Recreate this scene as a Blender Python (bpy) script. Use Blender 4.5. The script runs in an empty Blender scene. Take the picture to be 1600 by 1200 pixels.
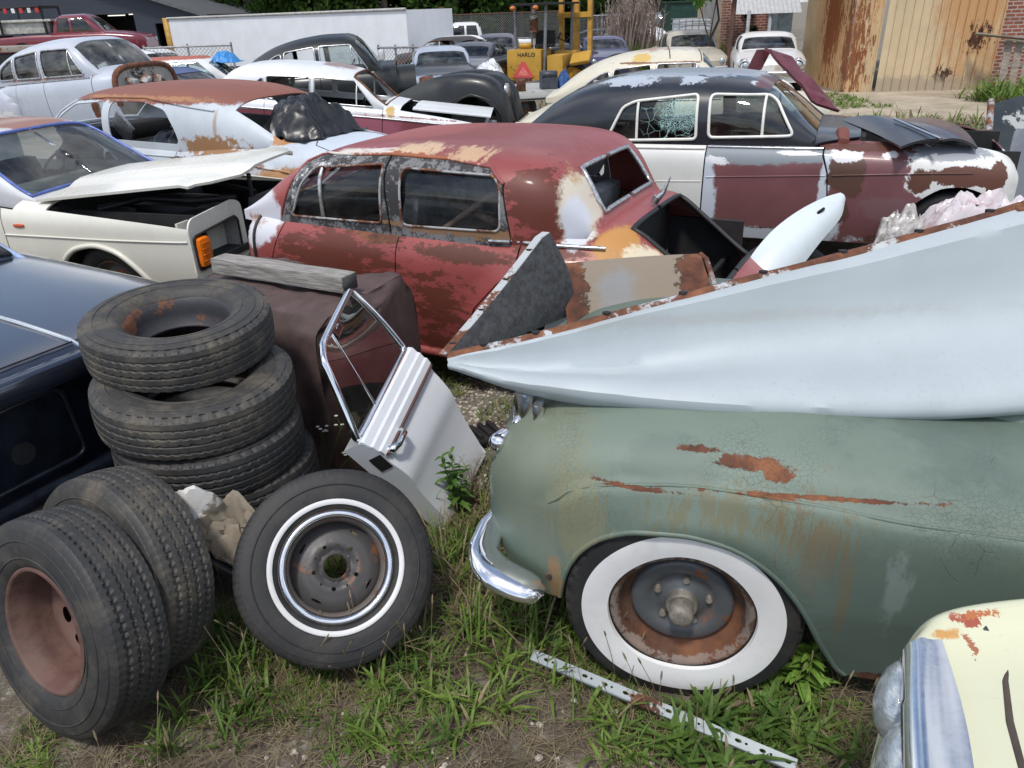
import bpy, bmesh, math, random
import numpy as np
from math import sin, cos, pi, radians, atan2, sqrt
from mathutils import Vector, Matrix, Euler, noise
from mathutils.geometry import delaunay_2d_cdt
SC = bpy.context.scene
COL = SC.collection
rnd = random.Random(7)

# ------------------------------------------------------------------ camera, sky, sun, exposure
CAM_H = 2.2
PITCH, ROLL, FPX = radians(26.0), radians(2.1), 1202.0
cd = bpy.data.cameras.new('camera')
cam = bpy.data.objects.new('camera', cd); COL.objects.link(cam)
cd.sensor_fit = 'HORIZONTAL'; cd.sensor_width = 36.0; cd.lens = 36.0 * FPX / 1600.0
cd.clip_start = 0.05; cd.clip_end = 2000
_f = Vector((0, cos(PITCH), -sin(PITCH))); _r0 = Vector((1, 0, 0)); _u0 = Vector((0, sin(PITCH), cos(PITCH)))
_r = cos(ROLL) * _r0 - sin(ROLL) * _u0; _u = sin(ROLL) * _r0 + cos(ROLL) * _u0
M = Matrix((( _r.x, _u.x, -_f.x, 0), (_r.y, _u.y, -_f.y, 0), (_r.z, _u.z, -_f.z, CAM_H), (0, 0, 0, 1)))
cam.matrix_world = M
SC.camera = cam
SUN_EL, SUN_AZ = radians(62), radians(200)      # azimuth clockwise from +Y
sd = Vector((sin(SUN_AZ) * cos(SUN_EL), cos(SUN_AZ) * cos(SUN_EL), sin(SUN_EL)))
sl = bpy.data.lights.new('sun', 'SUN'); sl.energy = 2.45; sl.angle = radians(7); sl.color = (1.0, 0.955, 0.89)
so = bpy.data.objects.new('sun', sl); COL.objects.link(so)
so.rotation_euler = sd.to_track_quat('Z', 'Y').to_euler()
so.location = (0, 0, 30)
W = bpy.data.worlds.new('World'); SC.world = W; W.use_nodes = True
SC.view_settings.view_transform = 'Standard'; SC.view_settings.look = 'None'
SC.view_settings.exposure = 0.14; SC.view_settings.gamma = 1.0; SC.view_settings.use_curve_mapping = False
try:
    SC.cycles.max_bounces = 8; SC.cycles.transparent_max_bounces = 16; SC.cycles.use_denoising = True
except Exception: pass

def at(px, py, z=0.0):
    "point of the photograph (1600x1200 grid) at height z: used to lay things out on the ground"
    d = _f * FPX + _r * (px - 800) + _u * (600 - py)
    return Vector((0, 0, CAM_H)) + d * ((z - CAM_H) / d.z)

# ------------------------------------------------------------------ node helpers
class NT:
    def __init__(s, tree): s.t = tree
    def n(s, typ, *pos, out=0, **kw):
        nd = s.t.nodes.new(typ); ins = {}
        for k, v in kw.items():
            if k.startswith('i_'): ins[k[2:].replace('_', ' ')] = v
            else: setattr(nd, k, v)
        for i, v in enumerate(pos):
            if v is not None: s.set(nd.inputs[i], v)
        for k, v in ins.items(): s.set(nd.inputs[k], v)
        return nd.outputs[out]
    def set(s, sock, v):
        if isinstance(v, bpy.types.NodeSocket): s.t.links.new(v, sock)
        else:
            if sock.type == 'RGBA' and len(v) == 3: v = (*v, 1)
            sock.default_value = v
    def math(s, op, a, b=0.0, c=None, clamp=False):
        return s.n('ShaderNodeMath', a, b, c, operation=op, use_clamp=clamp)
    def vmath(s, op, a, b=None, out=0):
        return s.n('ShaderNodeVectorMath', a, b, operation=op, out=out)
    def noise(s, vec, scale=5.0, detail=4.0, rough=0.6, col=False):
        return s.n('ShaderNodeTexNoise', out=1 if col else 0, i_Vector=vec, i_Scale=scale, i_Detail=detail, i_Roughness=rough)
    def mix(s, f, a, b, mode='MIX'):
        nd = s.t.nodes.new('ShaderNodeMix'); nd.data_type = 'RGBA'; nd.blend_type = mode
        for i, v in ((0, f), (6, a), (7, b)): s.set(nd.inputs[i], v)
        return nd.outputs[2]
    def ramp(s, v, a, b):
        return s.n('ShaderNodeMapRange', v, a, b, 0.0, 1.0, interpolation_type='SMOOTHSTEP')
    def scale(s, vec, sv): return s.vmath('MULTIPLY', vec, sv)
def new_mat(name):
    m = bpy.data.materials.new(name); m.use_nodes = True
    t = m.node_tree; t.nodes.clear(); return m, NT(t)
def finish(g, bsdf):
    o = g.t.nodes.new('ShaderNodeOutputMaterial'); g.t.links.new(bsdf, o.inputs[0])
def principled(g, **kw):
    p = g.t.nodes.new('ShaderNodeBsdfPrincipled')
    for k, v in kw.items(): g.set(p.inputs[k.replace('_', ' ')], v)
    return p.outputs[0]
def bump(g, h, strength=0.3, dist=0.01):
    return g.n('ShaderNodeBump', i_Strength=strength, i_Distance=dist, i_Height=h)
RUST_D, RUST_M, RUST_L = (0.055, 0.022, 0.013), (0.135, 0.048, 0.024), (0.25, 0.10, 0.042)
def rust_color(g, co, sc=14.0):
    a = g.ramp(g.noise(co, sc, 6, 0.7), 0.3, 0.7); b = g.ramp(g.noise(co, sc * 0.35, 3), 0.42, 0.68)
    return g.mix(b, g.mix(a, RUST_D, RUST_M), g.mix(a, RUST_M, RUST_L))
def L(c=(0, 0, 0), r=(1, 1, 1), col=None, ns=6.0, st=(1, 1, 1), warp=0.8, soft=0.09, thr=0.0, rough=None, amt=1.0, detail=6):
    "one layer of paint loss, rust or stain: an ellipsoid in the thing's own space with a noise-eaten edge"
    return dict(c=c, r=r, col=col, ns=ns, st=st, warp=warp, soft=soft, thr=thr, rough=rough, amt=amt, detail=detail)
def paint(name, base, rough=0.4, layers=(), var=0.12, coat=0.0, metal=0.0, bumpy=0.04, dirt=0.15, specks=0.0, dirtcol=(0.16, 0.13, 0.1), spec=0.5, dz=None):
    m, g = new_mat(name)
    co = g.n('ShaderNodeTexCoord', out=3)
    big = g.noise(co, 1.7, 4); fine = g.noise(co, 22, 5, 0.7)
    dark = tuple(c * (1 - var) for c in base); lite = tuple(min(1, c * (1 + var * 0.6)) for c in base)
    col = g.mix(g.ramp(big, 0.3, 0.7), dark, lite)
    ro = g.math('MULTIPLY_ADD', fine, 0.16, rough - 0.08)
    if dirt:
        dm = g.math('MULTIPLY', g.ramp(g.noise(g.scale(co, (3, 3, 1.0)), 3.0, 7, 0.72), 0.46, 0.8), dirt)
        col = g.mix(dm, col, dirtcol); ro = g.math('ADD', ro, g.math('MULTIPLY', dm, 0.3))
    if specks:
        sm = g.math('MULTIPLY', g.ramp(g.noise(co, 60, 2), 0.68, 0.72), specks); col = g.mix(sm, col, (0.10, 0.05, 0.03))
    h = g.math('MULTIPLY', fine, 0.3)
    for ly in layers:
        d = g.vmath('LENGTH', g.n('ShaderNodeVectorMath', g.vmath('SUBTRACT', co, ly['c']), ly['r'], operation='DIVIDE'), out=1)
        nz = g.noise(g.scale(co, ly['st']), ly['ns'], ly['detail'], 0.68)
        nz2 = g.noise(g.scale(co, ly['st']), ly['ns'] * 5.3, 4, 0.7)
        v = g.math('ADD', g.math('SUBTRACT', 1.0 - ly['thr'], d), g.math('MULTIPLY', g.math('ADD', g.math('SUBTRACT', nz, 0.5), g.math('MULTIPLY', g.math('SUBTRACT', nz2, 0.5), 0.45)), ly['warp'] * 2))
        k = g.ramp(v, -ly['soft'], ly['soft'])
        if ly['amt'] != 1.0: k = g.math('MULTIPLY', k, ly['amt'])
        c = rust_color(g, co) if ly['col'] is None else ly['col']
        col = g.mix(k, col, c)
        r_ = ly['rough'] if ly['rough'] is not None else (0.85 if ly['col'] is None else rough + 0.15)
        ro = g.math('ADD', g.math('MULTIPLY', ro, g.math('SUBTRACT', 1.0, k)), g.math('MULTIPLY', k, r_))
        if ly['col'] is None: h = g.math('ADD', h, g.math('MULTIPLY', k, g.math('SUBTRACT', fine, 0.9)))
    finish(g, principled(g, Base_Color=col, Roughness=ro, Metallic=metal, Coat_Weight=coat, Coat_Roughness=0.12, Specular_IOR_Level=spec, Normal=bump(g, h, bumpy * 4, 0.006)))
    return m
def simple(name, base, rough=0.6, metal=0.0, var=0.25, ns=9.0, bumpy=0.15, spec=0.5, stretch=(1, 1, 1), coat=0.0):
    m, g = new_mat(name); co = g.scale(g.n('ShaderNodeTexCoord', out=3), stretch)
    a = g.noise(co, ns, 5, 0.65)
    col = g.mix(g.ramp(a, 0.3, 0.7), tuple(c * (1 - var) for c in base), tuple(min(1, c * (1 + var)) for c in base))
    finish(g, principled(g, Base_Color=col, Roughness=g.math('MULTIPLY_ADD', a, 0.2, rough - 0.1), Metallic=metal, Specular_IOR_Level=spec, Coat_Weight=coat, Coat_Roughness=0.08, Normal=bump(g, a, bumpy, 0.01)))
    return m
def rusty(name, base, amount=0.5, ns=5.0, rough=0.75, st=(1, 1, 1), light=False):
    "steel with rust over a share of it"
    m, g = new_mat(name); co = g.n('ShaderNodeTexCoord', out=3)
    k = g.ramp(g.noise(g.scale(co, st), ns, 7, 0.7), 0.62 - amount * 0.35, 0.7 - amount * 0.35)
    fine = g.noise(co, 30, 5, 0.7)
    col = g.mix(k, g.mix(fine, tuple(c * 0.75 for c in base), tuple(min(1, c * 1.2) for c in base)), rust_color(g, co, 20))
    finish(g, principled(g, Base_Color=col, Roughness=g.math('MULTIPLY_ADD', k, 0.25, rough - 0.2), Normal=bump(g, g.math('ADD', fine, g.math('MULTIPLY', k, 0.5)), 0.25, 0.006)))
    return m
def glass(name, tint=(0.75, 0.85, 0.85), dirt=0.12, rough=0.02, refl=1.0):
    m, g = new_mat(name); co = g.n('ShaderNodeTexCoord', out=3)
    fr = g.n('ShaderNodeFresnel', i_IOR=1.55)
    fr = g.math('MULTIPLY', fr, refl, clamp=True)
    tr = g.n('ShaderNodeBsdfTransparent', tint if len(tint) == 4 else (*tint, 1)); gl = g.n('ShaderNodeBsdfGlossy', (1, 1, 1, 1), rough)
    a = g.n('ShaderNodeMixShader', fr, tr, gl)
    df = g.n('ShaderNodeBsdfDiffuse', (0.5, 0.5, 0.47, 1))
    k = g.math('MULTIPLY', g.ramp(g.noise(g.scale(co, (1, 1, 1.6)), 2.5, 6, 0.7), 0.35, 0.8), dirt)
    finish(g, g.n('ShaderNodeMixShader', k, a, df)); return m

# ------------------------------------------------------------------ object helpers
def tag(o, label=None, cat=None, group=None, kind=None):
    if label: o['label'] = label
    if cat: o['category'] = cat
    if group: o['group'] = group
    if kind: o['kind'] = kind
    return o
def thing(name, label, cat, loc=(0, 0, 0), yaw=0.0, group=None, pitch=0.0, roll=0.0):
    o = bpy.data.objects.new(name, None); COL.objects.link(o); o.empty_display_size = 0.2
    o.location = loc; o.rotation_euler = (roll, pitch, yaw)
    return tag(o, label, cat, group)
def link(name, me, parent=None, loc=None, rot=None):
    o = bpy.data.objects.new(name, me); COL.objects.link(o)
    if parent: o.parent = parent
    if loc is not None: o.location = loc
    if rot is not None: o.rotation_euler = rot
    return o
class MB:
    "collects vertices and faces; build() links them as ONE mesh object"
    def __init__(s): s.v = []; s.f = []; s.mi = []; s.mats = []
    def add(s, v, f, mat=0):
        o = len(s.v); s.v.extend([tuple(p) for p in v]); s.f.extend([tuple(i + o for i in q) for q in f]); s.mi.extend([mat] * len(f)); return s
    def grid(s, P, closed_u=False, closed_v=False, mat=0):
        nu, nv = len(P), len(P[0]); v = [p for row in P for p in row]; f = []
        for i in range(nu if closed_u else nu - 1):
            for j in range(nv if closed_v else nv - 1):
                a, b = i, (i + 1) % nu; c, d = j, (j + 1) % nv
                f.append((a * nv + c, b * nv + c, b * nv + d, a * nv + d))
        return s.add(v, f, mat)
    def box(s, c, sz, rot=None, mat=0):
        x, y, z = sz[0] / 2, sz[1] / 2, sz[2] / 2
        v = [Vector((a, b, e)) for a in (-x, x) for b in (-y, y) for e in (-z, z)]
        if rot is not None:
            R = rot if isinstance(rot, Matrix) else Euler(rot).to_matrix(); v = [R @ p for p in v]
        v = [p + Vector(c) for p in v]
        return s.add(v, [(0, 1, 3, 2), (4, 6, 7, 5), (0, 4, 5, 1), (2, 3, 7, 6), (0, 2, 6, 4), (1, 5, 7, 3)], mat)
    def rbox(s, c, sz, r=0.05, n=4, rot=None, mat=0, fn=None):
        h = Vector(sz) / 2; r = min(r, min(h) * 0.98); V = []; F = []
        tt = [-1 + 2 * i / n for i in range(n + 1)]
        ext = [-1.0] + tt[1:-1] + [1.0]
        R = (rot if isinstance(rot, Matrix) else Euler(rot).to_matrix()) if rot is not None else None
        for ax in range(3):
            for sg in (-1, 1):
                o = len(V)
                for a in ext:
                    for b in ext:
                        p = [0, 0, 0]; p[ax] = sg; p[(ax + 1) % 3] = a; p[(ax + 2) % 3] = b
                        q = Vector((p[0] * h.x, p[1] * h.y, p[2] * h.z))
                        inn = Vector([max(-(h[i] - r), min(h[i] - r, q[i])) for i in range(3)])
                        d = q - inn
                        if d.length > 1e-6: q = inn + d.normalized() * r
                        if fn: q = Vector(fn(q))
                        if R: q = R @ q
                        V.append(q + Vector(c))
                for i in range(n):
                    for j in range(n):
                        k = o + i * (n + 1) + j; f = (k, k + 1, k + n + 2, k + n + 1)
                        F.append(f if sg < 0 else f[::-1])
        return s.add(V, [f[::-1] for f in F], mat)
    def tube(s, pts, r, k=8, closed=False, mat=0, cap=True, flat=1.0):
        pts = [Vector(p) for p in pts]; n = len(pts); rings = []; up = None
        rr = r if isinstance(r, (list, tuple)) else [r] * n
        for i in range(n):
            a = pts[(i - 1) % n] if (closed or i) else pts[0]; b = pts[(i + 1) % n] if (closed or i < n - 1) else pts[-1]
            t = (b - a); t = t.normalized() if t.length > 1e-9 else Vector((0, 0, 1))
            if up is None:
                up = Vector((0, 0, 1)) if abs(t.z) < 0.9 else Vector((1, 0, 0))
            x = up - t * up.dot(t); x = x.normalized() if x.length > 1e-6 else t.orthogonal().normalized(); y = t.cross(x); up = x
            rings.append([pts[i] + (x * cos(2 * pi * j / k) * flat + y * sin(2 * pi * j / k)) * rr[i] for j in range(k)])
        s.grid(rings, closed_u=closed, closed_v=True, mat=mat)
        if cap and not closed:
            o = len(s.v); s.v.extend([tuple(p) for p in rings[0]] + [tuple(p) for p in rings[-1]])
            s.f.append(tuple(o + j for j in range(k))[::-1]); s.f.append(tuple(o + k + j for j in range(k))); s.mi += [mat, mat]
        return s
    def lathe(s, prof, n=48, axis='z', mat=0, closed=False):
        P = [[(r * cos(2 * pi * i / n), r * sin(2 * pi * i / n), z) for r, z in prof] for i in range(n)]
        return s.grid(P, closed_u=True, closed_v=closed, mat=mat)
    def xform(s, Mx): s.v = [tuple(Mx @ Vector(p)) for p in s.v]; return s
    def mesh(s, name, mats, smooth=True, merge=0.0, sharp=None):
        me = bpy.data.meshes.new(name); me.from_pydata(s.v, [], s.f)
        mats = mats if isinstance(mats, (list, tuple)) else [mats]
        for m in mats: me.materials.append(m)
        if len(mats) > 1: me.polygons.foreach_set('material_index', s.mi)
        if merge:
            b = bmesh.new(); b.from_mesh(me); bmesh.ops.remove_doubles(b, verts=b.verts, dist=merge)
            b.to_mesh(me); b.free()
        me.polygons.foreach_set('use_smooth', [smooth] * len(me.polygons))
        if smooth and sharp: me.set_sharp_from_angle(angle=radians(sharp))
        me.update(); return me
    def build(s, name, mats, parent=None, smooth=True, merge=0.0, sharp=None, solid=None, loc=None, rot=None, off=-1, bevel=None, sub=0):
        o = link(name, s.mesh(name, mats, smooth, merge, None if solid else sharp), parent, loc, rot)
        if sub:
            mo = o.modifiers.new('subdivide', 'SUBSURF'); mo.levels = sub; mo.render_levels = sub
        if bevel:
            mo = o.modifiers.new('bevel', 'BEVEL'); mo.width = bevel; mo.segments = 2; mo.limit_method = 'ANGLE'
        if solid:
            mo = o.modifiers.new('thickness', 'SOLIDIFY'); mo.thickness = solid; mo.offset = off
            es = o.modifiers.new('edges', 'EDGE_SPLIT'); es.split_angle = radians(sharp or 40)
        return o
def copy_tree(o, parent=None):
    c = o.copy(); COL.objects.link(c)
    if parent: c.parent = parent
    for ch in list(o.children): copy_tree(ch, c)
    return c
def text_mb(s, size, depth=0.004, align='CENTER'):
    cu = bpy.data.curves.new('lettering', 'FONT'); cu.body = s; cu.size = size; cu.extrude = depth; cu.align_x = align; cu.resolution_u = 2
    ob = bpy.data.objects.new('lettering', cu); COL.objects.link(ob)
    dg = bpy.context.evaluated_depsgraph_get(); me = bpy.data.meshes.new_from_object(ob.evaluated_get(dg))
    mb = MB(); mb.add([v.co[:] for v in me.vertices], [tuple(p.vertices) for p in me.polygons])
    bpy.data.objects.remove(ob); bpy.data.curves.remove(cu); bpy.data.meshes.remove(me); return mb

def smooth_line(pts, n=40):
    fx, fz = pch([(i, p[0]) for i, p in enumerate(pts)]), pch([(i, p[1]) for i, p in enumerate(pts)])
    return [(fx(s_), fz(s_)) for s_ in np.linspace(0, len(pts) - 1, n)]
def pch(pts):
    "smooth shape-preserving curve through (x, y) pairs"
    xs = np.array([p[0] for p in pts], float); ys = np.array([p[1] for p in pts], float); n = len(xs)
    if n == 1: return lambda x: float(ys[0])
    h = np.diff(xs); d = np.diff(ys) / h; m = np.zeros(n)
    for i in range(1, n - 1):
        if d[i - 1] * d[i] > 0:
            w1 = 2 * h[i] + h[i - 1]; w2 = h[i] + 2 * h[i - 1]; m[i] = (w1 + w2) / (w1 / d[i - 1] + w2 / d[i])
    m[0], m[-1] = d[0], d[-1]
    def f(x):
        if x <= xs[0]: return float(ys[0])
        if x >= xs[-1]: return float(ys[-1])
        i = int(np.searchsorted(xs, x) - 1); t = (x - xs[i]) / h[i]
        return float((2 * t**3 - 3 * t**2 + 1) * ys[i] + (t**3 - 2 * t**2 + t) * h[i] * m[i] + (-2 * t**3 + 3 * t**2) * ys[i + 1] + (t**3 - t**2) * h[i] * m[i + 1])
    return f
def inpoly(p, poly):
    x, y = p; c = False; n = len(poly); j = n - 1
    for i in range(n):
        xi, yi = poly[i]; xj, yj = poly[j]
        if (yi > y) != (yj > y) and x < (xj - xi) * (y - yi) / (yj - yi) + xi: c = not c
        j = i
    return c
def densify(poly, res, closed=True):
    out = []; n = len(poly)
    for i in range(n if closed else n - 1):
        a, b = poly[i], poly[(i + 1) % n]; k = max(1, int(math.hypot(b[0] - a[0], b[1] - a[1]) / res + 0.5))
        out += [(a[0] + (b[0] - a[0]) * t / k, a[1] + (b[1] - a[1]) * t / k) for t in range(k)]
    if not closed: out.append(tuple(poly[-1]))
    return out
def rounded(poly, r=0.05, k=4):
    "round the corners of a polygon"
    out = []; n = len(poly)
    for i in range(n):
        p = Vector(poly[i]); a = Vector(poly[i - 1]); b = Vector(poly[(i + 1) % n])
        da, db = (a - p), (b - p); q = min(r, da.length * 0.45, db.length * 0.45)
        s, e = p + da.normalized() * q, p + db.normalized() * q
        for t in range(k + 1):
            t /= k; out.append(tuple((1 - t)**2 * s + 2 * t * (1 - t) * p + t * t * e))
    return out
def cdt(outer, holes, res):
    "triangles of outer minus holes with an even fill of inner points"
    V = []; E = []
    for lp in [outer] + holes:
        o = len(V); V += [Vector(p) for p in lp]; E += [(o + i, o + (i + 1) % len(lp)) for i in range(len(lp))]
    nb = len(V); xs = [p[0] for p in outer]; ys = [p[1] for p in outer]
    bx = np.array([(v.x, v.y) for v in V])
    y = min(ys) + res * 0.5; row = 0
    while y < max(ys):
        x = min(xs) + res * (0.5 + 0.5 * (row % 2))
        while x < max(xs):
            if inpoly((x, y), outer) and not any(inpoly((x, y), h) for h in holes):
                if np.min((bx[:, 0] - x)**2 + (bx[:, 1] - y)**2) > (res * 0.55)**2: V.append(Vector((x, y)))
            x += res
        y += res * 0.87; row += 1
    r = delaunay_2d_cdt(V, E, [], 0, 1e-6); vs = r[0]; fs = []
    for f in r[2]:
        c = ((vs[f[0]].x + vs[f[1]].x + vs[f[2]].x) / 3, (vs[f[0]].y + vs[f[1]].y + vs[f[2]].y) / 3)
        if inpoly(c, outer) and not any(inpoly(c, h) for h in holes): fs.append(tuple(f))
    used = sorted({i for f in fs for i in f}); mp = {i: k for k, i in enumerate(used)}
    return [tuple(vs[i]) for i in used], [tuple(mp[i] for i in f) for f in fs]

# ------------------------------------------------------------------ car bodies
class Car:
    """two shells in a car's own space (x along it, y across, z up; the near side is y < 0).
    B: the lower body, C: the cabin. A point is (x, v): v=-1 sill, 0 widest, 1 the middle line on top."""
    def __init__(s, root, zt, wb, z0, zm, n=4.0, zb=None, zr=None, wc=None, m=3.6, tuck=0.08, bul=()):
        s.root = root; P = lambda a: pch(a) if isinstance(a, (list, tuple)) else (lambda x, a=a: a)
        s.zt, s.wb, s.z0, s.zm, s.n, s.zb, s.zr, s.wc, s.m, s.tuck, s.bul = P(zt), P(wb), P(z0), P(zm), P(n), P(zb), P(zr), P(wc), P(m), tuck, bul
        s.xa, s.xb = (zr[0][0], zr[-1][0]) if zr else (0, 0)
    def pt(s, sh, x, v, sg=-1):
        if sh == 'B':
            Wd, zm = s.wb(x), s.zm(x)
            if v < 0:
                z = zm + v * (zm - s.z0(x)); y = Wd * (1 - s.tuck * v * v)
            else:
                n = s.n(x); a = v * pi / 2; c, e = max(cos(a), 0), sin(a); r = (c**n + e**n) ** (-1 / n); y = Wd * c * r; z = zm + (s.zt(x) - zm) * e * r
            k = 0
            for (cx, cz, rx, rz, am) in s.bul:
                q = 1 - ((x - cx) / rx)**2 - ((z - cz) / rz)**2
                if q > 0: k = max(k, am * q ** 0.5)
            y += k * min(1.0, y / (0.5 * Wd + 1e-6))
        else:
            Wd, zb, zr, n = s.wc(x), s.zb(x), s.zr(x), s.m(x)
            a = max(v, 0) * pi / 2; c, e = max(cos(a), 0), sin(a); r = (c**n + e**n) ** (-1 / n); y = Wd * c * r; z = zb + max(zr - zb, 0.002) * e * r
            if v < 0: z += v * 0.06
        return Vector((x, sg * y, z))
    def nrm(s, sh, x, v, sg=-1):
        e = 1e-3; a = s.pt(sh, x + e, v, sg) - s.pt(sh, x - e, v, sg); b = s.pt(sh, x, min(1, v + e), sg) - s.pt(sh, x, v - e, sg)
        n = a.cross(b)
        if n.length < 1e-12: return Vector((0, 0, 1))
        n.normalize(); return n if (n.y * sg > 0.02 or (abs(n.y) <= 0.02 and n.z > 0)) else -n
    def vz(s, sh, x, z):
        if sh == 'B':
            zm = s.zm(x)
            if z <= zm: return (z - zm) / (zm - s.z0(x))
            q = min(0.99999, (z - zm) / max(1e-4, s.zt(x) - zm)); n = s.n(x)
        else:
            zb = s.zb(x)
            if z <= zb: return (z - zb) / 0.06
            q = min(0.99999, (z - zb) / max(1e-4, s.zr(x) - zb)); n = s.m(x)
        return atan2(q, (1 - q**n) ** (1 / n)) * 2 / pi
    LV = 1.5
    def uv(s, sh, poly, res=0.06):
        "outline in (x, z), or (x, 10+v) for points given by v, to the shell's flat space"
        out = []; n = len(poly)
        for i in range(n):
            a, b = poly[i], poly[(i + 1) % n]; A, B = a[1] >= 8, b[1] >= 8
            if not A and not B:
                for p in densify([a, b], res, False)[:-1]: out.append((p[0], s.vz(sh, *p) * s.LV))
            else:
                va = a[1] - 10 if A else s.vz(sh, *a); vb = b[1] - 10 if B else s.vz(sh, *b)
                out += [(p[0], p[1]) for p in densify([(a[0], va * s.LV), (b[0], vb * s.LV)], res, False)[:-1]]
        q = []
        for p in out:
            if not q or math.hypot(p[0] - q[-1][0], p[1] - q[-1][1]) > 2e-3: q.append(p)
        return q
    def panel(s, name, sh, poly, mat, holes=(), res=0.07, sides=(-1, 1), parent=None, solid=0.012, off=0.0, mb=None, build=True, smooth=True):
        out = s.uv(sh, poly, res); hs = [s.uv(sh, h, res * 0.7) for h in holes]
        v2, fs = cdt(out, hs, res)
        mb = mb or MB()
        for sg in sides:
            vs = []
            for x, w in v2:
                v = min(w / s.LV, 1.0); p = s.pt(sh, x, v, sg)
                if off: p = p + s.nrm(sh, x, v, sg) * off
                if v > 0.9995: p.y = 0
                vs.append(p)
            ff = fs
            if fs:
                cx = sum(p[0] for p in v2) / len(v2); t = 0
                for f in fs[:: max(1, len(fs) // 40)]:
                    a, b, c = vs[f[0]], vs[f[1]], vs[f[2]]; nn = (b - a).cross(c - a); ct = (a + b + c) / 3
                    w = (v2[f[0]][1] + v2[f[1]][1] + v2[f[2]][1]) / 3 / s.LV
                    t += nn.dot(s.nrm(sh, ct.x, min(0.97, w), sg))
                if t < 0: ff = [f[::-1] for f in fs]
            mb.add(vs, ff)
            if build and max(p[1] for p in out) < s.LV * 0.99:
                o = mb.build(name, mat, parent or s.root, merge=4e-4, solid=solid, smooth=smooth); mb = MB()
        if not build: return mb
        return o if not mb.v else mb.build(name, mat, parent or s.root, merge=4e-4, solid=solid, smooth=smooth)
    def line(s, sh, poly, off=0.0, sg=-1, closed=True, res=0.05):
        q = s.uv(sh, poly, res)
        if not closed:
            q = []
            for p in densify(poly, res, False): q.append((p[0], s.vz(sh, *p) * s.LV if p[1] < 8 else (p[1] - 10) * s.LV))
        return [s.pt(sh, x, min(1, w / s.LV), sg) + s.nrm(sh, x, min(0.98, w / s.LV), sg) * off for x, w in q]
    def trim(s, name, sh, polys, mat, r=0.011, off=0.004, closed=True, sides=(-1, 1), parent=None, flat=1.0):
        for p in polys:
            for sg in sides: o = MB().tube(s.line(sh, p, off, sg, closed), r, 6, closed=closed, flat=flat).build(name, mat, parent or s.root)
        return o
    def cap(s, name, sh, x, mat, v0=-1, v1=1, parent=None, k=18):
        mb = MB(); rows = []
        for i in range(k + 1):
            v = v0 + (v1 - v0) * i / k; a = s.pt(sh, x, v, -1); b = s.pt(sh, x, v, 1)
            rows.append([a.lerp(b, t / 6) for t in range(7)])
        mb.grid(rows); return mb.build(name, mat, parent or s.root, smooth=False)
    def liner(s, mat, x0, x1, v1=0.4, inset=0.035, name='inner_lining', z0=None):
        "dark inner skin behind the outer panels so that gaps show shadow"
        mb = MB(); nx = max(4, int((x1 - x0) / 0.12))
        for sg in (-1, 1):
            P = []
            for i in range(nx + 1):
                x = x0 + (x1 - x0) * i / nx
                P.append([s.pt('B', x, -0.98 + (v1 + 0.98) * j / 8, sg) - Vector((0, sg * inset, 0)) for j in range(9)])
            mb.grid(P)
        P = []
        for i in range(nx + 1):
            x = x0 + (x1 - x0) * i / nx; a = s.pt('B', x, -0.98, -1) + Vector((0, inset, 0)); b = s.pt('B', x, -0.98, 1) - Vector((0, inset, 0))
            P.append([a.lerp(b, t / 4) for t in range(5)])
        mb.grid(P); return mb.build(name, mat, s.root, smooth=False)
# sky with soft broken cloud
g = NT(W.node_tree); W.node_tree.nodes.clear()
sky = g.n('ShaderNodeTexSky', sky_type='NISHITA', sun_disc=False, sun_elevation=SUN_EL, sun_rotation=SUN_AZ, air_density=1.0, dust_density=1.2, ozone_density=1.0)
dirv = g.n('ShaderNodeTexCoord', out=0)
sep = W.node_tree.nodes.new('ShaderNodeSeparateXYZ'); g.set(sep.inputs[0], dirv)
zc = g.math("ADD", g.math("MAXIMUM", sep.outputs[2], 0.0), 0.22)
pl_ = W.node_tree.nodes.new('ShaderNodeCombineXYZ'); g.set(pl_.inputs[0], g.math('DIVIDE', sep.outputs[0], zc)); g.set(pl_.inputs[1], g.math('DIVIDE', sep.outputs[1], zc))
cn = g.noise(pl_.outputs[0], 1.1, 8, 0.6)
ck = g.ramp(cn, 0.44, 0.60)
col = g.mix(g.math('MULTIPLY', ck, 0.85), sky, (8.6, 8.7, 9.0))
bg = g.n('ShaderNodeBackground', col, 0.15)
ow = W.node_tree.nodes.new('ShaderNodeOutputWorld'); W.node_tree.links.new(bg, ow.inputs[0])

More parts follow.
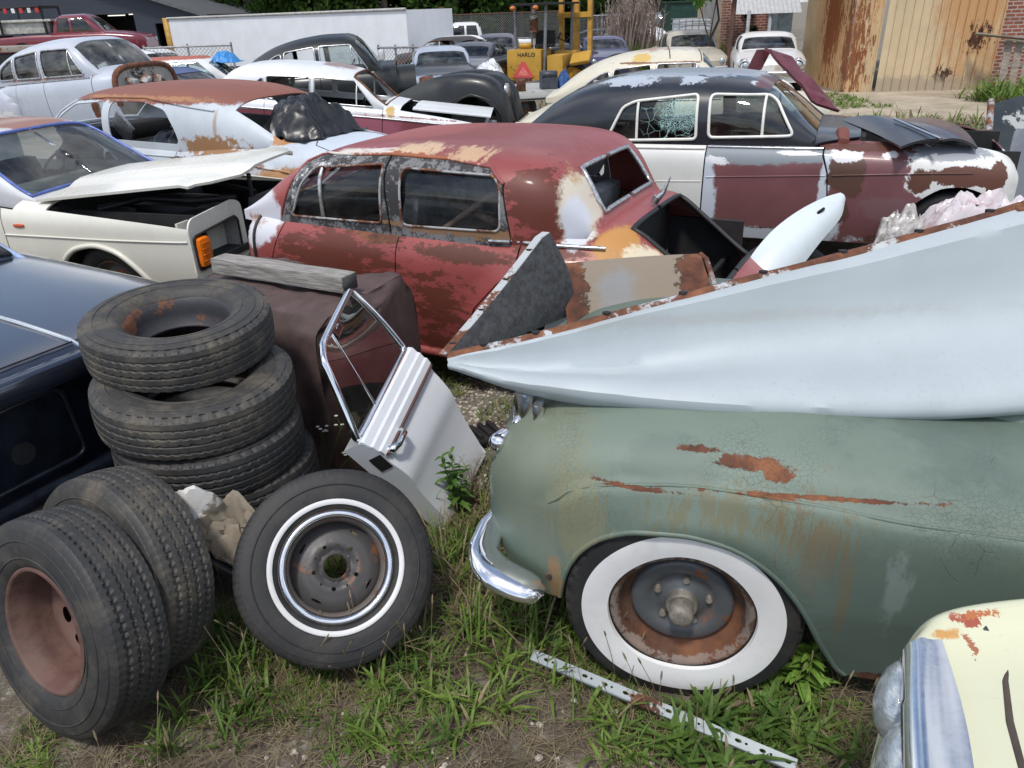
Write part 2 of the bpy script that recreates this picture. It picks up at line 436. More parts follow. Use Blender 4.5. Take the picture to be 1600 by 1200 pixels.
# ground
def ground_mat():
    m, g = new_mat('ground_dirt_and_gravel'); co = g.n('ShaderNodeTexCoord', out=3)
    a = g.noise(co, 0.55, 6, 0.65); b_ = g.noise(co, 3.5, 7, 0.7); f = g.noise(co, 40, 5, 0.7)
    vo = g.n('ShaderNodeTexVoronoi', co, None, 55.0); vc = g.n('ShaderNodeTexVoronoi', co, None, 55.0, out=1)
    f2 = g.noise(co, 130, 4, 0.75)
    soil = g.mix(g.ramp(g.math('ADD', g.math('MULTIPLY', b_, 0.55), g.math('MULTIPLY', f2, 0.45)), 0.36, 0.64), (0.045, 0.035, 0.027), (0.18, 0.15, 0.115))
    grav = g.mix(g.ramp(f, 0.3, 0.7), (0.15, 0.13, 0.105), (0.36, 0.33, 0.28))
    sepc = g.t.nodes.new('ShaderNodeSeparateXYZ'); g.set(sepc.inputs[0], co)
    far = g.ramp(sepc.outputs[1], 2.6, 4.6)
    k = g.math('ADD', g.math('MULTIPLY', far, 0.6), g.ramp(b_, 0.52, 0.66), clamp=True)
    col = g.mix(k, soil, grav)
    gr = g.math('MULTIPLY', g.ramp(a, 0.5, 0.62), g.ramp(f, 0.35, 0.6)); col = g.mix(g.math('MULTIPLY', gr, 0.55), col, (0.065, 0.085, 0.03))
    h = g.math('ADD', g.math('MULTIPLY', vo, g.math('MULTIPLY', k, -1.0)), g.math('ADD', g.math('MULTIPLY', f, 0.6), g.math('MULTIPLY', f2, 0.5)))
    finish(g, principled(g, Base_Color=col, Roughness=0.95, Specular_IOR_Level=0.2, Normal=bump(g, h, 0.7, 0.02))); return m
mb = MB()
xs = [-400, -60, -20, -10] + list(np.linspace(-4, 6, 60)) + [10, 20, 60, 400]; ys = [-400, -60, -10] + list(np.linspace(0.2, 7, 60)) + [10, 16, 30, 60, 120, 500]
def gz(x, y):
    k = max(0, 1 - max(0, y - 6) / 4) if -4 < x < 6 and y > 0 else 0
    return k * (0.018 * noise.noise((x * 1.3, y * 1.3, 0)) + 0.012 * noise.noise((x * 5, y * 5, 3))) - 0.012
mb.grid([[(x, y, gz(x, y)) for y in ys] for x in xs])
tag(mb.build('ground', ground_mat()), kind='structure')
# ------------------------------------------------------------------ shared materials
CHROME = simple('chrome', (0.75, 0.76, 0.78), 0.12, 1.0, var=0.06, ns=30, bumpy=0.01)
DULLCHROME = simple('dull_chrome', (0.5, 0.5, 0.5), 0.3, 0.9, var=0.35, ns=40, bumpy=0.08)
BLACK = simple('black_inside', (0.012, 0.012, 0.013), 0.8, var=0.4)
SEAL = simple('rubber_seal', (0.015, 0.015, 0.016), 0.55, var=0.3)
GLASS = glass('window_glass'); GLASS_GREEN = glass('green_glass', (0.62, 0.8, 0.72), 0.1); GLASS_DIRTY = glass('dirty_glass', (0.7, 0.76, 0.75), 0.35)
GLASS_DARK = glass('dark_glass', (0.3, 0.34, 0.35), 0.12)
SEATM = simple('worn_leather', (0.10, 0.085, 0.075), 0.6, var=0.35)
SEAT_RED = simple('red_leather', (0.16, 0.05, 0.045), 0.6, var=0.35)
DASH = simple('dash_wood', (0.06, 0.045, 0.038), 0.6, var=0.35)
RUSTM = rusty('rusted_steel', (0.2, 0.17, 0.15), 0.9, 6)
RUSTGREY = rusty('part_rusted_steel', (0.33, 0.33, 0.33), 0.45, 6)
DARKSTEEL = rusty('dark_steel', (0.045, 0.045, 0.05), 0.3, 7, rough=0.6)
PLASTIC = simple('black_plastic_sheet', (0.012, 0.013, 0.015), 0.35, var=0.3, bumpy=0.1)

def rubber(name, base=(0.026, 0.026, 0.027), dust=0.3, dustcol=(0.11, 0.095, 0.075)):
    m, g = new_mat(name); co = g.n('ShaderNodeTexCoord', out=3)
    a = g.noise(co, 7, 7, 0.72); f = g.noise(co, 55, 4)
    k = g.math('MULTIPLY', g.ramp(a, 0.44, 0.74), dust)
    col = g.mix(k, g.mix(f, tuple(c * 0.75 for c in base), tuple(c * 1.5 for c in base)), dustcol)
    finish(g, principled(g, Base_Color=col, Roughness=g.math('MULTIPLY_ADD', a, 0.3, 0.45), Specular_IOR_Level=0.4, Normal=bump(g, f, 0.2, 0.003))); return m
RUBBER = rubber('tyre_rubber', dust=0.5); RUBBER_WORN = rubber('dusty_tyre_rubber', (0.034, 0.033, 0.032), 0.75, (0.13, 0.11, 0.08)); RUBBER_BLACK = rubber('black_tyre_rubber', (0.016, 0.016, 0.017), 0.25)
WHITEWALL = paint('whitewall', (0.72, 0.72, 0.72), 0.55, var=0.06, dirt=0.3, dirtcol=(0.4, 0.38, 0.34), bumpy=0.02)

# ------------------------------------------------------------------ tyres
def tyre_mesh(name, R, w, Rb, tread='modern', mats=None, nu=300, seed=0, whitewall=None, lugs=26, groove=0.008, extra=None):
    "a hollow tyre about its own z axis with a cut tread"
    # half profile (radius, axial) from bead to tread centre
    h = w / 2
    side = [(Rb, h * 0.62), (Rb + 0.012, h * 0.80), (Rb + (R - Rb) * 0.22, h * 0.95), (Rb + (R - Rb) * 0.45, h * 1.0), (Rb + (R - Rb) * 0.68, h * 0.975), (Rb + (R - Rb) * 0.82, h * 0.92)]
    if whitewall: side = [(Rb, h * 0.62), (Rb + 0.01, h * 0.8)] + [(r, h * (0.92 + 0.08 * sin(pi * (r - Rb) / (R - Rb)))) for r in np.linspace(whitewall[0], whitewall[1], 5)] + [(Rb + (R - Rb) * 0.86, h * 0.93)]
    sh = [(R - 0.030, h * 0.885), (R - 0.019, h * 0.85), (R - 0.010, h * 0.80), (R - 0.006, h * 0.76)]
    nt = 30; tr = [(R - 0.006 * abs(q) ** 2.2, h * 0.74 * q) for q in np.linspace(1, -1, nt)]
    prof = side + sh + tr + [(r, -a) for r, a in sh[::-1]] + [(r, -a) for r, a in side[::-1]]
    inner = [(Rb + 0.015, -h * 0.5), (Rb + (R - Rb) * 0.5, -h * 0.86), (R - 0.035, -h * 0.7), (R - 0.03, 0), (R - 0.035, h * 0.7), (Rb + (R - Rb) * 0.5, h * 0.86), (Rb + 0.015, h * 0.5)]
    ns, nsh = len(side), len(sh); i0 = ns; i1 = ns + nsh * 2 + nt
    full = prof + inner; n = len(full)
    rr = np.array([p[0] for p in full]); aa = np.array([p[1] for p in full])
    u = np.arange(nu) / nu * 2 * pi; G = np.zeros((nu, n))
    rs = np.random.RandomState(seed)
    for j in range(n):
        a = aa[j] / (h * 0.8)
        if i0 + nsh <= j < i0 + nsh + nt:
            if tread == 'zigzag':
                zz = 0.045 * (2 * np.abs(((u * lugs * 2 / (2 * pi)) % 1) - 0.5) - 0.5)
                for gpos in (-0.62, -0.22, 0.2, 0.6): G[:, j] -= groove * (np.abs(a - gpos - zz) < 0.045)
            else:
                for gpos in (-0.6, -0.2, 0.2, 0.6): G[:, j] -= groove * (np.abs(a - gpos - 0.035 * np.sign(np.sin(u * lugs * 2))) < 0.042)
                k = np.round((a + 0.8) / 0.4); ph = (u * lugs * 2 / (2 * pi) + 0.5 * a + 0.37 * k) % 1
                G[:, j] -= groove * 0.18 * (ph < 0.2)
        elif j in list(range(i0, i0 + nsh)) + list(range(i0 + nsh + nt, i1)):
            if tread == 'zigzag':
                ph = (u * lugs * 1.6 / (2 * pi)) % 1; G[:, j] -= groove * 1.2 * (ph < 0.35)
            else:
                ph = (u * lugs * 2 / (2 * pi) + 0.1) % 1; G[:, j] -= groove * 0.22 * (ph < 0.25)
    wob = 0.002 * np.sin(3 * u + seed) + 0.0015 * np.sin(5 * u + 2 * seed)
    r = rr[None, :] + G + wob[:, None]
    mb = MB(); P = [[(r[i, j] * cos(u[i]), r[i, j] * sin(u[i]), aa[j]) for j in range(n)] for i in range(nu)]
    mb.grid(P, closed_u=True, closed_v=True)
    if whitewall:
        mi = []
        for i in range(nu):
            for j in range(n): mi.append(1 if 1 <= j <= 5 else 0)
        mb.mi = mi
    for i, rad in ((1, Rb + (R - Rb) * 0.3), (2, Rb + (R - Rb) * 0.62)):      # moulded rings on the sidewalls
        if whitewall: break
        for sg in (-1, 1):
            hh = h * (0.967 if i == 1 else 0.985)
            mb.tube([(rad * cos(t), rad * sin(t), sg * hh) for t in np.linspace(0, 2 * pi, 60, endpoint=False)], 0.0035, 6, closed=True)
    if extra: mb.add(extra.v, extra.f, 0)
    return mb.mesh(name, mats, True, sharp=32)
def orient(axis, spin=0.0):
    return (Vector(axis).normalized().to_track_quat('Z', 'Y').to_matrix().to_4x4() @ Matrix.Rotation(spin, 4, 'Z')).to_euler()
def place(o, loc, axis, spin=0.0): o.location = loc; o.rotation_euler = orient(axis, spin)
def disc_mesh(name, rad, hole, zfun, mat, holes=(), res=0.016, smooth=True):
    "pressed steel wheel disc: a flat outline with real holes, dished by zfun(r)"
    out = [(rad * cos(t), rad * sin(t)) for t in np.linspace(0, 2 * pi, 64, endpoint=False)]
    hs = []
    if hole: hs.append([(hole * cos(t), hole * sin(t)) for t in np.linspace(0, 2 * pi, 32, endpoint=False)])
    for (r, a, hr, ht) in holes:
        hs.append([(r * cos(a) + hr * cos(t) * cos(a) - ht * sin(t) * sin(a), r * sin(a) + hr * cos(t) * sin(a) + ht * sin(t) * cos(a)) for t in np.linspace(0, 2 * pi, 12, endpoint=False)])
    v, f = cdt(out, hs, res); mb = MB(); mb.add([(x, y, zfun(math.hypot(x, y))) for x, y in v], f); return mb

STACK = [(0.765, (-1.40, 3.06, 1.015), (0.045, -0.08, 1), 3), (0.80, (-1.32, 2.90, 0.805), (0.06, -0.05, 1), 5), (0.765, (-1.29, 2.88, 0.60), (0.02, -0.03, 1), 7), (0.765, (-1.26, 2.90, 0.40), (-0.03, 0.02, 1), 9), (0.765, (-1.23, 2.92, 0.20), (0.02, 0.0, 1), 11)]
slab = ['topmost tyre of the tall stack, dusty with a rusty rim in its middle', 'second tyre from the top of the stack, widest and with pale ribs on its shoulder', 'third tyre down the stack, in the shade above the crumpled panel', 'fourth tyre down the stack, dark and half hidden behind the upright wheel', 'bottom tyre of the stack, lying on the ground under the four others']
for (od, loc, ax, sd_), lb in zip(STACK, slab):
    t = thing('tyre', lb, 'tyre', group='tyres in the stack'); place(t, loc, ax, sd_)
    link('tyre_casing', tyre_mesh('tyre_casing', od / 2, 0.205, 0.215, 'zigzag', [RUBBER_WORN if sd_ in (3, 5) else RUBBER], seed=sd_, lugs=30 + sd_ % 3), t)
    if sd_ == 3:
        b = MB(); b.lathe([(0.222, 0.065), (0.212, 0.06), (0.205, 0.03), (0.197, 0.0), (0.197, -0.03), (0.172, -0.055), (0.168, -0.062), (0.19, -0.06), (0.215, -0.065)], 64); b.build('rim_band', rusty('rusty_rim', (0.04, 0.04, 0.045), 0.22, 7), t)
# two modern wheels leaning at the left edge
BROWNRIM = paint('brown_primer_rim', (0.105, 0.052, 0.042), 0.6, [L((0, 0, 0), (0.22, 0.22, 0.2), (0.15, 0.085, 0.065), ns=9, warp=1.3, amt=0.4)], var=0.2, dirt=0.4, dirtcol=(0.2, 0.15, 0.12))
axL = (-0.50, -0.83, 0.24)
for i, (px, loc, lb) in enumerate([(0, (-1.515, 2.015, 0.392), 'worn road wheel showing its brown steel rim, nearest leaning wheel at the left edge'), (1, (-1.435, 2.235, 0.405), 'worn road wheel leaning behind the brown rimmed one, its tread dusted brown on top')]):
    t = thing('wheel', lb, 'wheel', group='leaning wheels with worn road tyres'); place(t, loc, axL, 0.4 + i)
    link('tyre_casing', tyre_mesh('road_tyre', 0.385, 0.232, 0.205, 'modern', [RUBBER_WORN if i else RUBBER], seed=21 + i, lugs=42, nu=420), t)
    b = MB(); b.lathe([(0.222, 0.098), (0.212, 0.104), (0.205, 0.095), (0.200, 0.07), (0.192, 0.06), (0.186, 0.02), (0.186, -0.03), (0.178, -0.05), (0.19, -0.06), (0.2, -0.09)], 64); rim = b.build('rim', BROWNRIM, t)
    hol = [(0.135, k * 2 * pi / 8, 0.012, 0.03) for k in range(8)]
    disc_mesh('disc', 0.185, 0.055, lambda r: -0.035 - 0.03 * max(0, 1 - ((r - 0.10) / 0.06)**2 if abs(r - 0.1) < 0.06 else 0), BROWNRIM, hol).build('disc', BROWNRIM, rim, solid=0.006)
# wheel with chrome ring and white line lying back against the stack
t = thing('wheel', 'white line wheel with chrome trim ring and dark steel centre, leaning on the tyre stack', 'wheel'); place(t, (-0.685, 2.30, 0.345), (0.27, -0.74, 0.60), 0.35)
WW = paint('white_line', (0.62, 0.62, 0.62), 0.5, var=0.1, dirt=0.35, dirtcol=(0.3, 0.29, 0.27))
mb = MB()
for s_, rad, ph in (('RADIAL', 0.285, 2.2), ('RAW', 0.28, 3.4), ('P235 75 R15', 0.29, 0.2)):
    k = len(s_)
    for i, ch in enumerate(s_):
        if ch == ' ': continue
        tm = text_mb(ch, 0.034, 0.0012); a = ph - (i - k / 2) * 0.034 * 0.8 / rad
        tm.xform(Matrix.Rotation(a - pi / 2, 4, 'Z') @ Matrix.Translation((0, rad - 0.012, 0.1045))); mb.add(tm.v, tm.f)
cas = link('tyre_casing', tyre_mesh('white_line_tyre', 0.362, 0.215, 0.192, 'modern', [RUBBER_BLACK], seed=31, lugs=44, nu=420, extra=mb), t)
b = MB(); b.lathe([(0.224, 0.1062), (0.226, 0.1085), (0.240, 0.1100), (0.243, 0.1085), (0.244, 0.1062)], 80); b.build('white_line', WW, cas)
b = MB(); b.lathe([(0.208, 0.070), (0.206, 0.088), (0.198, 0.094), (0.19, 0.091), (0.178, 0.074), (0.17, 0.05), (0.168, 0.02), (0.166, 0.0)], 72); rim = b.build('rim', rusty('brown_rim', (0.20, 0.17, 0.15), 0.12, 6, rough=0.55), t)
b = MB(); b.lathe([(0.204, 0.094), (0.200, 0.101), (0.189, 0.103), (0.180, 0.093), (0.176, 0.080), (0.181, 0.080)], 72); b.build('trim_ring', CHROME, rim)
def dz(r):
    if r > 0.15: return 0.0 + (r - 0.15) * -0.6
    if r > 0.105: return 0.012 * cos((r - 0.105) / 0.045 * pi / 2) + 0.0
    if r > 0.06: return 0.012 + 0.02 * sin((0.105 - r) / 0.045 * pi) * 0.5 - 0.012 * (0.105 - r) / 0.045
    return 0.0 + 0.015 * (1 - (r - 0.04) / 0.02)
hol = [(0.081, k * 2 * pi / 5 + 0.3, 0.0085, 0.0085) for k in range(5)] + [(0.081, k * 2 * pi / 5 + 0.93, 0.004, 0.004) for k in range(5)] + [(0.140, k * 2 * pi / 4 + 0.5, 0.006, 0.022) for k in range(4)]
dsc = disc_mesh('disc', 0.168, 0.046, dz, DARKSTEEL, hol, 0.012).build('disc', rusty('worn_black_wheel', (0.055, 0.052, 0.052), 0.12, 9, rough=0.6), rim, solid=0.006)

# ------------------------------------------------------------------ green car, tail end
gy = radians(-14); gW = 0.95
gpaint = paint('faded_green_paint', (0.112, 0.152, 0.126), 0.48, [
    L((-0.05, -0.9, 0.93), (0.75, 0.4, 0.22), (0.155, 0.20, 0.163), ns=4, warp=0.9, soft=0.35, amt=0.7),
    L((-0.6, -0.7, 0.85), (0.2, 0.5, 0.30), (0.165, 0.175, 0.105), ns=9, warp=1.2, soft=0.5, amt=0.45),
    L((0.05, -0.9, 0.78), (0.36, 0.3, 0.13), (0.16, 0.135, 0.065), ns=30, st=(1, 1, 0.05), warp=2.0, soft=0.2, amt=0.6, thr=0.55),
    L((0.3, -0.9, 0.68), (0.16, 0.3, 0.22), (0.17, 0.11, 0.05), ns=32, st=(1, 1, 0.05), warp=2.0, soft=0.2, amt=0.6, thr=0.45),
    L((-0.42, -0.9, 0.68), (0.09, 0.3, 0.2), (0.22, 0.20, 0.10), ns=24, st=(1, 1, 0.1), warp=1.4, soft=0.3, amt=0.5),
    L((-0.14, -0.9, 0.90), (0.16, 0.3, 0.06), (0.08, 0.11, 0.095), ns=6, warp=1.0, soft=0.3, amt=0.35),
    L((0.65, -0.9, 0.45), (0.6, 0.5, 0.25), (0.08, 0.115, 0.103), ns=3, warp=0.6, soft=0.4, amt=0.6),
    L((0.10, -0.95, 0.925), (0.115, 0.2, 0.016), None, ns=22, warp=1.0, soft=0.1),
    L((0.19, -0.95, 0.905), (0.05, 0.2, 0.02), None, ns=25, warp=1.1, soft=0.1),
    L((-0.05, -0.95, 0.945), (0.06, 0.2, 0.008), None, ns=22, warp=1.1, soft=0.1),
    L((0.30, -0.95, 0.855), (0.30, 0.2, 0.006), None, ns=14, warp=1.6, soft=0.15),
    L((-0.25, -0.95, 0.842), (0.14, 0.2, 0.008), None, ns=16, warp=1.4, soft=0.15),
    L((0.60, -0.95, 0.14), (0.10, 0.2, 0.035), None, ns=16, warp=0.8),
    L((0.42, -0.9, 0.5), (0.018, 0.3, 0.16), (0.15, 0.11, 0.06), ns=20, st=(1, 1, 0.1), warp=0.8, soft=0.35, amt=0.5),
    L((0.55, -0.9, 0.58), (0.035, 0.3, 0.13), (0.27, 0.33, 0.32), ns=18, st=(1, 1, 0.4), warp=1.6, soft=0.4, amt=0.35),
    L((-0.5, -0.95, 0.40), (0.03, 0.2, 0.12), (0.28, 0.17, 0.08), ns=15, warp=1.2, soft=0.2, amt=0.8)],
    var=0.16, dirt=0.2, dirtcol=(0.20, 0.2, 0.14), specks=0.25, bumpy=0.1, coat=0.0)
def crackle(m):
    "fine crazing of the old paint as relief"
    t = m.node_tree; g = NT(t); p = next(n for n in t.nodes if n.type == 'BSDF_PRINCIPLED')
    co = g.n('ShaderNodeTexCoord', out=3)
    wv = g.vmath('ADD', co, g.scale(g.noise(co, 6, 3, 0.6, col=True), (0.05, 0.05, 0.05)))
    vo = g.n('ShaderNodeTexVoronoi', wv, None, 60.0, feature='DISTANCE_TO_EDGE'); vo2 = g.n('ShaderNodeTexVoronoi', wv, None, 9.0, feature='DISTANCE_TO_EDGE')
    rg = g.ramp(g.noise(co, 3.0, 3), 0.45, 0.65)
    k1 = g.math('MULTIPLY', g.math('SUBTRACT', 1.0, g.ramp(vo, 0.0, 0.035)), rg)
    k2 = g.math('MULTIPLY', g.math('SUBTRACT', 1.0, g.ramp(vo2, 0.0, 0.012)), g.ramp(g.noise(co, 3.2, 3), 0.58, 0.66))
    k = g.math('MAXIMUM', g.math('MULTIPLY', k1, 0.45), k2)
    src = p.inputs['Base Color'].links[0].from_socket
    g.set(p.inputs['Base Color'], g.mix(g.math('MULTIPLY', k, 0.6), src, (0.09, 0.08, 0.045)))
    nb = p.inputs['Normal'].links[0].from_node
    b = g.n('ShaderNodeBump', i_Strength=0.6, i_Distance=0.004, i_Height=k, i_Normal=nb.outputs[0], invert=True)
    g.set(p.inputs['Normal'], b)
crackle(gpaint)
gc = thing('green_car', 'faded green old saloon, rusty fender with whitewall wheel and chrome bumper', 'car', (0.6 + gW * sin(-gy) , 1.95 + gW * cos(gy), 0), gy)
crease = pch([(-0.56, 0.66), (-0.53, 0.72), (-0.42, 0.81), (-0.30, 0.84), (-0.07, 0.862), (0.25, 0.845), (0.56, 0.81), (0.9, 0.79), (2.2, 0.70)])
class GreenCar(Car):
    def pt(s, sh, x, v, sg=-1):
        p = Car.pt(s, sh, x, v, sg)
        if sh == 'B' and p.z < 1.0:
            k = (crease(x) - p.z) / 0.009; k = 0 if k < -1 else (1 if k > 1 else 0.5 + 0.5 * sin(k * pi / 2))
            fx = min(1, max(0, (x + 0.58) / 0.1))
            k2 = (crease(x) + 0.115 - p.z) / 0.035; k2 = 0 if k2 < -1 else (1 if k2 > 1 else 0.5 + 0.5 * sin(k2 * pi / 2))
            a = 0.4 + (p.z - 0.2) * 0.0
            flare = 0.03 * math.exp(-((math.hypot(x + 0.05, p.z - 0.33) - 0.40) / 0.05)**2) if p.z > 0.2 else 0
            p.y += sg * (0.020 * k * fx - 0.020 * (1 - k2) * fx * (1 if p.z > crease(x) else 0) + flare * 0.5 - 0.05 * max(0, 0.45 - p.z) )
        return p
G = GreenCar(gc, [(-0.80, 0.65), (-0.775, 0.76), (-0.72, 0.855), (-0.63, 0.935), (-0.48, 1.0), (-0.2, 1.03), (0.2, 1.02), (0.5, 0.98), (0.85, 0.925), (1.4, 0.87), (2.6, 0.84)],
        [(-0.80, 0.60), (-0.78, 0.70), (-0.72, 0.80), (-0.60, 0.885), (-0.4, 0.93), (-0.15, 0.95), (2.6, 0.95)], 0.12, 0.62, 4.2)
arch = [(-0.485, 0.34), (-0.465, 0.45), (-0.42, 0.56), (-0.32, 0.66), (-0.21, 0.70), (-0.09, 0.705), (0.05, 0.68), (0.19, 0.60), (0.30, 0.47), (0.40, 0.27), (0.46, 0.16), (0.49, 0.13)]
arch = smooth_line(arch, 44)
G.panel('fender', 'B', [(2.4, 0.13), (2.4, 11.0), (-0.80, 11.0), (-0.80, 0.60), (-0.765, 0.50), (-0.69, 0.40), (-0.60, 0.33), (-0.53, 0.315), (-0.50, 0.33)] + arch + [(0.58, 0.125), (0.66, 0.145), (0.70, 0.135), (0.78, 0.14)], gpaint, res=0.04)
G.trim('crease_line', 'B', [[(x, crease(x)) for x in np.linspace(-0.52, 2.0, 40)]], gpaint, 0.007, -0.003, closed=False, sides=(-1,))
G.trim('arch_lip', 'B', [arch], gpaint, 0.011, -0.004, closed=False, sides=(-1,))
G.cap('tail_panel', 'B', -0.795, gpaint, -0.2, 1.0)
mb = MB()                                                     # dark wheel housing
for i in range(20):
    pass
hs = [[(-0.03 + 0.47 * cos(a), y, 0.30 + 0.46 * sin(a)) for y in (-0.90, -0.3)] for a in np.linspace(-0.15, pi + 0.15, 18)]
mb.grid(hs); mb.box((0.8, 0, 0.35), (2.9, 1.1, 0.4)); mb.add([(-0.55, -0.3, 0.1), (0.5, -0.3, 0.1), (0.5, -0.3, 0.8), (-0.55, -0.3, 0.8)], [(0, 1, 2, 3)])
mb.box((0.75, -0.55, 0.55), (0.5, 0.6, 0.5)); mb.build('wheel_housing', BLACK, gc, smooth=False)
b = MB(); b.lathe([(0.236, 0.072), (0.228, 0.086), (0.218, 0.086), (0.208, 0.074), (0.200, 0.055), (0.195, 0.03), (0.175, 0.018), (0.165, 0.016)], 72)
w = b.build('wheel', paint('rusted_rim', (0.10, 0.055, 0.034), 0.6, [L((0, 0, 0), (0.3, 0.3, 0.3), (0.085, 0.042, 0.026), ns=8, warp=1.2), L((0, -0.12, 0.05), (0.2, 0.12, 0.2), None, ns=9, warp=1.2, amt=0.7), L((0, 0.0, 0.08), (0.235, 0.24, 0.02), (0.28, 0.25, 0.22), ns=11, warp=1.4, amt=0.5)], dirt=0.3), gc, loc=(-0.065, -0.853, 0.362), rot=(pi / 2 + 0.02, 0, 0)); w.scale = (1.035,) * 3
mb = MB()
for s_, rad, ph in (('SAFETY 800', 0.343, -0.25), ('ROYAL', 0.343, 0.85)):
    for i, ch in enumerate(s_):
        if ch == ' ': continue
        tm = text_mb(ch, 0.024, 0.001); a = ph - (i - len(s_) / 2) * 0.056
        tm.xform(Matrix.Rotation(a - pi / 2, 4, 'Z') @ Matrix.Translation((0, rad - 0.008, 0.1035)) @ Matrix.Rotation(-0.25, 4, 'X')); mb.add(tm.v, tm.f)
tw = link('tyre', tyre_mesh('whitewall_tyre', 0.385, 0.215, 0.225, 'zigzag', [RUBBER_BLACK, WHITEWALL], nu=260, seed=41, whitewall=(0.237, 0.322), extra=mb), w)
b = MB(); b.lathe([(0.168, 0.016), (0.166, 0.030), (0.155, 0.036), (0.135, 0.037), (0.115, 0.030), (0.105, 0.018), (0.09, 0.014), (0.075, 0.020), (0.062, 0.030), (0.052, 0.032), (0.05, 0.05)], 64)
b.build('hub_disc', rusty('grey_hub', (0.085, 0.092, 0.10), 0.12, 8, rough=0.55), w)
b = MB(); b.lathe([(0.052, 0.03), (0.052, 0.055), (0.047, 0.062), (0.040, 0.062), (0.040, 0.10), (0.034, 0.112), (0.022, 0.120), (0.0, 0.121)], 32)
for k in range(5):
    a = k * 2 * pi / 5 + 0.2; b.tube([(0.088 * cos(a), 0.088 * sin(a), 0.012), (0.088 * cos(a), 0.088 * sin(a), 0.034)], 0.011, 6)
b.build('hub', simple('grey_hub_cap', (0.22, 0.2, 0.17), 0.6, 0.3, var=0.4, ns=20), w, sharp=40)
# bumper, lamp, bright pieces at the tail
Gi = gc.matrix_basis.inverted() if False else (Matrix.Translation(gc.location) @ Matrix.Rotation(gy, 4, 'Z')).inverted()
def gl(p): return Gi @ Vector(p)
pts = [gl(p) for p in [(0.085, 2.05, 0.405), (0.06, 2.055, 0.41), (0.01, 2.065, 0.425), (-0.06, 2.095, 0.445), (-0.105, 2.15, 0.46), (-0.12, 2.22, 0.475), (-0.10, 2.30, 0.485), (-0.05, 2.40, 0.49), (0.02, 2.7, 0.49), (0.2, 3.4, 0.49)]]
rr = [0.02, 0.056, 0.074, 0.078, 0.070, 0.056, 0.05, 0.05, 0.05, 0.05]
q = []; qr = []
fx, fy, fz, fr = [pch([(i, p[k]) for i, p in enumerate(pts)]) for k in range(3)] + [pch(list(enumerate(rr)))]
for s_ in np.linspace(0, 9, 46): q.append((fx(s_), fy(s_), fz(s_))); qr.append(fr(s_))
mb = MB(); mb.tube(q, qr, 20, flat=0.55)
bp = mb.build('bumper', paint('worn_chrome', (0.78, 0.79, 0.8), 0.07, [L((-0.53, -0.93, 0.375), (0.09, 0.15, 0.025), (0.12, 0.035, 0.02), ns=22, warp=0.9, rough=0.5), L((-0.56, -0.90, 0.36), (0.12, 0.15, 0.016), (0.35, 0.2, 0.08), ns=22, warp=0.9, rough=0.5, amt=0.7)], metal=0.95, var=0.04, dirt=0.06, bumpy=0.01), gc)
mb = MB(); mb.tube([gl((0.10, 2.12, 0.42)), gl((0.3, 2.3, 0.42))], 0.02, 8); mb.build('bumper_bracket', DARKSTEEL, gc)
mb = MB(); mb.rbox(gl((0.03, 2.42, 0.75)), (0.07, 0.07, 0.14), 0.034, 5, rot=(0, 0, -0.3)); mb.build('tail_lamp', simple('red_lens', (0.30, 0.035, 0.02), 0.2, var=0.2), gc)
mb = MB(); mb.rbox(gl((-0.045, 2.40, 0.81)), (0.07, 0.11, 0.07), 0.034, 6, rot=(0, 0.3, -0.3)); mb.build('overrider', CHROME, gc)
mb = MB(); mb.rbox(gl((0.045, 2.44, 0.91)), (0.085, 0.07, 0.15), 0.02, 4, rot=(0, 0.1, -0.2)); mb.rbox(gl((0.09, 2.36, 0.935)), (0.04, 0.05, 0.08), 0.012, 4); mb.build('handle', CHROME, gc)
mb = MB(); mb.rbox(gl((1.25, 2.75, 0.84)), (2.35, 0.9, 0.24), 0.10, 8, rot=(0, 0, radians(3))); mb.build('boot_lid', gpaint, gc)

# ------------------------------------------------------------------ pale blue detached fender lying on the green car
def P3(*rows): return [pch([(i, r[k]) for i, r in enumerate(rows)]) for k in range(3)]
RIM = P3((-0.225, 2.50, 1.085), (0.05, 2.50, 1.14), (0.46, 2.55, 1.22), (0.92, 2.60, 1.31), (1.38, 2.65, 1.40), (1.80, 2.70, 1.49), (2.21, 2.75, 1.58))
BOT = P3((-0.222, 2.47, 1.078), (-0.02, 2.38, 1.052), (0.30, 2.27, 1.04), (0.74, 2.20, 1.012), (1.24, 2.18, 0.985), (1.67, 2.20, 0.975), (2.12, 2.25, 1.0))
prof = [(0, 0), (0.035, 0.012), (0.09, 0.016), (0.115, 0.004), (0.14, -0.006), (0.22, -0.04), (0.34, -0.082), (0.46, -0.105), (0.57, -0.098), (0.66, -0.07), (0.76, -0.03), (0.86, 0.0), (0.93, 0.008), (0.985, 0.004), (1.01, -0.012), (1.015, -0.035), (0.99, -0.075), (0.94, -0.12), (0.86, -0.18)]
rows = []; fl = []; N_ = 60
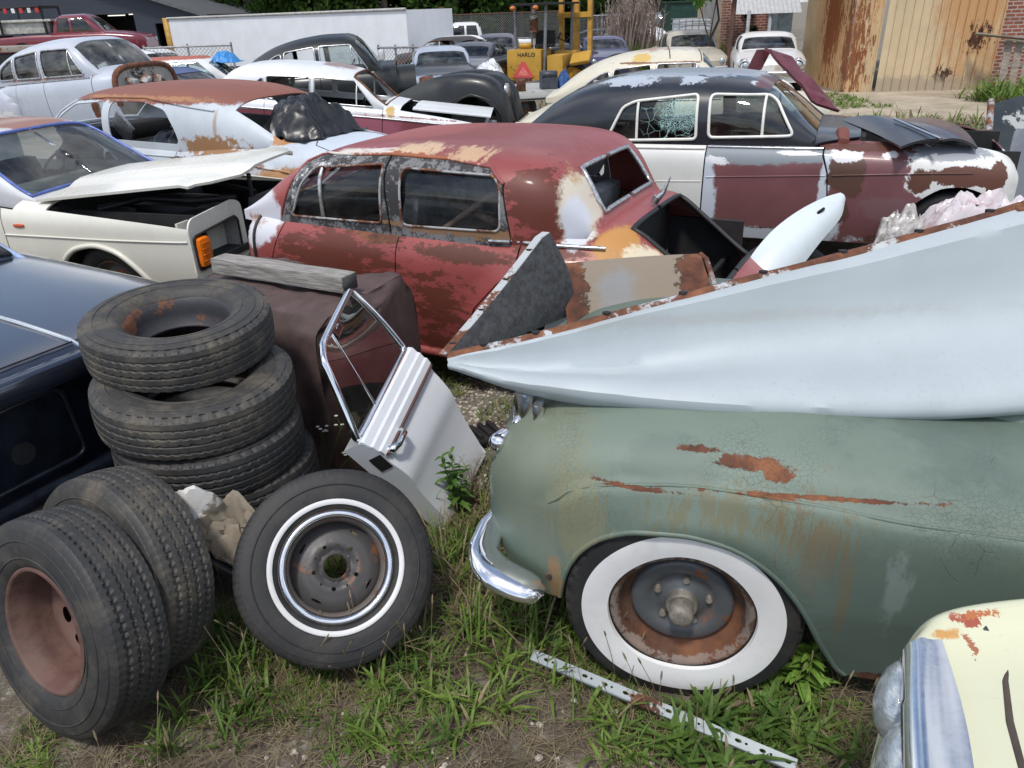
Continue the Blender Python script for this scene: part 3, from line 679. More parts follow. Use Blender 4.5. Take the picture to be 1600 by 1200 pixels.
for i in range(N_ + 1):
    s_ = 6.0 * i / N_; r = Vector([f(s_) for f in RIM]); b_ = Vector([f(s_) for f in BOT]); d = b_ - r; hgt = d.length
    t_ = Vector([RIM[k](min(6, s_ + 0.05)) - RIM[k](max(0, s_ - 0.05)) for k in range(3)]).normalized()
    nn = t_.cross(d).normalized(); nn = nn if nn.y < 0 else -nn; k = min(1.0, hgt / 0.35)
    rows.append([r + d * a + nn * (bb * k + 0.006 * noise.noise((s_ * 1.5, a * 3, 5)) + 0.003 * noise.noise((s_ * 5, a * 8, 2))) for a, bb in prof])
    up = Vector((0.0, 0.9, 0.3)); fw = 0.045 + 0.008 * noise.noise((s_ * 2, 3, 1))
    fl.append([r + Vector((0, -0.004, 0.003)), r + up * fw * 0.5 + Vector((0, 0, 0.012)), r + up * fw, r + up * (fw + 0.004) + Vector((0, 0.01, -0.05))])
fender = thing('fender', 'pale blue detached fender with rusty flange lying upside down on the green car', 'car fender')
mb = MB(); mb.grid(rows)
skin = mb.build('skin', paint('pale_blue_grey_paint', (0.39, 0.435, 0.46), 0.5, [L((0.9, 2.5, 1.25), (1.6, 0.3, 0.10), (0.34, 0.385, 0.40), ns=3, warp=0.8, soft=0.4, amt=0.5), L((1.3, 2.2, 1.1), (1.4, 0.5, 0.2), (0.33, 0.37, 0.39), ns=60, warp=1.4, thr=0.8, soft=0.1, amt=0.35), L((0.6, 2.5, 1.2), (0.9, 0.2, 0.02), (0.28, 0.27, 0.24), ns=24, warp=1.4, soft=0.6, amt=0.3)], var=0.07, dirt=0.14, dirtcol=(0.3, 0.3, 0.27), coat=0.0, bumpy=0.04, specks=0.12), fender, solid=0.006)
mb = MB(); mb.grid(fl)
for k in range(9):
    s_ = 0.5 + k * 0.62; r = Vector([f(s_) for f in RIM]); mb.tube([r + Vector((0, 0.028, 0.012)), r + Vector((0, 0.029, 0.0225))], 0.012, 10, mat=1)
mb.build('flange', [rusty('rusty_flange', (0.42, 0.44, 0.45), 0.62, 9, rough=0.8), BLACK], fender, solid=0.004)
mb = MB(); mb.rbox((1.83, 2.705, 1.44), (0.08, 0.05, 0.13), 0.02, 3, rot=(0, 0.3, 0)); mb.build('bracket', RUSTM, fender)

# inner wheel arch panels lying behind it
UNDER = paint('undercoat', (0.145, 0.125, 0.10), 0.9, [L((0.65, 3.35, 1.05), (0.5, 0.5, 0.35), (0.23, 0.19, 0.145), ns=5, warp=1.0, soft=0.25), L((0.86, 3.3, 1.08), (0.10, 0.3, 0.16), None, ns=8, warp=0.9), L((0.25, 3.3, 1.05), (0.10, 0.3, 0.16), None, ns=9, warp=0.9), L((0.5, 3.4, 1.0), (0.12, 0.3, 0.12), (0.22, 0.23, 0.24), ns=6, warp=0.8, soft=0.3, amt=0.8)], var=0.3, dirt=0.3, bumpy=0.5)
UNDER_D = simple('black_undercoat', (0.045, 0.047, 0.05), 0.9, var=0.4, ns=30, bumpy=0.8)
arch_t = thing('wheel_arch_panel', 'rusty wheel arch panel with undercoated inside, lying behind the pale blue fender', 'car panel')
rows = []
for i in range(13):
    k = i / 12; top = Vector((0.24, 3.40, 1.125)).lerp(Vector((0.885, 3.40, 1.15)), k); low = Vector((0.26, 3.02, 0.90)).lerp(Vector((0.93, 3.02, 0.93)), k)
    sag = 0.02 * sin(k * pi)
    rows.append([top + Vector((0, 0.05, -0.03)), top + Vector((0, 0.035, 0.0 + sag * .3)), top, top + Vector((0, -0.03, -0.012)), top.lerp(low, 0.3) + Vector((0, -0.005, -0.015)), top.lerp(low, 0.6) + Vector((0, 0.0, -0.025)), low])
mb = MB(); mb.grid(rows); mb.build('plate', UNDER, arch_t, solid=0.008)
mb = MB(); mb.tube([(0.885, 3.42, 1.16), (0.905, 3.38, 1.145), (0.915, 3.2, 1.05), (0.93, 3.02, 0.94)], 0.012, 8); mb.build('edge_flange', RUSTGREY, arch_t)
mb = MB(); mb.grid([[top + Vector((0, 0.02 + 0.05 * j, 0.006 - 0.004 * j)) for j in range(2)] for top in [Vector((0.24, 3.385, 1.125)).lerp(Vector((0.87, 3.385, 1.15)), k / 8) for k in range(9)]]); mb.build('top_flange', RUSTM, arch_t, solid=0.012)
side = thing('wheel_arch_panel', 'narrow grey panel edge with rusty flange rising behind the tip of the pale blue fender', 'car panel')
rows = []; fl = []
for i in range(15):
    k = i / 14; top = Vector((-0.235, 2.56, 1.075)).lerp(Vector((0.185, 3.30, 1.335)), k) + Vector((-0.02, 0, -0.035)) * sin(k * pi) + Vector((0.0, 0, -0.02 if k > 0.95 else 0))
    low = Vector((-0.20, 2.56, 1.055)).lerp(Vector((0.27, 3.25, 0.95)), min(1, k * 1.15))
    rows.append([top.lerp(low, j / 6) + Vector((0.05, 0.0, -0.03)) * sin(j / 6 * pi) * k for j in range(7)])
    fl.append([top + Vector((-0.028, 0.008, 0.002)), top + Vector((0.0, 0, 0.002)), top + Vector((0.012, -0.004, -0.03)), top + Vector((0.017, -0.005, -0.055))])
mb = MB(); mb.grid(rows); mb.build('plate', UNDER_D, side, solid=0.006)
mb = MB(); mb.grid(fl)
for k in (0.1, 0.38, 0.62, 0.84):
    top = Vector((-0.235, 2.56, 1.075)).lerp(Vector((0.185, 3.30, 1.335)), k) + Vector((-0.02, 0, -0.035)) * sin(k * pi) + Vector((-0.014, 0.004, 0.0)); mb.tube([top, top + Vector((0, 0, 0.0055))], 0.012, 8, mat=1)
mb.build('flange', [paint('grey_flange', (0.40, 0.42, 0.43), 0.6, [L((0, 2.9, 1.1), (0.6, 0.8, 0.6), None, ns=9, warp=1.3, thr=0.85), L((-0.15, 2.6, 1.09), (0.12, 0.12, 0.1), None, ns=9)], dirt=0.3), BLACK], side, solid=0.004)

# ------------------------------------------------------------------ covered box, timber, leaning door
tarp_m = simple('brown_sheet', (0.085, 0.055, 0.052), 0.75, var=0.25, ns=7, bumpy=0.25)
def cloth(corners_fn, nu, nv): return [[corners_fn(i / nu, j / nv) for j in range(nv + 1)] for i in range(nu + 1)]
bx = thing('covered_box', 'bulky box under a brown cloth sheet with a timber on top, beside the tyre stack', 'covered box')
R_ = Matrix.Rotation(radians(-27), 4, 'Z'); C_ = Vector((-1.20, 4.00, 0))
def hull(u, v):
    # wrap a rounded box: v runs from the foot of the front over the top to the back
    lx = -0.52 + 1.04 * u; path = [(-0.46, 0.0), (-0.44, 0.3), (-0.425, 0.6), (-0.40, 0.82), (-0.33, 0.90), (0, 0.925), (0.33, 0.91), (0.40, 0.8), (0.43, 0.0)]
    s_ = v * 8; i = min(7, int(s_)); k = s_ - i; y = path[i][0] + (path[i + 1][0] - path[i][0]) * k; z = path[i][1] + (path[i + 1][1] - path[i][1]) * k
    nz = noise.noise((lx * 3, y * 3, z * 3 + 5)) * 0.045 + noise.noise((lx * 9, y * 8, z * 4)) * 0.025 - 0.03 * abs(noise.noise((lx * 5 + z * 3, y * 4, z * 5 - lx * 2)))
    ridge = 0.05 * abs(sin(lx * 9 + z * 2 + noise.noise((lx * 2, z * 2, 9)) * 3)) * (1 - z) if z < 0.85 else 0
    p = Vector((lx * (1.0 + 0.06 * (1 - z)), y - (nz + ridge) * (1 if y < 0 else -1), z + nz * 0.6)); return R_ @ p + C_
mb = MB(); mb.grid(cloth(hull, 36, 60))
for sg in (-1, 1):
    rows = []
    for j in range(25):
        v = j / 24; a = hull(0 if sg < 0 else 1, v)
        mid = R_ @ Vector((sg * 0.53, 0, max(0, (R_.inverted() @ (a - C_)).z * 0.9))) + C_
        rows.append([a.lerp(mid, k / 6) + R_.to_3x3() @ Vector((sg * 0.05 * sin(k / 6 * pi / 2) + 0.02 * noise.noise((j * .4, k * .5, 3)), 0, 0)) for k in range(7)])
    mb.grid(rows)
mb.build('cloth_sheet', tarp_m, bx, merge=1e-3)
wood = simple('weathered_timber', (0.25, 0.235, 0.215), 0.85, var=0.4, ns=7, bumpy=0.6, stretch=(1.2, 14, 14))
a, b_ = Vector((-1.60, 4.16, 0.985)), Vector((-0.80, 3.725, 0.985)); d = b_ - a
pl = thing('timber', 'weathered grey timber beam lying on the brown covered box', 'timber', (a + b_) / 2, atan2(d.y, d.x)); pl.rotation_euler = (0, 0, atan2(d.y, d.x))
mb = MB(); mb.rbox((0, 0, 0), (d.length, 0.115, 0.085), 0.006, 10, fn=lambda q: (q.x + 0.004 * noise.noise((q.y * 40, q.z * 40, 1)), q.y + 0.004 * noise.noise((q.x * 5, q.z * 9, 2)), q.z + 0.004 * noise.noise((q.x * 5, q.y * 9, 7)))); mb.build('beam', wood, pl)
mb = MB(); mb.box((d.length / 2 + 0.004, 0, 0), (0.004, 0.105, 0.078)); mb.build('end_grain', simple('dark_end_grain', (0.05, 0.05, 0.048), 0.9, ns=30), pl)
# door: local u along its length, v up from the sill, w outward
near_b, far_b = Vector((-0.335, 2.98, 0.03)), Vector((-0.17, 3.58, 0.04)); belt_n, belt_f = Vector((-0.675, 2.855, 0.545)), Vector((-0.545, 3.70, 0.625))
dr = thing('scrap_door', 'white car door with chrome window frame leaning against the brown covered box', 'car door')
U_ = (far_b - near_b).normalized(); V_ = ((belt_n - near_b) + (belt_f - far_b)).normalized(); Wn = U_.cross(V_).normalized(); Wn = -Wn if Wn.y > 0 else Wn
if Wn.z < 0: Wn = -Wn
def dp(u, v, w_=0.0):
    return near_b.lerp(far_b, u).lerp(belt_n.lerp(belt_f, u), v) + Wn * w_
wh = paint('white_door_paint', (0.74, 0.77, 0.80), 0.33, [L((-0.45, 3.3, 0.45), (0.5, 0.8, 0.5), (0.66, 0.69, 0.72), ns=5, warp=0.9, soft=0.4, amt=0.4)], var=0.05, dirt=0.06, coat=0.2)
dsec = pch([(-0.05, 0.0), (0.0, 0.01), (0.10, 0.022), (0.25, 0.03), (0.42, 0.046), (0.56, 0.066), (0.68, 0.060), (0.76, 0.052), (0.80, 0.058), (0.9, 0.05), (1.0, 0.03)])
rows = [[dp(u, v, dsec(v)) for v in np.linspace(-0.02, 0.80, 26)] for u in np.linspace(0, 1, 18)]
mb = MB(); mb.grid(rows); mb.build('skin', wh, dr, solid=0.008)
rows = [[dp(u, v, dsec(v) + k) for v, k in ((0.80, 0), (0.815, 0.012), (0.86, 0.014), (0.875, 0.004), (0.92, 0.006), (0.935, -0.002), (0.985, 0.0), (1.0, -0.02))] for u in np.linspace(0, 1, 10)]
mb = MB(); mb.grid(rows); mb.build('waist_rail', wh, dr, solid=0.008, sharp=30)
mb = MB(); mb.tube([dp(u, 0.80, 0.066) for u in np.linspace(0.02, 0.99, 12)], 0.008, 8); mb.build('trim_strip', paint('worn_strip', (0.4, 0.36, 0.33), 0.3, [L((-0.5, 3.3, 0.6), (0.5, 0.6, 0.5), (0.2, 0.08, 0.05), ns=6, warp=1.0, amt=0.8)], metal=0.6), dr)
mb = MB(); mb.tube([dp(0.07, 0.81, 0.05), dp(0.05, 0.80, 0.09), dp(0.09, 0.79, 0.105), dp(0.2, 0.79, 0.105), dp(0.24, 0.80, 0.085), dp(0.24, 0.81, 0.05)], [0.016, 0.02, 0.014, 0.016, 0.012, 0.008], 8); mb.build('handle', CHROME, dr)
edge = [[dp(0, v, w_) for w_ in (dsec(v), -0.05, -0.075)] for v in np.linspace(-0.02, 1.0, 22)]
mb = MB(); mb.grid(edge); mb.grid([[dp(u, v, -0.075) for v in np.linspace(-.02, 1, 6)] for u in np.linspace(0, 1, 4)]); mb.grid([[dp(1, v, w_) for w_ in (0.02, -0.075)] for v in np.linspace(0, 1.0, 6)])
sh_ = mb.build('door_shell', wh, dr, smooth=False)
mb = MB(); mb.add([dp(-0.004, v, w_) for v, w_ in ((0.70, 0.05), (0.84, 0.05), (0.84, -0.02), (0.70, -0.02))], [(0, 1, 2, 3)]); mb.build('latch_recess', BLACK, sh_, smooth=False)
wq = [belt_n + Wn * 0.0, Vector((-0.80, 2.985, 0.905)), Vector((-0.80, 3.09, 0.965)), Vector((-0.79, 3.66, 0.97)), belt_f + Wn * 0.0]
wq[0] = dp(0.02, 1.0, 0.0); wq[4] = dp(0.98, 1.0, 0.0)
def wpt(u, k):
    lo = wq[0].lerp(wq[4], u); hi = wq[1].lerp(wq[3], u); return lo.lerp(hi, k) + Vector((0.0, 0, 0.02 * sin(k * pi)))
fr = rounded([(0.0, 0.0), (0.0, 0.96), (0.10, 1.06), (1.0, 1.0), (1.0, 0.0)], 0.06)
mb = MB(); mb.tube([wpt(u, k) for u, k in densify(fr, 0.1)], 0.018, 8, closed=True); mb.tube([wpt(0.34, 0), wpt(0.30, 1.03)], 0.010, 8); mb.build('window_frame', CHROME, dr)
v, f = cdt(densify(fr, 0.1), [], 0.15); mb = MB(); mb.add([wpt(u, k) for u, k in v], f); mb.build('window_pane', glass('smoky_glass', (0.16, 0.14, 0.14), 0.05, refl=1.8), dr)

# crumpled panel and bar in front of the stack
tp = thing('crumpled_padding', 'torn crumpled sheet of padding and tin wedged before the tyre stack', 'scrap panel')
rows = []
for i in range(25):
    r = []
    for j in range(19):
        u, v = i / 24, j / 18
        p = Vector((-1.27, 2.40, 0.66)).lerp(Vector((-0.96, 2.40, 0.53)), u).lerp(Vector((-1.20, 2.32, 0.44)).lerp(Vector((-1.01, 2.30, 0.34)), u), v)
        p.z += 0.06 * noise.noise((u * 5, v * 5, 2)) + 0.02 * noise.noise((u * 14, v * 12, 4)) + 0.05 * math.exp(-((u - 0.3) / 0.12)**2) * (1 - v)**2; p.y -= 0.05 * sin(u * 7) * (1 - v)
        p.x += 0.03 * noise.noise((u * 6, v * 9, 8)); r.append(p)
    rows.append(r)
mb = MB(); mb.grid(rows); mb.build('padding', paint('padding', (0.22, 0.185, 0.14), 0.95, [L((-1.20, 2.38, 0.66), (0.09, 0.2, 0.09), (0.55, 0.54, 0.52), ns=8, warp=1.0), L((-1.1, 2.5, 0.3), (0.3, 0.3, 0.3), (0.10, 0.07, 0.05), ns=7, warp=1.3, thr=0.6)], bumpy=0.5, dirt=0.4), tp, solid=0.01)
mb = MB(); mb.tube([(-1.38, 2.56, 0.27), (-1.02, 2.36, 0.20)], 0.02, 10); tag(mb.build('bar', rusty('dark_bar', (0.05, 0.052, 0.055), 0.15, rough=0.5), None), 'dark metal bar lying between the leaning tyres and the chrome ringed wheel', 'metal bar')
# slotted rail on the grass
a, b_ = Vector((0.03, 2.10, 0.05)), Vector((0.83, 1.60, 0.055)); ln = (b_ - a).length
rl = thing('slotted_rail', 'pale grey slotted steel rail lying in the grass by the whitewall wheel', 'metal rail', a, 0); rl.rotation_euler = (0.5, -atan2(b_.z - a.z, ln), atan2((b_ - a).y, (b_ - a).x))
hol = []
for k in range(12):
    x = 0.06 + k * 0.078; hol.append([(x + 0.011 * cos(t), 0.018 + 0.006 * sin(t)) for t in np.linspace(0, 2 * pi, 10, endpoint=False)]); hol.append([(x + 0.026 + 0.005 * cos(t), 0.018 + 0.004 * sin(t)) for t in np.linspace(0, 2 * pi, 8, endpoint=False)])
v, f = cdt(densify([(0, 0), (ln, 0), (ln, 0.036), (0, 0.036)], 0.03), hol, 0.02); mb = MB(); mb.add([(x, y, 0.004 * sin(x * 5)) for x, y in v], f)
mb.grid([[(x, y, z) for y, z in ((0.0, 0.0), (-0.002, -0.018))] for x in np.linspace(0, ln, 6)]); mb.build('rail', paint('galvanised_rail', (0.30, 0.34, 0.35), 0.5, [L((0.45, 0, 0), (0.10, 0.2, 0.2), None, ns=14, warp=1.2, thr=0.5)], dirt=0.3, metal=0.1), rl, solid=0.003, smooth=False)
# ------------------------------------------------------------------ shared car pieces
def car_wheel(parent, x, y, z=0.36, R=0.37, w=0.2, axis=-1, rimmat=None, tyremat=None, flat=False, name='wheel', white=None):
    b = MB(); b.lathe([(R * 0.60, w * 0.38), (R * 0.585, w * 0.44), (R * 0.55, w * 0.36), (R * 0.53, w * 0.12), (R * 0.42, w * 0.10), (R * 0.30, w * 0.2), (R * 0.16, w * 0.22), (0.0, w * 0.26)], 28)
    o = b.build(name, rimmat or DARKSTEEL, parent, loc=(x, y, z), rot=(pi / 2 if axis < 0 else -pi / 2, 0, 0))
    b = MB(); prof = [(R * 0.59, w * 0.3), (R * 0.62, w * 0.42), (R * 0.78, w * 0.5), (R * 0.92, w * 0.46), (R * 0.985, w * 0.36), (R, w * 0.1), (R, -w * 0.1), (R * 0.985, -w * 0.36), (R * 0.92, -w * 0.46), (R * 0.78, -w * 0.5), (R * 0.62, -w * 0.42), (R * 0.59, -w * 0.3)]
    b.lathe(prof, 36, closed=True); b.build('tyre', tyremat or RUBBER_BLACK, o)
    return o
def seat(parent, x, y, z, wd, mat, back=1, name='seat', tilt=0.18, hgt=0.55):
    mb = MB(); mb.rbox((x, y, z), (0.5, wd, 0.18), 0.07, 4); mb.rbox((x - back * 0.27, y, z + hgt * 0.5), (0.15, wd, hgt), 0.07, 5, rot=(0, -back * tilt, 0))
    return mb.build(name, mat, parent)
def steering(parent, x, y, z, fwd=1, r=0.2):
    mb = MB(); c = Vector((x, y, z)); ax = Vector((-fwd * 0.85, 0, 0.5)).normalized(); u = Vector((0, 1, 0)); v = ax.cross(u)
    mb.tube([c + (u * cos(t) + v * sin(t)) * r for t in np.linspace(0, 2 * pi, 28, endpoint=False)], 0.012, 6, closed=True)
    for t in (0.3, pi - 0.3, -pi / 2): mb.tube([c - ax * 0.03, c + (u * cos(t) + v * sin(t)) * r], 0.009, 5)
    mb.tube([c, c - ax * 0.5], 0.02, 6); return mb.build('steering_wheel', BLACK, parent)
def dashboard(parent, x, y0, y1, z, fwd=1, mat=None):
    mb = MB(); mb.rbox((x, (y0 + y1) / 2, z), (0.34, y1 - y0, 0.22), 0.07, 5); return mb.build('dashboard', mat or DASH, parent)
def z_of(c, x): return c.zb(x)
def root_at(p0, yawd, Wd):
    y = radians(yawd); return (p0[0] - sin(y) * Wd, p0[1] + cos(y) * Wd, 0), y
RED = (0.275, 0.062, 0.056)

GLASS_RED = glass('dusty_clear_glass', (0.82, 0.86, 0.86), 0.05, refl=0.8)
# ------------------------------------------------------------------ rusty red saloon in the middle
loc, yw = root_at((-1.45, 4.94), -28.2, 0.88)
red_t = thing('red_car', 'rusty matt red old saloon with peeling window frames and no boot lid', 'car', loc, yw)
ST = (1.0, 1.0, 3.2)
redp = paint('rusted_red_paint', RED, 0.42, [
    L((0.40, -0.9, 0.80), (0.55, 0.4, 0.24), (0.115, 0.026, 0.014), ns=5, st=ST, warp=1.5, soft=0.12, thr=0.15),
    L((0.45, -0.9, 0.55), (0.45, 0.4, 0.25), (0.13, 0.03, 0.018), ns=6, st=(1.5, 1, 1.2), warp=1.3, soft=0.15, thr=0.25),
    L((0.72, -0.9, 0.98), (0.18, 0.3, 0.05), None, ns=8, st=ST, warp=1.2),
    L((1.15, -0.9, 0.62), (0.30, 0.4, 0.3), (0.12, 0.03, 0.018), ns=7, st=(1, 1, 2.6), warp=1.5, soft=0.12, thr=0.4),
    L((1.35, -0.9, 0.93), (0.4, 0.4, 0.05), (0.10, 0.03, 0.016), ns=8, st=(1, 1, 2), warp=1.2, soft=0.1, thr=0.1),
    L((1.25, -0.9, 0.33), (0.4, 0.4, 0.06), (0.14, 0.035, 0.02), ns=9, warp=1.3, soft=0.1, thr=0.1),
    L((1.80, -0.8, 1.22), (0.22, 0.5, 0.24), (0.115, 0.024, 0.014), ns=4.5, st=(1, 1, 2.2), warp=1.3, soft=0.06, thr=0.12),
    L((1.90, -0.8, 1.00), (0.26, 0.5, 0.10), (0.12, 0.026, 0.015), ns=6, st=(1, 1, 2.6), warp=1.5, soft=0.08, thr=0.2),
    L((1.2, -0.1, 1.64), (1.2, 0.75, 0.22), (0.18, 0.045, 0.038), ns=2.5, warp=0.6, soft=0.3, amt=0.7),
    L((0.5, 0.1, 1.56), (0.42, 0.5, 0.2), (0.31, 0.085, 0.075), ns=2.5, warp=0.5, soft=0.15, amt=0.8),
    L((0.50, -0.68, 1.435), (0.5, 0.13, 0.036), (0.60, 0.55, 0.50), ns=9, st=(0.5, 1.5, 1), warp=1.3, soft=0.2),
    L((0.90, -0.60, 1.455), (0.15, 0.16, 0.05), (0.58, 0.42, 0.26), ns=13, st=(1.5, .5, 1), warp=1.7, soft=0.3, amt=0.85),
    L((1.30, -0.60, 1.455), (0.13, 0.13, 0.04), (0.55, 0.37, 0.22), ns=14, st=(1.5, .5, 1), warp=1.8, soft=0.3, amt=0.8),
    L((0.85, -0.70, 1.43), (0.3, 0.10, 0.03), (0.30, 0.09, 0.035), ns=8, warp=1.4, soft=0.15, thr=0.15),
    L((1.97, -0.62, 1.27), (0.105, 0.24, 0.36), (0.56, 0.50, 0.41), ns=6, warp=0.8, soft=0.2),
    L((1.97, -0.68, 1.13), (0.075, 0.16, 0.17), (0.54, 0.56, 0.62), ns=6, warp=0.8, soft=0.25),
    L((1.93, -0.52, 1.42), (0.09, 0.2, 0.12), (0.42, 0.25, 0.10), ns=7, st=(1, 1, 0.5), warp=1.2, soft=0.25, thr=0.15, amt=0.8),
    L((2.20, -0.64, 1.00), (0.13, 0.22, 0.13), (0.45, 0.22, 0.06), ns=5, warp=0.7, soft=0.2),
    L((2.38, -0.62, 0.86), (0.20, 0.2, 0.15), (0.64, 0.56, 0.40), ns=6, st=(1, 1, .5), warp=0.9, soft=0.2),
    L((-0.34, -0.80, 1.02), (0.27, 0.6, 0.20), (0.60, 0.60, 0.64), ns=4, warp=0.4, soft=0.08),
    L((-0.35, -0.85, 0.98), (0.14, 0.3, 0.05), (0.40, 0.25, 0.2), ns=12, warp=1.2, soft=0.2, thr=0.3)], var=0.12, dirt=0.12, dirtcol=(0.11, 0.03, 0.02), coat=0.12, bumpy=0.05)
peel = paint('peeling_black_and_primer', (0.17, 0.17, 0.175), 0.6, [
    L((0.8, -0.85, 1.25), (1.6, 0.6, 0.6), (0.03, 0.03, 0.031), ns=13, warp=1.5, soft=0.12, thr=0.55),
    L((0.3, -0.9, 1.3), (0.5, 0.4, 0.35), (0.58, 0.58, 0.58), ns=24, warp=1.6, soft=0.1, thr=0.72),
    L((1.3, -0.9, 1.06), (0.6, 0.4, 0.05), (0.22, 0.12, 0.06), ns=14, st=ST, warp=1.3, soft=0.1, thr=0.2),
    L((0.94, -0.9, 1.25), (0.03, 0.4, 0.10), None, ns=12, warp=0.9)], dirt=0.3, bumpy=0.15)
C = Car(red_t, [(-0.47, 0.94), (-0.44, 1.02), (-0.36, 1.05), (-0.2, 1.083), (0, 1.095), (2.0, 1.095), (2.14, 1.10), (2.24, 1.07), (2.4, 0.96), (2.62, 0.80), (2.85, 0.66)],
        [(-0.47, 0.70), (-0.44, 0.77), (-0.36, 0.83), (-0.2, 0.87), (0, 0.88), (1.65, 0.88), (1.95, 0.83), (2.2, 0.75), (2.5, 0.66), (2.85, 0.52)], 0.27, [(1.9, 0.70), (2.3, 0.62), (2.85, 0.45)], 4.0, 1.01,
        [(-0.50, 1.02), (-0.3, 1.15), (0.0, 1.345), (0.2, 1.425), (0.45, 1.46), (0.8, 1.482), (1.2, 1.490), (1.5, 1.482), (1.7, 1.46), (1.84, 1.405), (1.93, 1.31), (2.02, 1.17), (2.13, 1.02)],
        [(-0.50, 0.70), (0, 0.80), (1.5, 0.81), (1.75, 0.775), (1.9, 0.69), (2.0, 0.61), (2.13, 0.50)], 4.6, bul=[(1.98, 0.35, 0.72, 0.62, 0.05)])
fw = rounded([(0.035, 1.04), (0.136, 1.25), (0.225, 1.343), (0.76, 1.39), (0.75, 1.054)], 0.03); rw = rounded([(0.90, 1.055), (0.897, 1.379), (1.515, 1.37), (1.566, 1.31), (1.569, 1.074)], 0.05)
doorz = [(-0.12, 0.97), (-0.075, 1.01), (0.092, 1.355), (0.215, 1.405), (0.763, 1.432), (1.185, 1.430), (1.48, 1.405), (1.582, 1.33), (1.645, 0.97)]
ws = [(-0.43, 10.46), (-0.43, 11.2), (0.08, 11.2), (0.08, 10.52)]
rwn = [(1.88, 10.68), (1.88, 11.2), (2.04, 11.2), (2.04, 10.58)]
C.panel('roof', 'C', [(-0.50, 9.0), (-0.50, 11), (2.13, 11), (2.13, 9.0)], redp, [doorz, ws, rwn], res=0.055)
for nm, out, hole in (('front_door_frame', [(-0.065, 0.97), (-0.068, 1.01), (0.097, 1.35), (0.217, 1.40), (0.768, 1.427), (0.81, 0.97)], fw), ('rear_door_frame', [(0.825, 0.97), (0.782, 1.427), (1.185, 1.425), (1.475, 1.40), (1.574, 1.325), (1.636, 0.97)], rw)):
    C.panel(nm, 'C', out, peel, [hole], res=0.05, off=0.004)
C.panel('front_glass', 'C', fw, GLASS_RED, off=-0.02, solid=None); C.panel('rear_glass', 'C', rw, GLASS_RED, off=-0.02, solid=None)
C.panel('windscreen', 'C', ws, GLASS, off=-0.02, solid=None)
C.trim('window_surround', 'C', [fw, rw], RUSTGREY, 0.008, 0.004); C.trim('vent_bar', 'C', [[(0.29, 1.05), (0.28, 1.35)]], DULLCHROME, 0.014, -0.004, closed=False)
C.trim('rain_gutter', 'C', [doorz[1:-1]], redp, 0.011, 0.006, closed=False)
C.trim('rear_window_surround', 'C', [[(1.88, 10.97), (1.88, 10.68), (2.04, 10.58), (2.04, 10.97)]], DULLCHROME, 0.016, 0.004, closed=False)
C.panel('front_body', 'B', [(-0.47, 0.3), (-0.155, 0.275), (-0.14, 0.6), (-0.13, 0.78), (-0.045, 0.97), (-0.03, 10.50), (-0.24, 10.55), (-0.24, 11), (-0.47, 11)], redp, res=0.05)
C.cap('nose_panel', 'B', -0.465, BLACK)
C.trim('cowl_edge', 'B', [[(-0.30, 0.35), (-0.30, 0.95), (-0.30, 10.7)]], SEAL, 0.012, 0.004, closed=False)
C.panel('front_door', 'B', [(-0.14, 0.285), (-0.128, 0.6), (-0.118, 0.78), (-0.034, 0.97), (-0.018, 10.50), (0.875, 10.50), (0.838, 0.285)], redp, res=0.07, off=0.003)
C.panel('rear_door', 'B', [(0.846, 0.285), (0.883, 10.50), (1.682, 10.50), (1.685, 0.89), (1.58, 0.80), (1.42, 0.63), (1.32, 0.40), (1.31, 0.285)], redp, res=0.07, off=0.003)
C.panel('rear_body', 'B', [(1.32, 0.28), (1.33, 0.40), (1.43, 0.63), (1.588, 0.80), (1.694, 0.888), (1.69, 10.50), (2.03, 10.52), (2.03, 11), (2.85, 11), (2.85, 0.35), (2.4, 0.3), (2.35, 0.5), (2.2, 0.66), (2.0, 0.70), (1.82, 0.66), (1.68, 0.5), (1.62, 0.28)], redp, [[(2.225, 10.64), (2.225, 11.3), (2.72, 11.3), (2.72, 10.60)]], res=0.055)
C.trim('boot_gutter', 'B', [[(2.225, 10.98), (2.225, 10.64), (2.72, 10.60), (2.72, 10.98)]], SEAL, 0.016, 0.002, closed=False)
C.cap('tail_panel', 'B', 2.845, redp)
C.trim('waist_moulding', 'B', [[(0.89, 1.005), (1.68, 1.012)], [(1.70, 1.012), (2.15, 1.0)]], DULLCHROME, 0.013, 0.008, closed=False)
C.trim('handle', 'B', [[(1.50, 0.995), (1.63, 1.0)]], DULLCHROME, 0.013, 0.03, closed=False)
C.trim('sill_board', 'B', [[(-0.2, 0.265), (1.4, 0.262)]], redp, 0.03, 0.01, closed=False)
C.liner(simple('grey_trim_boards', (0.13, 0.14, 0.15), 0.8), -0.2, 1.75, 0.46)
mb = MB(); mb.box((2.45, 0, 0.45), (0.7, 1.1, 0.04)); mb.box((2.12, 0, 0.75), (0.03, 1.1, 0.6)); mb.box((2.78, 0, 0.5), (0.03, 1.0, 0.2))
for sg in (-1, 1): mb.box((2.38, sg * 0.60, 0.68), (0.5, 0.03, 0.42))
for k in range(3): mb.box((2.3 + 0.12 * k, 0.2, 0.60 + 0.02 * k), (0.03, 0.9, 0.03))
mb.build('boot_lining', BLACK, red_t, smooth=False)
mb = MB(); mb.tube([(2.20, 0.0, 1.11), (2.22, 0.0, 1.15)], 0.025, 8); mb.tube([(2.22, 0, 1.14), (2.25, 0.01, 1.17), (2.29, 0.015, 1.27)], [0.022, 0.014, 0.003], 8); mb.build('boot_hinge', DULLCHROME, red_t)
SEAT_GREY = simple('faded_grey_seat', (0.21, 0.22, 0.235), 0.7, var=0.3)
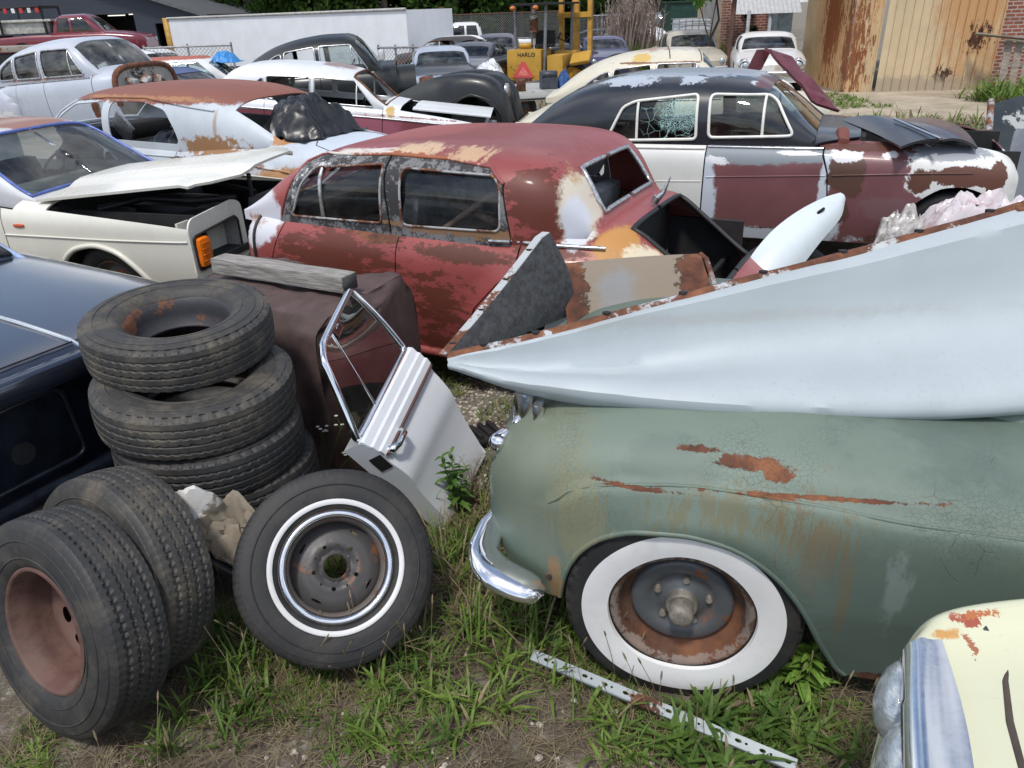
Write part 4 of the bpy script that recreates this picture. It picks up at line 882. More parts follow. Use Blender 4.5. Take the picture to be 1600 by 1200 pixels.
seat(red_t, 0.55, -0.36, 0.60, 0.62, SEAT_GREY, -1, hgt=0.62); seat(red_t, 0.55, 0.36, 0.60, 0.62, SEAT_GREY, -1, hgt=0.62); seat(red_t, 1.4, 0, 0.58, 1.3, SEAT_GREY, -1)
dashboard(red_t, -0.12, -0.7, 0.7, 0.98, -1); steering(red_t, 0.22, 0.36, 1.0, -1)
mb = MB(); mb.tube([(1.0, -0.6, 0.95), (1.3, -0.45, 1.18), (1.6, -0.2, 1.28)], 0.02, 8); mb.tube([(0.95, -0.3, 1.08), (1.4, -0.55, 1.05)], 0.025, 8); mb.build('loose_trim', simple('rusty_trim', (0.25, 0.17, 0.14), 0.7), red_t)

# ------------------------------------------------------------------ two-tone saloon, dark roof and maroon front
loc, yw = root_at((0.96, 7.52), -23.2, 0.93)
nv = thing('two_tone_car', 'old saloon with dark blue roof, white rear door and maroon front fender', 'car', loc, yw)
navy = paint('dark_blue_paint', (0.018, 0.021, 0.027), 0.3, [
    L((0.75, 0.0, 1.62), (1.05, 0.62, 0.085), (0.27, 0.305, 0.35), ns=3.2, st=(0.8, 1.2, 1), warp=0.9, soft=0.02, thr=0.05),
    L((0.15, -0.45, 1.53), (0.30, 0.22, 0.06), (0.36, 0.40, 0.46), ns=9, warp=1.0, soft=0.03),
    L((0.72, -0.55, 1.53), (0.12, 0.12, 0.06), (0.36, 0.40, 0.46), ns=9, warp=1.0, soft=0.03),
    L((1.30, -0.5, 1.52), (0.10, 0.10, 0.04), (0.5, 0.52, 0.55), ns=14, warp=1.2, soft=0.03, thr=0.3),
    L((1.38, -0.35, 1.52), (0.12, 0.35, 0.05), (0.10, 0.03, 0.03), ns=6, warp=0.9)], var=0.2, dirt=0.06, coat=0.3, bumpy=0.015)
DOORW = paint('off_white_door', (0.66, 0.66, 0.63), 0.35, [L((0.3, -0.9, 0.45), (0.4, 0.3, 0.25), (0.55, 0.55, 0.5), ns=4, warp=0.8, soft=0.4)], dirt=0.08, coat=0.2, var=0.05)
MAROON = (0.165, 0.066, 0.070)
maroon = paint('maroon_primer', MAROON, 0.42, [
    L((1.35, -0.9, 0.98), (0.62, 0.4, 0.10), (0.20, 0.225, 0.25), ns=3, st=(0.6, 1, 2), warp=0.7, soft=0.12),
    L((1.0, -0.9, 0.90), (0.14, 0.4, 0.035), (0.66, 0.67, 0.68), ns=9, st=(1, 1, 2.5), warp=1.1),
    L((1.72, -0.9, 0.985), (0.16, 0.4, 0.02), (0.66, 0.66, 0.66), ns=8, st=(1, 1, 2.5), warp=0.9),
    L((0.97, -0.9, 0.55), (0.09, 0.4, 0.34), (0.50, 0.55, 0.62), ns=5, warp=0.7, soft=0.18),
    L((1.98, -0.9, 0.72), (0.045, 0.4, 0.28), (0.50, 0.54, 0.60), ns=5, warp=0.7, soft=0.2),
    L((2.06, -0.9, 0.40), (0.10, 0.4, 0.20), (0.50, 0.54, 0.60), ns=6, warp=0.8, soft=0.2),
    L((2.15, -0.9, 0.86), (0.16, 0.4, 0.16), (0.085, 0.038, 0.026), ns=5, warp=0.8),
    L((2.20, -0.9, 0.70), (0.09, 0.4, 0.07), (0.085, 0.038, 0.026), ns=7, warp=0.8),
    L((2.12, -0.9, 0.985), (0.13, 0.4, 0.05), (0.62, 0.62, 0.64), ns=7, warp=0.9),
    L((2.3, -0.85, 1.03), (0.4, 0.4, 0.03), (0.10, 0.035, 0.022), ns=5, warp=1.1),
    L((2.47, -0.9, 0.985), (0.06, 0.4, 0.025), (0.7, 0.68, 0.68), ns=14, warp=1.1),
    L((2.15, -0.9, 0.5), (0.06, 0.4, 0.10), (0.09, 0.04, 0.03), ns=8, warp=0.9),
    L((3.05, -0.85, 0.87), (0.42, 0.5, 0.26), (0.66, 0.66, 0.64), ns=4.5, warp=0.9, soft=0.05),
    L((3.4, -0.6, 0.85), (0.30, 0.6, 0.30), (0.66, 0.66, 0.62), ns=4, warp=0.5, soft=0.05),
    L((2.92, -0.85, 1.01), (0.30, 0.5, 0.06), (0.27, 0.29, 0.32), ns=5, warp=0.9, soft=0.1),
    L((3.03, -0.85, 0.84), (0.28, 0.5, 0.085), (0.11, 0.042, 0.025), ns=5, warp=0.75, soft=0.04),
    L((3.28, -0.75, 0.82), (0.08, 0.5, 0.14), (0.11, 0.042, 0.025), ns=6, warp=0.7, soft=0.04),
    L((2.72, -0.9, 0.79), (0.10, 0.4, 0.10), (0.10, 0.04, 0.024), ns=6, warp=0.8),
    L((2.55, -0.9, 0.55), (0.25, 0.4, 0.1), (0.20, 0.12, 0.13), ns=5, warp=1.0, soft=0.3, amt=0.5),
    L((2.6, -0.9, 0.27), (0.35, 0.4, 0.04), (0.09, 0.04, 0.03), ns=8, warp=1.2, thr=0.15),
    L((1.4, -0.9, 0.25), (0.9, 0.4, 0.07), (0.42, 0.46, 0.50), ns=6, st=(1, 1, 0.6), warp=1.2, soft=0.15, thr=0.1)], var=0.14, dirt=0.12, coat=0.1, bumpy=0.03)
N = Car(nv, [(-1.9, 0.70), (-1.4, 0.90), (-0.9, 1.02), (-0.3, 1.09), (0, 1.105), (1.9, 1.105), (2.1, 1.09), (2.5, 1.075), (3.0, 1.07), (3.25, 1.03), (3.4, 0.95), (3.47, 0.84)],
        [(-1.9, 0.62), (-1.3, 0.84), (0, 0.92), (1, 0.93), (3.0, 0.92), (3.25, 0.88), (3.4, 0.78), (3.47, 0.66)], [(-1.9, 0.3), (0, 0.2), (3.47, 0.22)], 0.70, 4.6, 1.02,
        [(-1.05, 1.03), (-0.85, 1.20), (-0.6, 1.385), (-0.35, 1.50), (0, 1.575), (0.5, 1.605), (0.9, 1.60), (1.2, 1.575), (1.42, 1.50), (1.62, 1.36), (1.85, 1.16), (2.02, 1.03)],
        [(-1.05, 0.62), (-0.6, 0.76), (0, 0.85), (1.5, 0.85), (2.02, 0.74)], 3.6)
n1 = rounded([(-0.01, 1.04), (0.14, 1.34), (0.255, 1.39), (0.82, 1.45), (0.834, 1.075)], 0.04); n2 = rounded([(0.945, 1.09), (0.93, 1.45), (1.42, 1.44), (1.50, 1.39), (1.675, 1.12)], 0.05)
nws = [(1.42, 10.55), (1.42, 11.2), (1.93, 11.2), (1.93, 10.45)]
nrw = [(-0.72, 10.6), (-0.72, 11.2), (-0.45, 11.2), (-0.45, 10.66)]
N.panel('roof', 'C', [(-1.05, 9.0), (-1.05, 11), (2.02, 11), (2.02, 9.0)], navy, [n1, n2, nws, nrw], res=0.055)
crk = [(0.30, 1.06), (0.30, 1.385), (0.81, 1.44), (0.82, 1.085)]
N.panel('rear_quarter_glass', 'C', [(0.0, 1.045), (0.145, 1.34), (0.262, 1.385), (0.265, 1.055)], GLASS_DARK, off=-0.015, solid=None)
def cracked():
    m, g = new_mat('shattered_glass'); co = g.n('ShaderNodeTexCoord', out=3)
    wv = g.vmath('ADD', co, g.scale(g.noise(co, 9, 3, 0.6, col=True), (0.06, 0.06, 0.06)))
    vo = g.n('ShaderNodeTexVoronoi', wv, None, 55.0, feature='DISTANCE_TO_EDGE'); vo2 = g.n('ShaderNodeTexVoronoi', wv, None, 9.0, feature='DISTANCE_TO_EDGE')
    d = g.vmath('LENGTH', g.n('ShaderNodeVectorMath', g.vmath('SUBTRACT', co, (0.66, -0.85, 1.28)), (0.2, 0.4, 0.17), operation='DIVIDE'), out=1)
    near = g.ramp(g.math('ADD', d, g.math('MULTIPLY', g.math('SUBTRACT', g.noise(co, 9, 4), 0.5), 1.6)), 1.15, 0.75)
    k = g.math('MAXIMUM', g.math('MULTIPLY', g.math('SUBTRACT', 1.0, g.ramp(vo, 0.0, 0.16)), near), g.math('MULTIPLY', g.math('SUBTRACT', 1.0, g.ramp(vo2, 0.0, 0.02)), g.ramp(d, 2.2, 1.2)))
    tr = g.n('ShaderNodeBsdfTransparent', (0.5, 0.58, 0.56, 1)); gl_ = g.n('ShaderNodeBsdfGlossy', (1, 1, 1, 1), 0.03); a = g.n('ShaderNodeMixShader', g.math('MULTIPLY', g.n('ShaderNodeFresnel', i_IOR=1.5), 1.0, clamp=True), tr, gl_)
    df = g.n('ShaderNodeBsdfPrincipled', i_Base_Color=(0.33, 0.50, 0.48, 1), i_Roughness=0.3)
    finish(g, g.n('ShaderNodeMixShader', k, a, df)); return m
N.panel('rear_door_glass', 'C', crk, cracked(), off=-0.015, solid=None, sides=(-1,)); N.panel('front_door_glass', 'C', n2, GLASS_DARK, off=-0.015, solid=None)
N.panel('windscreen', 'C', nws, GLASS, off=-0.015, solid=None)
OFFW = simple('off_white_trim', (0.72, 0.71, 0.66), 0.35, var=0.1)
N.trim('window_frame', 'C', [n1, n2], OFFW, 0.014, 0.004); N.trim('window_bar', 'C', [[(0.282, 1.05), (0.28, 1.39)], [(1.41, 1.10), (1.40, 1.44)]], OFFW, 0.013, 0.0, closed=False)
NB = 10.47
N.panel('tail_body', 'B', [(-1.9, 0.35), (-0.3, 0.3), (0.02, 0.9), (0.035, NB), (-0.9, NB), (-0.9, 11), (-1.9, 11)], navy, res=0.09)
N.cap('tail_panel', 'B', -1.895, navy)
N.panel('rear_door', 'B', [(0.045, NB), (0.03, 0.9), (-0.05, 0.75), (0.25, 0.30), (0.86, 0.27), (0.905, 0.30), (0.925, 0.40), (0.935, NB)], DOORW, res=0.07, off=0.003)
N.panel('front_door', 'B', [(0.947, NB), (0.937, 0.30), (2.0, 0.33), (2.015, 0.6), (1.985, 0.83), (1.93, 0.97), (1.93, NB)], maroon, res=0.06, off=0.003)
N.panel('sill', 'B', [(-0.3, 0.2), (2.02, 0.2), (2.02, 0.32), (-0.3, 0.29)], maroon, res=0.06)
farch0 = [(2.60, 0.22), (2.62, 0.40), (2.70, 0.58), (2.80, 0.68), (2.92, 0.745), (3.04, 0.755), (3.15, 0.73), (3.26, 0.66), (3.34, 0.54), (3.37, 0.35)]
farch = smooth_line(farch0, 30)
N.panel('front_fender', 'B', [(2.012, 0.22)] + farch + [(3.47, 0.4), (3.47, 11), (1.9, 11), (1.9, NB), (1.945, NB), (1.945, 0.98), (1.995, 0.84), (2.027, 0.6)], maroon, [[(2.22, 10.60), (2.22, 11.3), (3.42, 11.3), (3.42, 10.58)]], res=0.05)
N.panel('scuttle', 'B', [(1.86, NB), (2.215, 10.60), (2.215, 11), (1.86, 11)], navy, res=0.07, off=0.035)
N.cap('front_panel', 'B', 3.465, maroon, -1, 0.4)
N.trim('waist_moulding', 'B', [[(0.04, 0.985), (0.93, 0.995)]], OFFW, 0.014, 0.008, closed=False); N.trim('chrome_moulding', 'B', [[(0.95, 1.01), (1.93, 1.015)]], CHROME, 0.012, 0.008, closed=False)
cr = [(0.96, 0.755), (1.98, 0.81), (2.4, 0.835), (2.8, 0.86), (3.1, 0.87)]
N.trim('crease_line', 'B', [cr[:2], [(2.03, 0.812)] + cr[2:]], maroon, 0.006, 0.003, closed=False); N.trim('door_crease', 'B', [[(0.3, 0.70), (0.36, 0.69), (0.92, 0.715)]], DOORW, 0.006, 0.002, closed=False)
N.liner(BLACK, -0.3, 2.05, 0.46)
mb = MB(); mb.box((2.82, 0, 0.62), (1.15, 1.0, 0.05)); mb.box((2.24, 0, 0.85), (0.04, 1.3, 0.5)); mb.rbox((2.7, 0, 0.82), (0.7, 0.4, 0.25), 0.05, 3)
for sg in (-1, 1): mb.box((2.85, sg * 0.58, 0.8), (1.2, 0.03, 0.4))
hs = [[(2.99 + 0.40 * cos(a), y, 0.36 + 0.41 * sin(a)) for y in (-0.87, -0.4)] for a in np.linspace(0, pi, 14)]; mb.grid(hs)
mb.build('engine_bay', BLACK, nv, smooth=False)
mb = MB(); mb.rbox((2.06, -0.62, 1.05), (0.12, 0.26, 0.20), 0.05, 4, rot=(0.3, 0.2, 0.15)); mb.build('scuttle_side', paint('chipped_white', (0.66, 0.64, 0.62), 0.5, [L((2.05, -0.65, 1.1), (0.12, 0.2, 0.12), (0.16, 0.05, 0.035), ns=9, warp=1.1)]), nv)
seat(nv, 0.35, 0, 0.62, 1.4, SEAT_RED, 1); seat(nv, 1.25, -0.36, 0.62, 0.6, SEAT_RED, 1); seat(nv, 1.25, 0.36, 0.62, 0.6, SEATM, 1); dashboard(nv, 1.75, -0.7, 0.7, 0.98); steering(nv, 1.5, 0.36, 1.02, 1)
car_wheel(nv, 2.99, -0.78, 0.34, 0.36)

def leaf(name, label, cat, pts, mat, t=0.012, arch_=0.06, parent=None, n=10, edge=None, thick=0.012):
    "a pressed sheet between four corners (rear-near, front-near, front-far, rear-far), arched across"
    a, b_, c, d = [Vector(p) for p in pts]; rows = []
    for i in range(n + 1):
        u = i / n; r = []
        for j in range(n + 1):
            v = j / n; p = a.lerp(b_, u).lerp(d.lerp(c, u), v); p.z += arch_ * (1 - (2 * v - 1)**2) * (1 - 0.3 * u) + arch_ * 0.4 * (1 - (2 * u - 1)**2)
            r.append(p)
        rows.append(r)
    mb = MB(); mb.grid(rows); return mb
hood = thing('car_hood', 'loose dark blue two leaf car hood lying open over the maroon fender', 'car hood')
A = [at(1313, 187, 1.13), at(1408, 229, 1.09), at(1470, 217, 1.13), at(1392, 184, 1.20)]
leaf('', '', '', A, navy, arch_=0.03).build('near_leaf', navy, hood, solid=0.02)
A = [at(1402, 187, 1.19), at(1473, 218, 1.13), at(1528, 231, 1.06), at(1500, 198, 1.02)]
leaf('', '', '', A, navy, arch_=0.05).build('far_leaf', paint('dark_blue_dusty_paint', (0.045, 0.042, 0.052), 0.35, [L((3.8, 7.2, 1.1), (0.5, 0.5, 0.4), (0.14, 0.10, 0.09), ns=2, warp=0.5, soft=0.5, amt=0.6)], coat=0.4), hood, solid=0.02)
mb = MB(); mb.tube([at(1398, 186, 1.215), at(1470, 217, 1.15)], 0.012, 6); mb.build('hinge', CHROME, hood)

# ------------------------------------------------------------------ cream white saloon with lifted hood
loc, yw = root_at((-4.06, 6.22), -18.4, 0.90)
ss = thing('white_car', 'cream white modern saloon with hood ajar and orange corner lamp', 'car', loc, yw)
creamw = paint('cream_white_paint', (0.70, 0.685, 0.61), 0.28, [L((0.9, -0.9, 0.5), (1.2, 0.3, 0.3), (0.62, 0.6, 0.52), ns=4, warp=0.9, soft=0.4, amt=0.5)], var=0.04, dirt=0.08, coat=0.3, bumpy=0.015)
S = Car(ss, [(-2.2, 1.0), (-0.2, 1.0), (0.3, 0.955), (1.0, 0.945), (1.55, 0.925), (1.76, 0.90)], [(-2.2, 0.9), (1.0, 0.9), (1.6, 0.885), (1.76, 0.865)], 0.25, 0.62, 5.5, 0.93,
        [(-2.0, 1.42), (-0.9, 1.44), (-0.65, 1.43), (-0.44, 1.37), (-0.1, 1.17), (0.12, 1.02), (0.26, 0.94)], [(-2.0, 0.78), (-0.4, 0.78), (0.26, 0.76)], 4.2)
sws = [(-0.46, 10.53), (-0.46, 11.2), (0.20, 11.2), (0.20, 10.38)]
swn = rounded([(-1.5, 0.97), (-1.48, 1.32), (-0.72, 1.32), (-0.30, 0.98)], 0.04)
S.panel('roof', 'C', [(-2.0, 9.0), (-2.0, 11), (0.26, 11), (0.26, 9.0)], paint('blue_white_roof', (0.55, 0.56, 0.58), 0.3, [L((-0.7, 0.2, 1.42), (0.5, 0.6, 0.06), (0.28, 0.13, 0.08), ns=5, warp=1.2, thr=0.1)], coat=0.3), [sws, swn], res=0.07)
S.panel('windscreen', 'C', sws, GLASS, off=-0.01, solid=None); S.panel('side_glass', 'C', swn, GLASS, off=-0.015, solid=None)
S.trim('windscreen_trim', 'C', [[(-0.46, 10.99), (-0.46, 10.53), (0.20, 10.38), (0.20, 10.99)]], simple('blue_trim', (0.10, 0.15, 0.42), 0.35, 0.2), 0.014, 0.006, closed=False)
sarch0 = [(0.42, 0.25), (0.46, 0.40), (0.56, 0.53), (0.70, 0.61), (0.88, 0.638), (1.06, 0.60), (1.20, 0.50), (1.30, 0.37), (1.35, 0.25)]
sarch = smooth_line(sarch0, 30)
S.panel('side_body', 'B', [(-2.2, 0.25), (-0.03, 0.25), (-0.02, 10.42), (-2.2, 10.42)], creamw, res=0.09)
S.panel('front_fender', 'B', [(-0.018, 0.25)] + sarch + [(1.76, 0.27), (1.76, 0.42), (1.765, 11), (0.24, 11), (0.1, 10.42), (-0.01, 10.42)], creamw, [[(0.42, 10.45), (0.42, 11.3), (2.0, 11.3), (2.0, 10.40), (1.74, 10.36)]], res=0.05)
S.trim('arch_lip', 'B', [sarch], creamw, 0.022, 0.004, closed=False); S.trim('side_moulding', 'B', [[(-0.01, 0.685), (1.0, 0.69), (1.74, 0.70)]], creamw, 0.007, 0.003, closed=False)
mb = MB(); mb.rbox((0.16, -0.90, 0.765), (0.11, 0.025, 0.03), 0.012, 3); mb.build('side_marker', simple('orange_lens', (0.55, 0.10, 0.03), 0.2), ss)
ORANGE = simple('amber_lens', (0.75, 0.17, 0.01), 0.15, var=0.12)
mb = MB(); mb.rbox((1.755, -0.762, 0.605), (0.13, 0.14, 0.225), 0.03, 5)
for k in range(4): mb.box((1.822, -0.762, 0.545 + k * 0.045), (0.004, 0.11, 0.004))
mb.build('corner_lamp', ORANGE, ss)
mb = MB(); mb.box((1.62, -0.53, 0.62), (0.02, 0.56, 0.40)); pnl = mb.build('lamp_panel', creamw, ss, smooth=False)
for i, (y, z, r) in enumerate(((-0.58, 0.69, 0.055), (-0.60, 0.57, 0.025))):
    mb = MB(); mb.tube([(1.631, y, z), (1.637, y, z)], r, 14); mb.build('lamp_hole', BLACK, pnl, smooth=False)
hole = rounded([(-0.835, 0.47), (-0.84, 0.735), (-0.32, 0.775), (-0.285, 0.74), (-0.285, 0.49)], 0.035)
out = rounded([(-0.868, 0.40), (-0.868, 0.80), (-0.82, 0.865), (-0.30, 0.905), (-0.20, 0.86), (-0.19, 0.42)], 0.06)
v, f = cdt(densify(out, 0.05), [densify(hole, 0.04)], 0.06); mb = MB(); mb.add([(1.768, y, z) for y, z in v], f); mb.build('front_panel', creamw, ss, solid=0.015, smooth=False)
mb = MB(); hp = densify(hole, 0.04); mb.grid([[(1.778, y, z) for y, z in hp], [(1.63, y, z) for y, z in hp]], closed_v=True); mb.build('lamp_recess', simple('recess_grey', (0.30, 0.30, 0.28), 0.6), ss)
mb = MB(); mb.tube([(1.778, y, z) for y, z in hole], 0.009, 6, closed=True); mb.build('lamp_surround', SEAL, ss)
mb = MB(); mb.box((1.1, 0, 0.5), (1.4, 1.3, 0.05)); mb.box((0.42, 0, 0.7), (0.04, 1.4, 0.45)); mb.grid([[(0.88 + 0.42 * cos(a), y, 0.28 + 0.40 * sin(a)) for y in (-0.86, -0.4)] for a in np.linspace(0, pi, 14)])
for sg in (-1, 1): mb.box((1.1, sg * 0.66, 0.7), (1.3, 0.03, 0.3))
mb.build('engine_bay', BLACK, ss, smooth=False)
mb = MB(); mb.rbox((1.0, 0, 0.70), (0.75, 0.5, 0.25), 0.06, 4); mb.rbox((0.75, -0.45, 0.72), (0.25, 0.18, 0.2), 0.03, 3); mb.rbox((1.45, -0.35, 0.74), (0.3, 0.3, 0.12), 0.03, 3); mb.rbox((0.7, 0.4, 0.75), (0.3, 0.25, 0.2), 0.04, 3); mb.tube([(0.6, -0.5, 0.82), (0.9, -0.3, 0.88), (1.3, -0.2, 0.85), (1.5, 0.1, 0.82)], 0.03, 8); mb.tube([(0.55, 0.1, 0.85), (1.0, 0.35, 0.9), (1.5, 0.4, 0.8)], 0.025, 8); mb.lathe([(0.0, 0.0)], 3) if False else None
mb.build('engine', simple('oily_black', (0.02, 0.021, 0.023), 0.45, var=0.5, ns=12), ss)
mb = MB(); mb.rbox((1.78, 0.35, 0.72), (0.06, 0.9, 0.30), 0.03, 4); mb.tube([(1.62, 0.15, 0.55), (1.66, 0.12, 1.02)], 0.02, 6); mb.tube([(1.75, 0.5, 0.6), (1.9, 0.45, 0.95)], 0.018, 6); mb.build('radiator_support', DARKSTEEL, ss)
a, b_, c, d = [Vector(p) for p in ((0.30, -0.80, 0.955), (1.75, -0.70, 1.10), (1.75, 0.68, 1.16), (0.30, 0.74, 0.99))]
rows = []
for i in range(19):
    u = i / 18; r = []
    for j in range(23):
        v = j / 22; p = a.lerp(b_, u).lerp(d.lerp(c, u), v); w_ = 2 * v - 1
        p.z += 0.035 * (1 - w_ * w_) + (0.04 if abs(w_) < 0.42 else (0.04 * max(0, 1 - (abs(w_) - 0.42) / 0.10))) * 1.0
        p.x += 0.26 * u**3 * (1 - min(1, max(0, (abs(w_) - 0.45) / 0.5))) - (0.0 if abs(w_) < 0.9 else 0.04 * u)
        if u > 0.94: p.z -= 0.02 * (u - 0.94) / 0.06
        r.append(p)
    rows.append(r)
mb = MB(); mb.grid(rows); mb.build('hood', creamw, ss, solid=0.02, sharp=35)
seat(ss, -0.9, -0.36, 0.5, 0.55, SEATM, 1); seat(ss, -0.9, 0.36, 0.5, 0.55, SEATM, 1); steering(ss, -0.55, 0.30, 0.98, 1)
mb = MB(); mb.rbox((-0.2, 0, 0.88), (0.75, 1.42, 0.14), 0.06, 5); mb.rbox((-0.1, -0.3, 0.945), (0.2, 0.35, 0.03), 0.01, 2); mb.build('dashboard', simple('dash_grey', (0.16, 0.155, 0.14), 0.7), ss)
car_wheel(ss, 0.90, -0.74, 0.29, 0.345)
S.liner(BLACK, -2.1, 0.4, 0.42)
# ------------------------------------------------------------------ rust roofed coupe behind
loc, yw = root_at((-4.63, 9.28), -31.4, 0.88)
rt = thing('rust_roofed_car', 'pale grey gutted coupe with rusty brown roof and black plastic over its rear window', 'car', loc, yw)
PG = (0.47, 0.51, 0.55)
rp = paint('grey_primer_and_rust_roof', PG, 0.5, [
    L((0.6, 0.05, 1.66), (5.5, 2.6, 0.275), (0.205, 0.075, 0.052), ns=5, warp=0.22, soft=0.05),
    L((0.6, 0.3, 1.62), (1.6, 0.5, 0.2), (0.26, 0.11, 0.085), ns=3, st=(1, 3, 1), warp=0.9, soft=0.3, amt=0.6),
    L((0.6, -0.66, 1.445), (2.0, 0.10, 0.03), (0.36, 0.18, 0.08), ns=14, warp=1.4, soft=0.3, thr=0.3, amt=0.8),
    L((1.83, -0.7, 1.2), (0.022, 0.3, 0.14), (0.33, 0.20, 0.12), ns=8, st=(1, 1, .2), warp=0.7, soft=0.4, amt=0.7),
    L((1.80, -0.85, 0.99), (0.42, 0.4, 0.10), (0.27, 0.145, 0.065), ns=13, warp=1.4, soft=0.15),
    L((1.9, -0.9, 0.84), (0.65, 0.4, 0.07), (0.22, 0.09, 0.05), ns=6, warp=0.9, soft=0.12),
    L((2.55, -0.4, 1.05), (0.20, 0.25, 0.05), (0.40, 0.20, 0.08), ns=8, warp=1.1),
    L((2.9, -0.85, 0.78), (0.4, 0.4, 0.07), (0.38, 0.2, 0.09), ns=8, warp=1.2, soft=0.2),
    L((3.2, -0.1, 1.0), (0.65, 0.6, 0.3), (0.50, 0.555, 0.63), ns=3, warp=0.5, soft=0.2)], var=0.08, dirt=0.15, bumpy=0.05)
K = Car(rt, [(-2.2, 0.9), (-1.5, 1.0), (-1.2, 1.045), (2.0, 1.06), (2.4, 1.075), (2.7, 1.06), (3.2, 0.99), (3.7, 0.86), (4.0, 0.70)], [(-2.2, 0.75), (-1.3, 0.86), (0, 0.88), (1.6, 0.88), (2.6, 0.84), (3.4, 0.74), (4.0, 0.5)], 0.27, 0.66, 3.6, 0.95,
        [(-1.55, 0.98), (-1.25, 1.20), (-0.95, 1.38), (-0.6, 1.48), (0, 1.545), (0.8, 1.57), (1.4, 1.55), (1.9, 1.475), (2.2, 1.35), (2.5, 1.15), (2.72, 0.98)], [(-1.55, 0.70), (-0.8, 0.80), (1.2, 0.82), (1.9, 0.76), (2.72, 0.56)], 3.4, bul=[(2.15, 0.38, 0.95, 0.56, 0.09)])
o1 = rounded([(-0.98, 1.0), (-0.92, 1.20), (-0.62, 1.355), (-0.02, 1.40), (-0.03, 1.0)], 0.05); o2 = rounded([(0.09, 1.0), (0.12, 1.405), (0.71, 1.41), (1.10, 1.34), (1.25, 1.16), (1.30, 1.0)], 0.08)
K.panel('roof', 'C', [(-1.55, 9), (-1.55, 11), (2.72, 11), (2.72, 9)], rp, [o1, o2, [(-1.42, 10.46), (-1.42, 11.2), (-0.92, 11.2), (-0.92, 10.56)], [(2.02, 10.50), (2.02, 11.2), (2.56, 11.2), (2.56, 10.42)], [(-0.9, 10.72), (-0.9, 11.2), (-0.35, 11.2), (-0.35, 10.72)]], res=0.06)
K.panel('front_body', 'B', [(-2.2, 0.3), (-1.02, 0.3), (-1.0, 10.48), (-1.3, 10.5), (-1.3, 11), (-2.2, 11)], rp, res=0.09); K.cap('front_panel', 'B', -2.19, BLACK)
K.panel('door', 'B', [(-1.0, 0.3), (-0.99, 10.48), (1.225, 10.48), (1.225, 0.86), (1.17, 0.75), (1.14, 0.3)], rp, res=0.08, off=0.003)
K.panel('rear_body', 'B', [(1.15, 0.3), (1.18, 0.75), (1.237, 0.86), (1.237, 10.48), (2.5, 10.48), (2.5, 11), (4.0, 11), (4.0, 0.4), (2.6, 0.3), (2.5, 0.52), (2.3, 0.66), (2.05, 0.66), (1.85, 0.52), (1.78, 0.3)], rp, res=0.06); K.cap('tail_panel', 'B', 3.99, rp)
K.trim('boot_seam', 'B', [[(2.78, 10.98), (2.80, 10.80), (2.95, 10.66), (3.3, 10.60), (3.75, 10.62)]], simple('seam_shadow', (0.13, 0.13, 0.14), 0.7), 0.007, 0.0, closed=False)
K.trim('rain_gutter', 'C', [[(-1.05, 1.10), (-0.92, 1.25), (-0.62, 1.39), (0, 1.435), (0.7, 1.445), (1.2, 1.40), (1.8, 1.34)]], rp, 0.012, 0.006, closed=False); K.trim('waist_step', 'B', [[(-0.98, 0.86), (1.22, 0.87)], [(1.24, 0.88), (2.3, 0.87), (2.9, 0.8)]], rp, 0.012, 0.002, closed=False)
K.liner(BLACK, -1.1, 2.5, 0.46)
mb = MB(); mb.rbox((0.7, 0.55, 0.9), (1.2, 0.1, 0.5), 0.04, 3); mb.build('inner_panel', simple('grey_inner', (0.10, 0.11, 0.125), 0.6), rt); dashboard(rt, -0.95, -0.7, 0.7, 0.93, -1, BLACK)
mb = MB(); mb.tube([(0.15, 0.3, 0.95), (0.35, 0.55, 1.45)], 0.025, 6); mb.tube([(0.2, 0.3, 0.95), (0.45, 0.55, 1.45)], 0.02, 6); mb.build('inner_strut', RUSTM, rt)
mb = MB(); mb.rbox((-0.55, -0.2, 1.02), (0.35, 0.05, 0.26), 0.02, 3, rot=(0, 0.7, 0)); mb.build('loose_mirror', DULLCHROME, rt)
def sheet(name, label, cat, loc, size, seed, mat, hgt, yaw=0.0, n=40, sag=1.0, pw=2.2):
    "a crumpled sheet thrown over something"
    o = thing(name, label, cat, loc, yaw); rows = []
    for i in range(n + 1):
        r = []
        for j in range(n + 1):
            x, y = (i / n - 0.5) * 2, (j / n - 0.5) * 2; d = max(abs(x), abs(y)) * 0.6 + 0.4 * math.hypot(x, y)
            z = hgt * (1 - min(1, d)**pw * sag) + 0.25 * hgt * noise.noise((x * 2 + seed, y * 2, seed)) + abs(noise.noise((x * 4, y * 3.5 + seed, 2))) * 0.16 * hgt - abs(noise.noise((x * 6 + y * 3, y * 5 - x * 2, seed + 4))) * 0.16 * hgt
            r.append((x * size[0] / 2 + 0.06 * noise.noise((y * 3, seed, x)), y * size[1] / 2 + 0.06 * noise.noise((x * 3, y, seed)), max(0.0, z)))
        rows.append(r)
    mb = MB(); mb.grid(rows); mb.build('folds', mat, o, solid=0.006); return o
R_rt = Matrix.Translation(loc) @ Matrix.Rotation(yw, 4, 'Z')
sheet('plastic_sheet', 'crumpled black plastic sheet hanging over the rear window of the rust roofed coupe', 'plastic sheet', R_rt @ Vector((2.42, -0.02, 1.06)), (0.85, 1.0), 3, PLASTIC, 0.38, yw)
sheet('plastic_bundle', 'dark plastic bundle inside the gutted coupe behind its door', 'bundle', R_rt @ Vector((0.65, -0.25, 0.80)), (1.0, 0.6), 8, simple('blue_black_plastic', (0.03, 0.035, 0.045), 0.3, bumpy=0.3), 0.32, yw)

